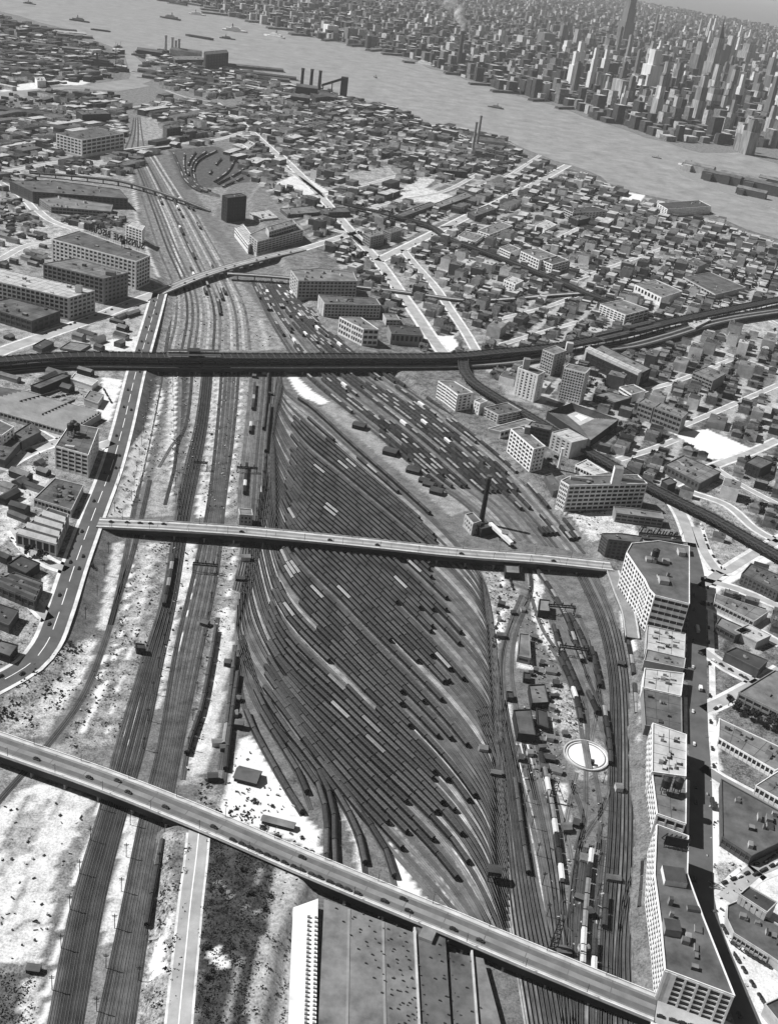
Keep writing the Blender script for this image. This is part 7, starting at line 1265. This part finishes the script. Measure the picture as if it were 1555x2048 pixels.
for lab, q, sz in (('dark boiler house block at the foot of the black stacks', (612, 196), (70, 36, 34)), ('lower brick annex downstream of the black stacks', (655, 205), (60, 30, 20)), ('dark works block inland of the black stacks', (600, 205), (60, 40, 18)), ('pale gabled works by the twin slim chimneys', (975, 292), (90, 34, 16)), ('dark plant beside the slim pale stacks', (372, 118), (110, 44, 28)), ('dark storehouse on the creek point', (300, 112), (90, 40, 18))):
    x, y = at(q[0], q[1], 0); t = thing('power_house', lab, 'works', (x, y, 0), .1); k = MB(); k.box(0, 0, -.5, sz[2], sz[0], sz[1]); k.obj('wall', M['pale' if 'pale' in lab else 'black'], t); k = MB(); k.extr([(-sz[1] * .52, sz[2]), (sz[1] * .52, sz[2]), (0, sz[2] + 7)], -sz[0] * .5, sz[0] * .5); k.obj('roof', M['roofd'], t)
x, y = gp(686, 192); t = thing('coal_tower', 'dark coal tower with a sloping conveyor at the power house', 'coal tower', (x, y, 0)); k = MB(); k.box(0, 0, 0, 60, 22, 22); k.obj('tower', M['black'], t); k = MB(); k.slab([(-75, 0), (-10, 0)], -4, 4, [20, 48], [28, 56]); k.obj('conveyor', M['steel'], t)
for e in (-70, -40): k = MB(); k.box(e, 0, 0, 24 + (e + 70) * .4, 3, 6); k.obj('trestle', M['steel'], t)
ir = random.Random(8)
for i, (q, w_, d_, h_) in enumerate((((1395, 345), 90, 26, 20), ((1440, 365), 110, 24, 22), ((1480, 372), 130, 30, 26), ((1520, 385), 100, 30, 26), ((1545, 375), 90, 26, 22), ((1378, 340), 50, 20, 12), ((1500, 392), 80, 20, 16))):
    x, y = at(q[0], q[1], .9); t = thing('island_hospital', ['pale hospital block near the island head', 'dark winged hospital block on the island', 'long dark hospital block in the island middle', 'dark block near the lower island shore', 'dark rear block behind the island row', 'low pale pavilion at the island head', 'narrow low block on the lower island shore'][i], 'hospital', (x, y, .9), -.5); k = MB(); k.box(0, 0, 0, h_, w_, d_); k.box(-w_ * .3, 0, 0, h_ - 2, d_ * .8, d_ * 2.2); k.obj('wall', M['pale' if i in (0, 5) else 'brick'], t); k = MB(); k.extr([(-d_ * .52, h_), (d_ * .52, h_), (0, h_ + 6)], -w_ * .5, w_ * .5); k.obj('roof', M['roofd' if i % 2 else 'roofm'], t)

# ================================================================== THE ISLAND CITY BEYOND THE RIVER
MA = .48
def tower(base, top, wpx, label, m='mtower', tiers=3, spire=0, wide=1.0, group=None, rz=None):
    x, y = at(base[0], base[1], 0); s = FPX / sqrt(x * x + y * y + CH * CH); w = wpx / s; zz = np.linspace(5, 520, 2000); q = pj(np.full(2000, x), np.full(2000, y), zz); h = float(zz[np.argmin(abs(q[1] - top[1]))]); hs = h * (1 - .28 * (spire > 0))
    t = thing('skyscraper' if h > 110 else 'tower_block', label, 'skyscraper' if h > 110 else 'tower', (x, y, 0), MA if rz is None else rz, group); z = -.5
    for i in range(tiers):
        f = (i + 1) / tiers; f = f ** .6 if tiers > 1 else 1; z1 = hs * f if i < tiers - 1 else hs; sc = 1.25 - .5 * i / max(tiers - 1, 1) if tiers > 1 else 1.0
        k = MB(); k.box(0, 0, z, z1, w * sc, w * sc * wide, 0, 0, 0); k.obj('shaft' if i == tiers - 1 else 'base_block', M[m], t); z = z1
    k = MB(); k.box(0, 0, hs, hs + 4, w * .45, w * .45 * wide); k.obj('roof_housing', M['brick' if m == 'mtower' else 'grey'], t)
    if spire: k = MB(); k.cyl(0, 0, hs, hs + (h - hs) * .55, w * .38, w * .16, 8); k.cyl(0, 0, hs + (h - hs) * .55, h, w * .12, .6, 8); k.obj('spire', M['steelm'], t)
    return t
M['mwhite'] = mat('white_tower_stone', .68, .25, .05, streak=(1, 1, .12)); M['mdark'] = mat('dark_tower_brick', .16, .4, .05, streak=(1, 1, .12))
for a in [
 ((1243, 96), (1268, -6), 17, 'tallest dark tower, running off the upper edge of the view', 'mdark', 3), ((1293, 186), (1306, 100), 21, 'bright white slab tower left of the needle-topped one', 'mwhite', 2), ((1414, 176), (1447, 36), 19, 'pale skyscraper topped by a needle', 'mtower', 3, 1), ((1388, 156), (1399, 84), 18, 'grey slab behind the needle-topped skyscraper', 'mtower', 2), ((1447, 148), (1462, 72), 15, 'slim grey tower right of the needle-topped one', 'mtower', 2), ((1437, 150), (1450, 90), 14, 'dark shaft close beside the needle-topped one', 'mdark', 1), ((1488, 134), (1502, 88), 22, 'broad hotel tower with twin heads', 'mtower', 2), ((1463, 200), (1482, 142), 13, 'slim white sloping-light tower near the right edge', 'mwhite', 1), ((1412, 246), (1419, 176), 26, 'stepped grey apartment tower near the bank', 'mtower', 4), ((1447, 254), (1456, 214), 13, 'small white tower near the bank', 'mwhite', 2), ((1490, 308), (1502, 240), 17, 'front riverside apartment tower', 'mtower', 2), ((1475, 300), (1484, 250), 12, 'companion of the front riverside tower', 'mtower', 2), ((1545, 294), (1552, 243), 18, 'riverside tower at the right edge', 'mtower', 2),
 ((1321, 216), (1324, 188), 12, 'short white gabled tower near the bank', 'mwhite', 2), ((1370, 228), (1376, 190), 13, 'twin grey tower, front one', 'mtower', 2), ((1352, 214), (1357, 190), 12, 'twin grey tower, rear one', 'mtower', 2), ((1322, 188), (1337, 124), 12, 'slim pale shaft right of the bright white slab', 'mtower', 2), ((1347, 184), (1359, 126), 13, 'pale stepped shaft next to the slim one', 'mtower', 3), ((1240, 206), (1243, 160), 32, 'broad grey block near the bank', 'mtower', 1), ((1190, 192), (1194, 146), 32, 'second broad grey block upstream', 'mtower', 1), ((1140, 172), (1148, 134), 11, 'first slim block of a row of three', 'mtower', 1), ((1152, 176), (1160, 130), 11, 'second slim block of a row of three', 'mtower', 1), ((1128, 166), (1134, 134), 10, 'third slim block of a row of three', 'mtower', 1), ((1085, 198), (1089, 166), 14, 'white gasworks tower on the bank', 'mwhite', 1), ((1130, 112), (1136, 82), 14, 'pale pointed tower upstream inland', 'mwhite', 2), ((1113, 126), (1115, 110), 12, 'pale cube upstream inland', 'mwhite', 1), ((1175, 108), (1182, 68), 15, 'grey stepped tower before the tallest one', 'mtower', 3), ((1214, 110), (1220, 80), 18, 'squat grey tower before the tallest one', 'mtower', 2), ((1088, 98), (1093, 66), 24, 'dark broad tower upstream inland', 'mdark', 1), ((1045, 100), (1049, 72), 22, 'grey broad tower upstream inland', 'mtower', 1), ((855, 52), (858, 28), 9, 'white spire block far upstream', 'mwhite', 2), ((1530, 204), (1540, 152), 18, 'dark slab at the right edge', 'mdark', 1), ((1508, 210), (1516, 168), 14, 'grey slab at the right edge', 'mtower', 2), ((1120, 96), (1127, 50), 10, 'thin dark tower upstream inland', 'mdark', 1), ((1000, 90), (1004, 60), 14, 'grey tower far upstream', 'mtower', 2), ((960, 80), (963, 52), 12, 'faint tower far upstream', 'mtower', 2), ((660, 75), (664, 50), 22, 'pale bank block far upstream', 'mwhite', 1), ((700, 82), (704, 56), 20, 'dark bank block far upstream', 'mdark', 1), ((560, 40), (563, 22), 24, 'dark block by the far piers', 'mdark', 1)]: tower(*a)
tr_ = random.Random(31); n_ = 0
while n_ < 170:
    px, py = tr_.uniform(480, 1555), tr_.uniform(8, 285)
    right = inside(np.array([px]), np.array([py]), [(1050, 70), (1250, 55), (1555, 80), (1555, 290), (1350, 262), (1150, 205)])[0]; left = inside(np.array([px]), np.array([py]), [(500, 10), (900, 10), (1050, 60), (1050, 180), (800, 100), (520, 36)])[0]
    if not (right or left) or (left and tr_.random() < .55): continue
    x, y = at(px, py); hgt = (tr_.uniform(40, 95) if tr_.random() < .6 else tr_.uniform(95, 190)) if right else tr_.uniform(25, 60); q = pj(x, y, hgt); s = FPX / sqrt(x * x + y * y)
    ty = tr_.choice(['mtower', 'mtower', 'mdark', 'mwhite']); tower((px, py), (float(q[0]), float(q[1])), tr_.uniform(15, 32) * s, {'mtower': 'grey', 'mdark': 'dark', 'mwhite': 'white'}[ty] + (' tower in the crowded towers right of the tallest one' if right else ' tall block in the faint city upstream'), ty, tr_.choice([1, 2, 2, 3]), 0, tr_.uniform(.7, 1.3), 'towers of the far city'); n_ += 1
k = MB(); cA, sA = cos(MA), sin(MA); FP = [(p[0], p[1]) for p in FAR[::-1]]; city = FP + [(2300, 60), (1555, -15), (777, -110), (-300, -230)]; cnt = 0; bx = []
for i in range(-95, 190):
    for j in range(0, 300):
        u, v = i * 50 + tr_.uniform(-10, 10), 4200 + j * 50 + tr_.uniform(-10, 10); bx.append((u * cA - v * sA + 2300, u * sA + v * cA))
bxa = np.array(bx); qx, qy = pj(bxa[:, 0], bxa[:, 1], np.zeros(len(bxa))); ok = inside(qx, qy, city) & (qx > -60) & (qx < 1620) & (bxa[:, 1] > 3000) & (dline(bxa[:, 0], bxa[:, 1], RB_, True) > 30) & ~inside(bxa[:, 0], bxa[:, 1], RB_)
for (x, y), px in zip(bxa[ok], qx[ok]):
    hgt = tr_.uniform(12, 30) if tr_.random() < .75 else tr_.uniform(30, 62); hgt *= (1.25 if px > 1050 else .9); mi = tr_.choice((0, 0, 0, 1, 1, 2)); k.box(x, y, -.5, hgt, tr_.uniform(18, 42), tr_.uniform(18, 42), MA, mi, tr_.choice((0, 1, 1, 2))); cnt += 1
k.obj('far_city_blocks', [mat('far_brick_dark', .055, .6, .12), mat('far_brick_mid', .16, .6, .12), mat('far_stone_pale', .42, .5, .12)], stuff=True); print('city', cnt)

# ================================================================== SMOKE AND HAZE
def vol(name, dens, nscale=None, col=.95, aniso=0.0):
    m = bpy.data.materials.new(name); m.use_nodes = True; n = m.node_tree; n.nodes.remove(n.nodes['Principled BSDF']); v = n.nodes.new('ShaderNodeVolumePrincipled'); v.inputs['Color'].default_value = (col, col, col, 1); v.inputs['Density'].default_value = dens; v.inputs['Anisotropy'].default_value = aniso
    n.links.new(v.outputs[0], n.nodes['Material Output'].inputs['Volume'])
    if nscale:
        tc = n.nodes.new('ShaderNodeNewGeometry'); nz = n.nodes.new('ShaderNodeTexNoise'); nz.inputs['Scale'].default_value = nscale; nz.inputs['Detail'].default_value = 4; mr = n.nodes.new('ShaderNodeMapRange'); mr.inputs[1].default_value = .42; mr.inputs[2].default_value = .7; mr.inputs[3].default_value = 0; mr.inputs[4].default_value = dens
        n.links.new(tc.outputs['Position'], nz.inputs['Vector']); n.links.new(nz.outputs[0], mr.inputs[0]); n.links.new(mr.outputs[0], v.inputs['Density'])
    return m
smm = bpy.data.materials.new('white_smoke'); smm.use_nodes = True; n = smm.node_tree; n.nodes.remove(n.nodes['Principled BSDF']); N = n.nodes.new
df, tl, tr2, m1, m2 = N('ShaderNodeBsdfDiffuse'), N('ShaderNodeBsdfTranslucent'), N('ShaderNodeBsdfTransparent'), N('ShaderNodeMixShader'), N('ShaderNodeMixShader')
for q in (df, tl): q.inputs[0].default_value = (.95, .95, .95, 1)
gg = N('ShaderNodeNewGeometry'); nz = N('ShaderNodeTexNoise'); nz.inputs['Scale'].default_value = .04; nz.inputs['Detail'].default_value = 5; mr = N('ShaderNodeMapRange'); mr.inputs[1].default_value = .35; mr.inputs[2].default_value = .65; mr.inputs[3].default_value = .05; mr.inputs[4].default_value = .55
n.links.new(gg.outputs['Position'], nz.inputs['Vector']); n.links.new(nz.outputs[0], mr.inputs[0]); n.links.new(df.outputs[0], m1.inputs[1]); n.links.new(tl.outputs[0], m1.inputs[2]); n.links.new(mr.outputs[0], m2.inputs[0]); n.links.new(tr2.outputs[0], m2.inputs[1]); n.links.new(m1.outputs[0], m2.inputs[2]); n.links.new(m2.outputs[0], n.nodes['Material Output'].inputs[0])
sx, sy = st.location.x, st.location.y; bm = bmesh.new(); sr = random.Random(2)
for i in range(70):
    f = i / 69; r = 10 + 60 * f; m4 = Matrix.Translation((sx - 190 * f ** 1.3 + sr.uniform(-.4, .4) * r, sy + 180 * f + sr.uniform(-.3, .3) * r, 4 + sh + 4 + 190 * f ** .8)) @ Matrix.Scale(r, 4)
    bmesh.ops.create_icosphere(bm, subdivisions=2, radius=1, matrix=m4)
me = bpy.data.meshes.new('smoke'); bm.to_mesh(me); bm.free(); me.materials.append(smm); place('smoke', me, stuff=True)
k = MB(); k.box(0, 30000, -1.0, 600, 64000, 62000); hz = k.obj('haze', vol('air_haze', 2.9e-5, None, .95), stuff=True)
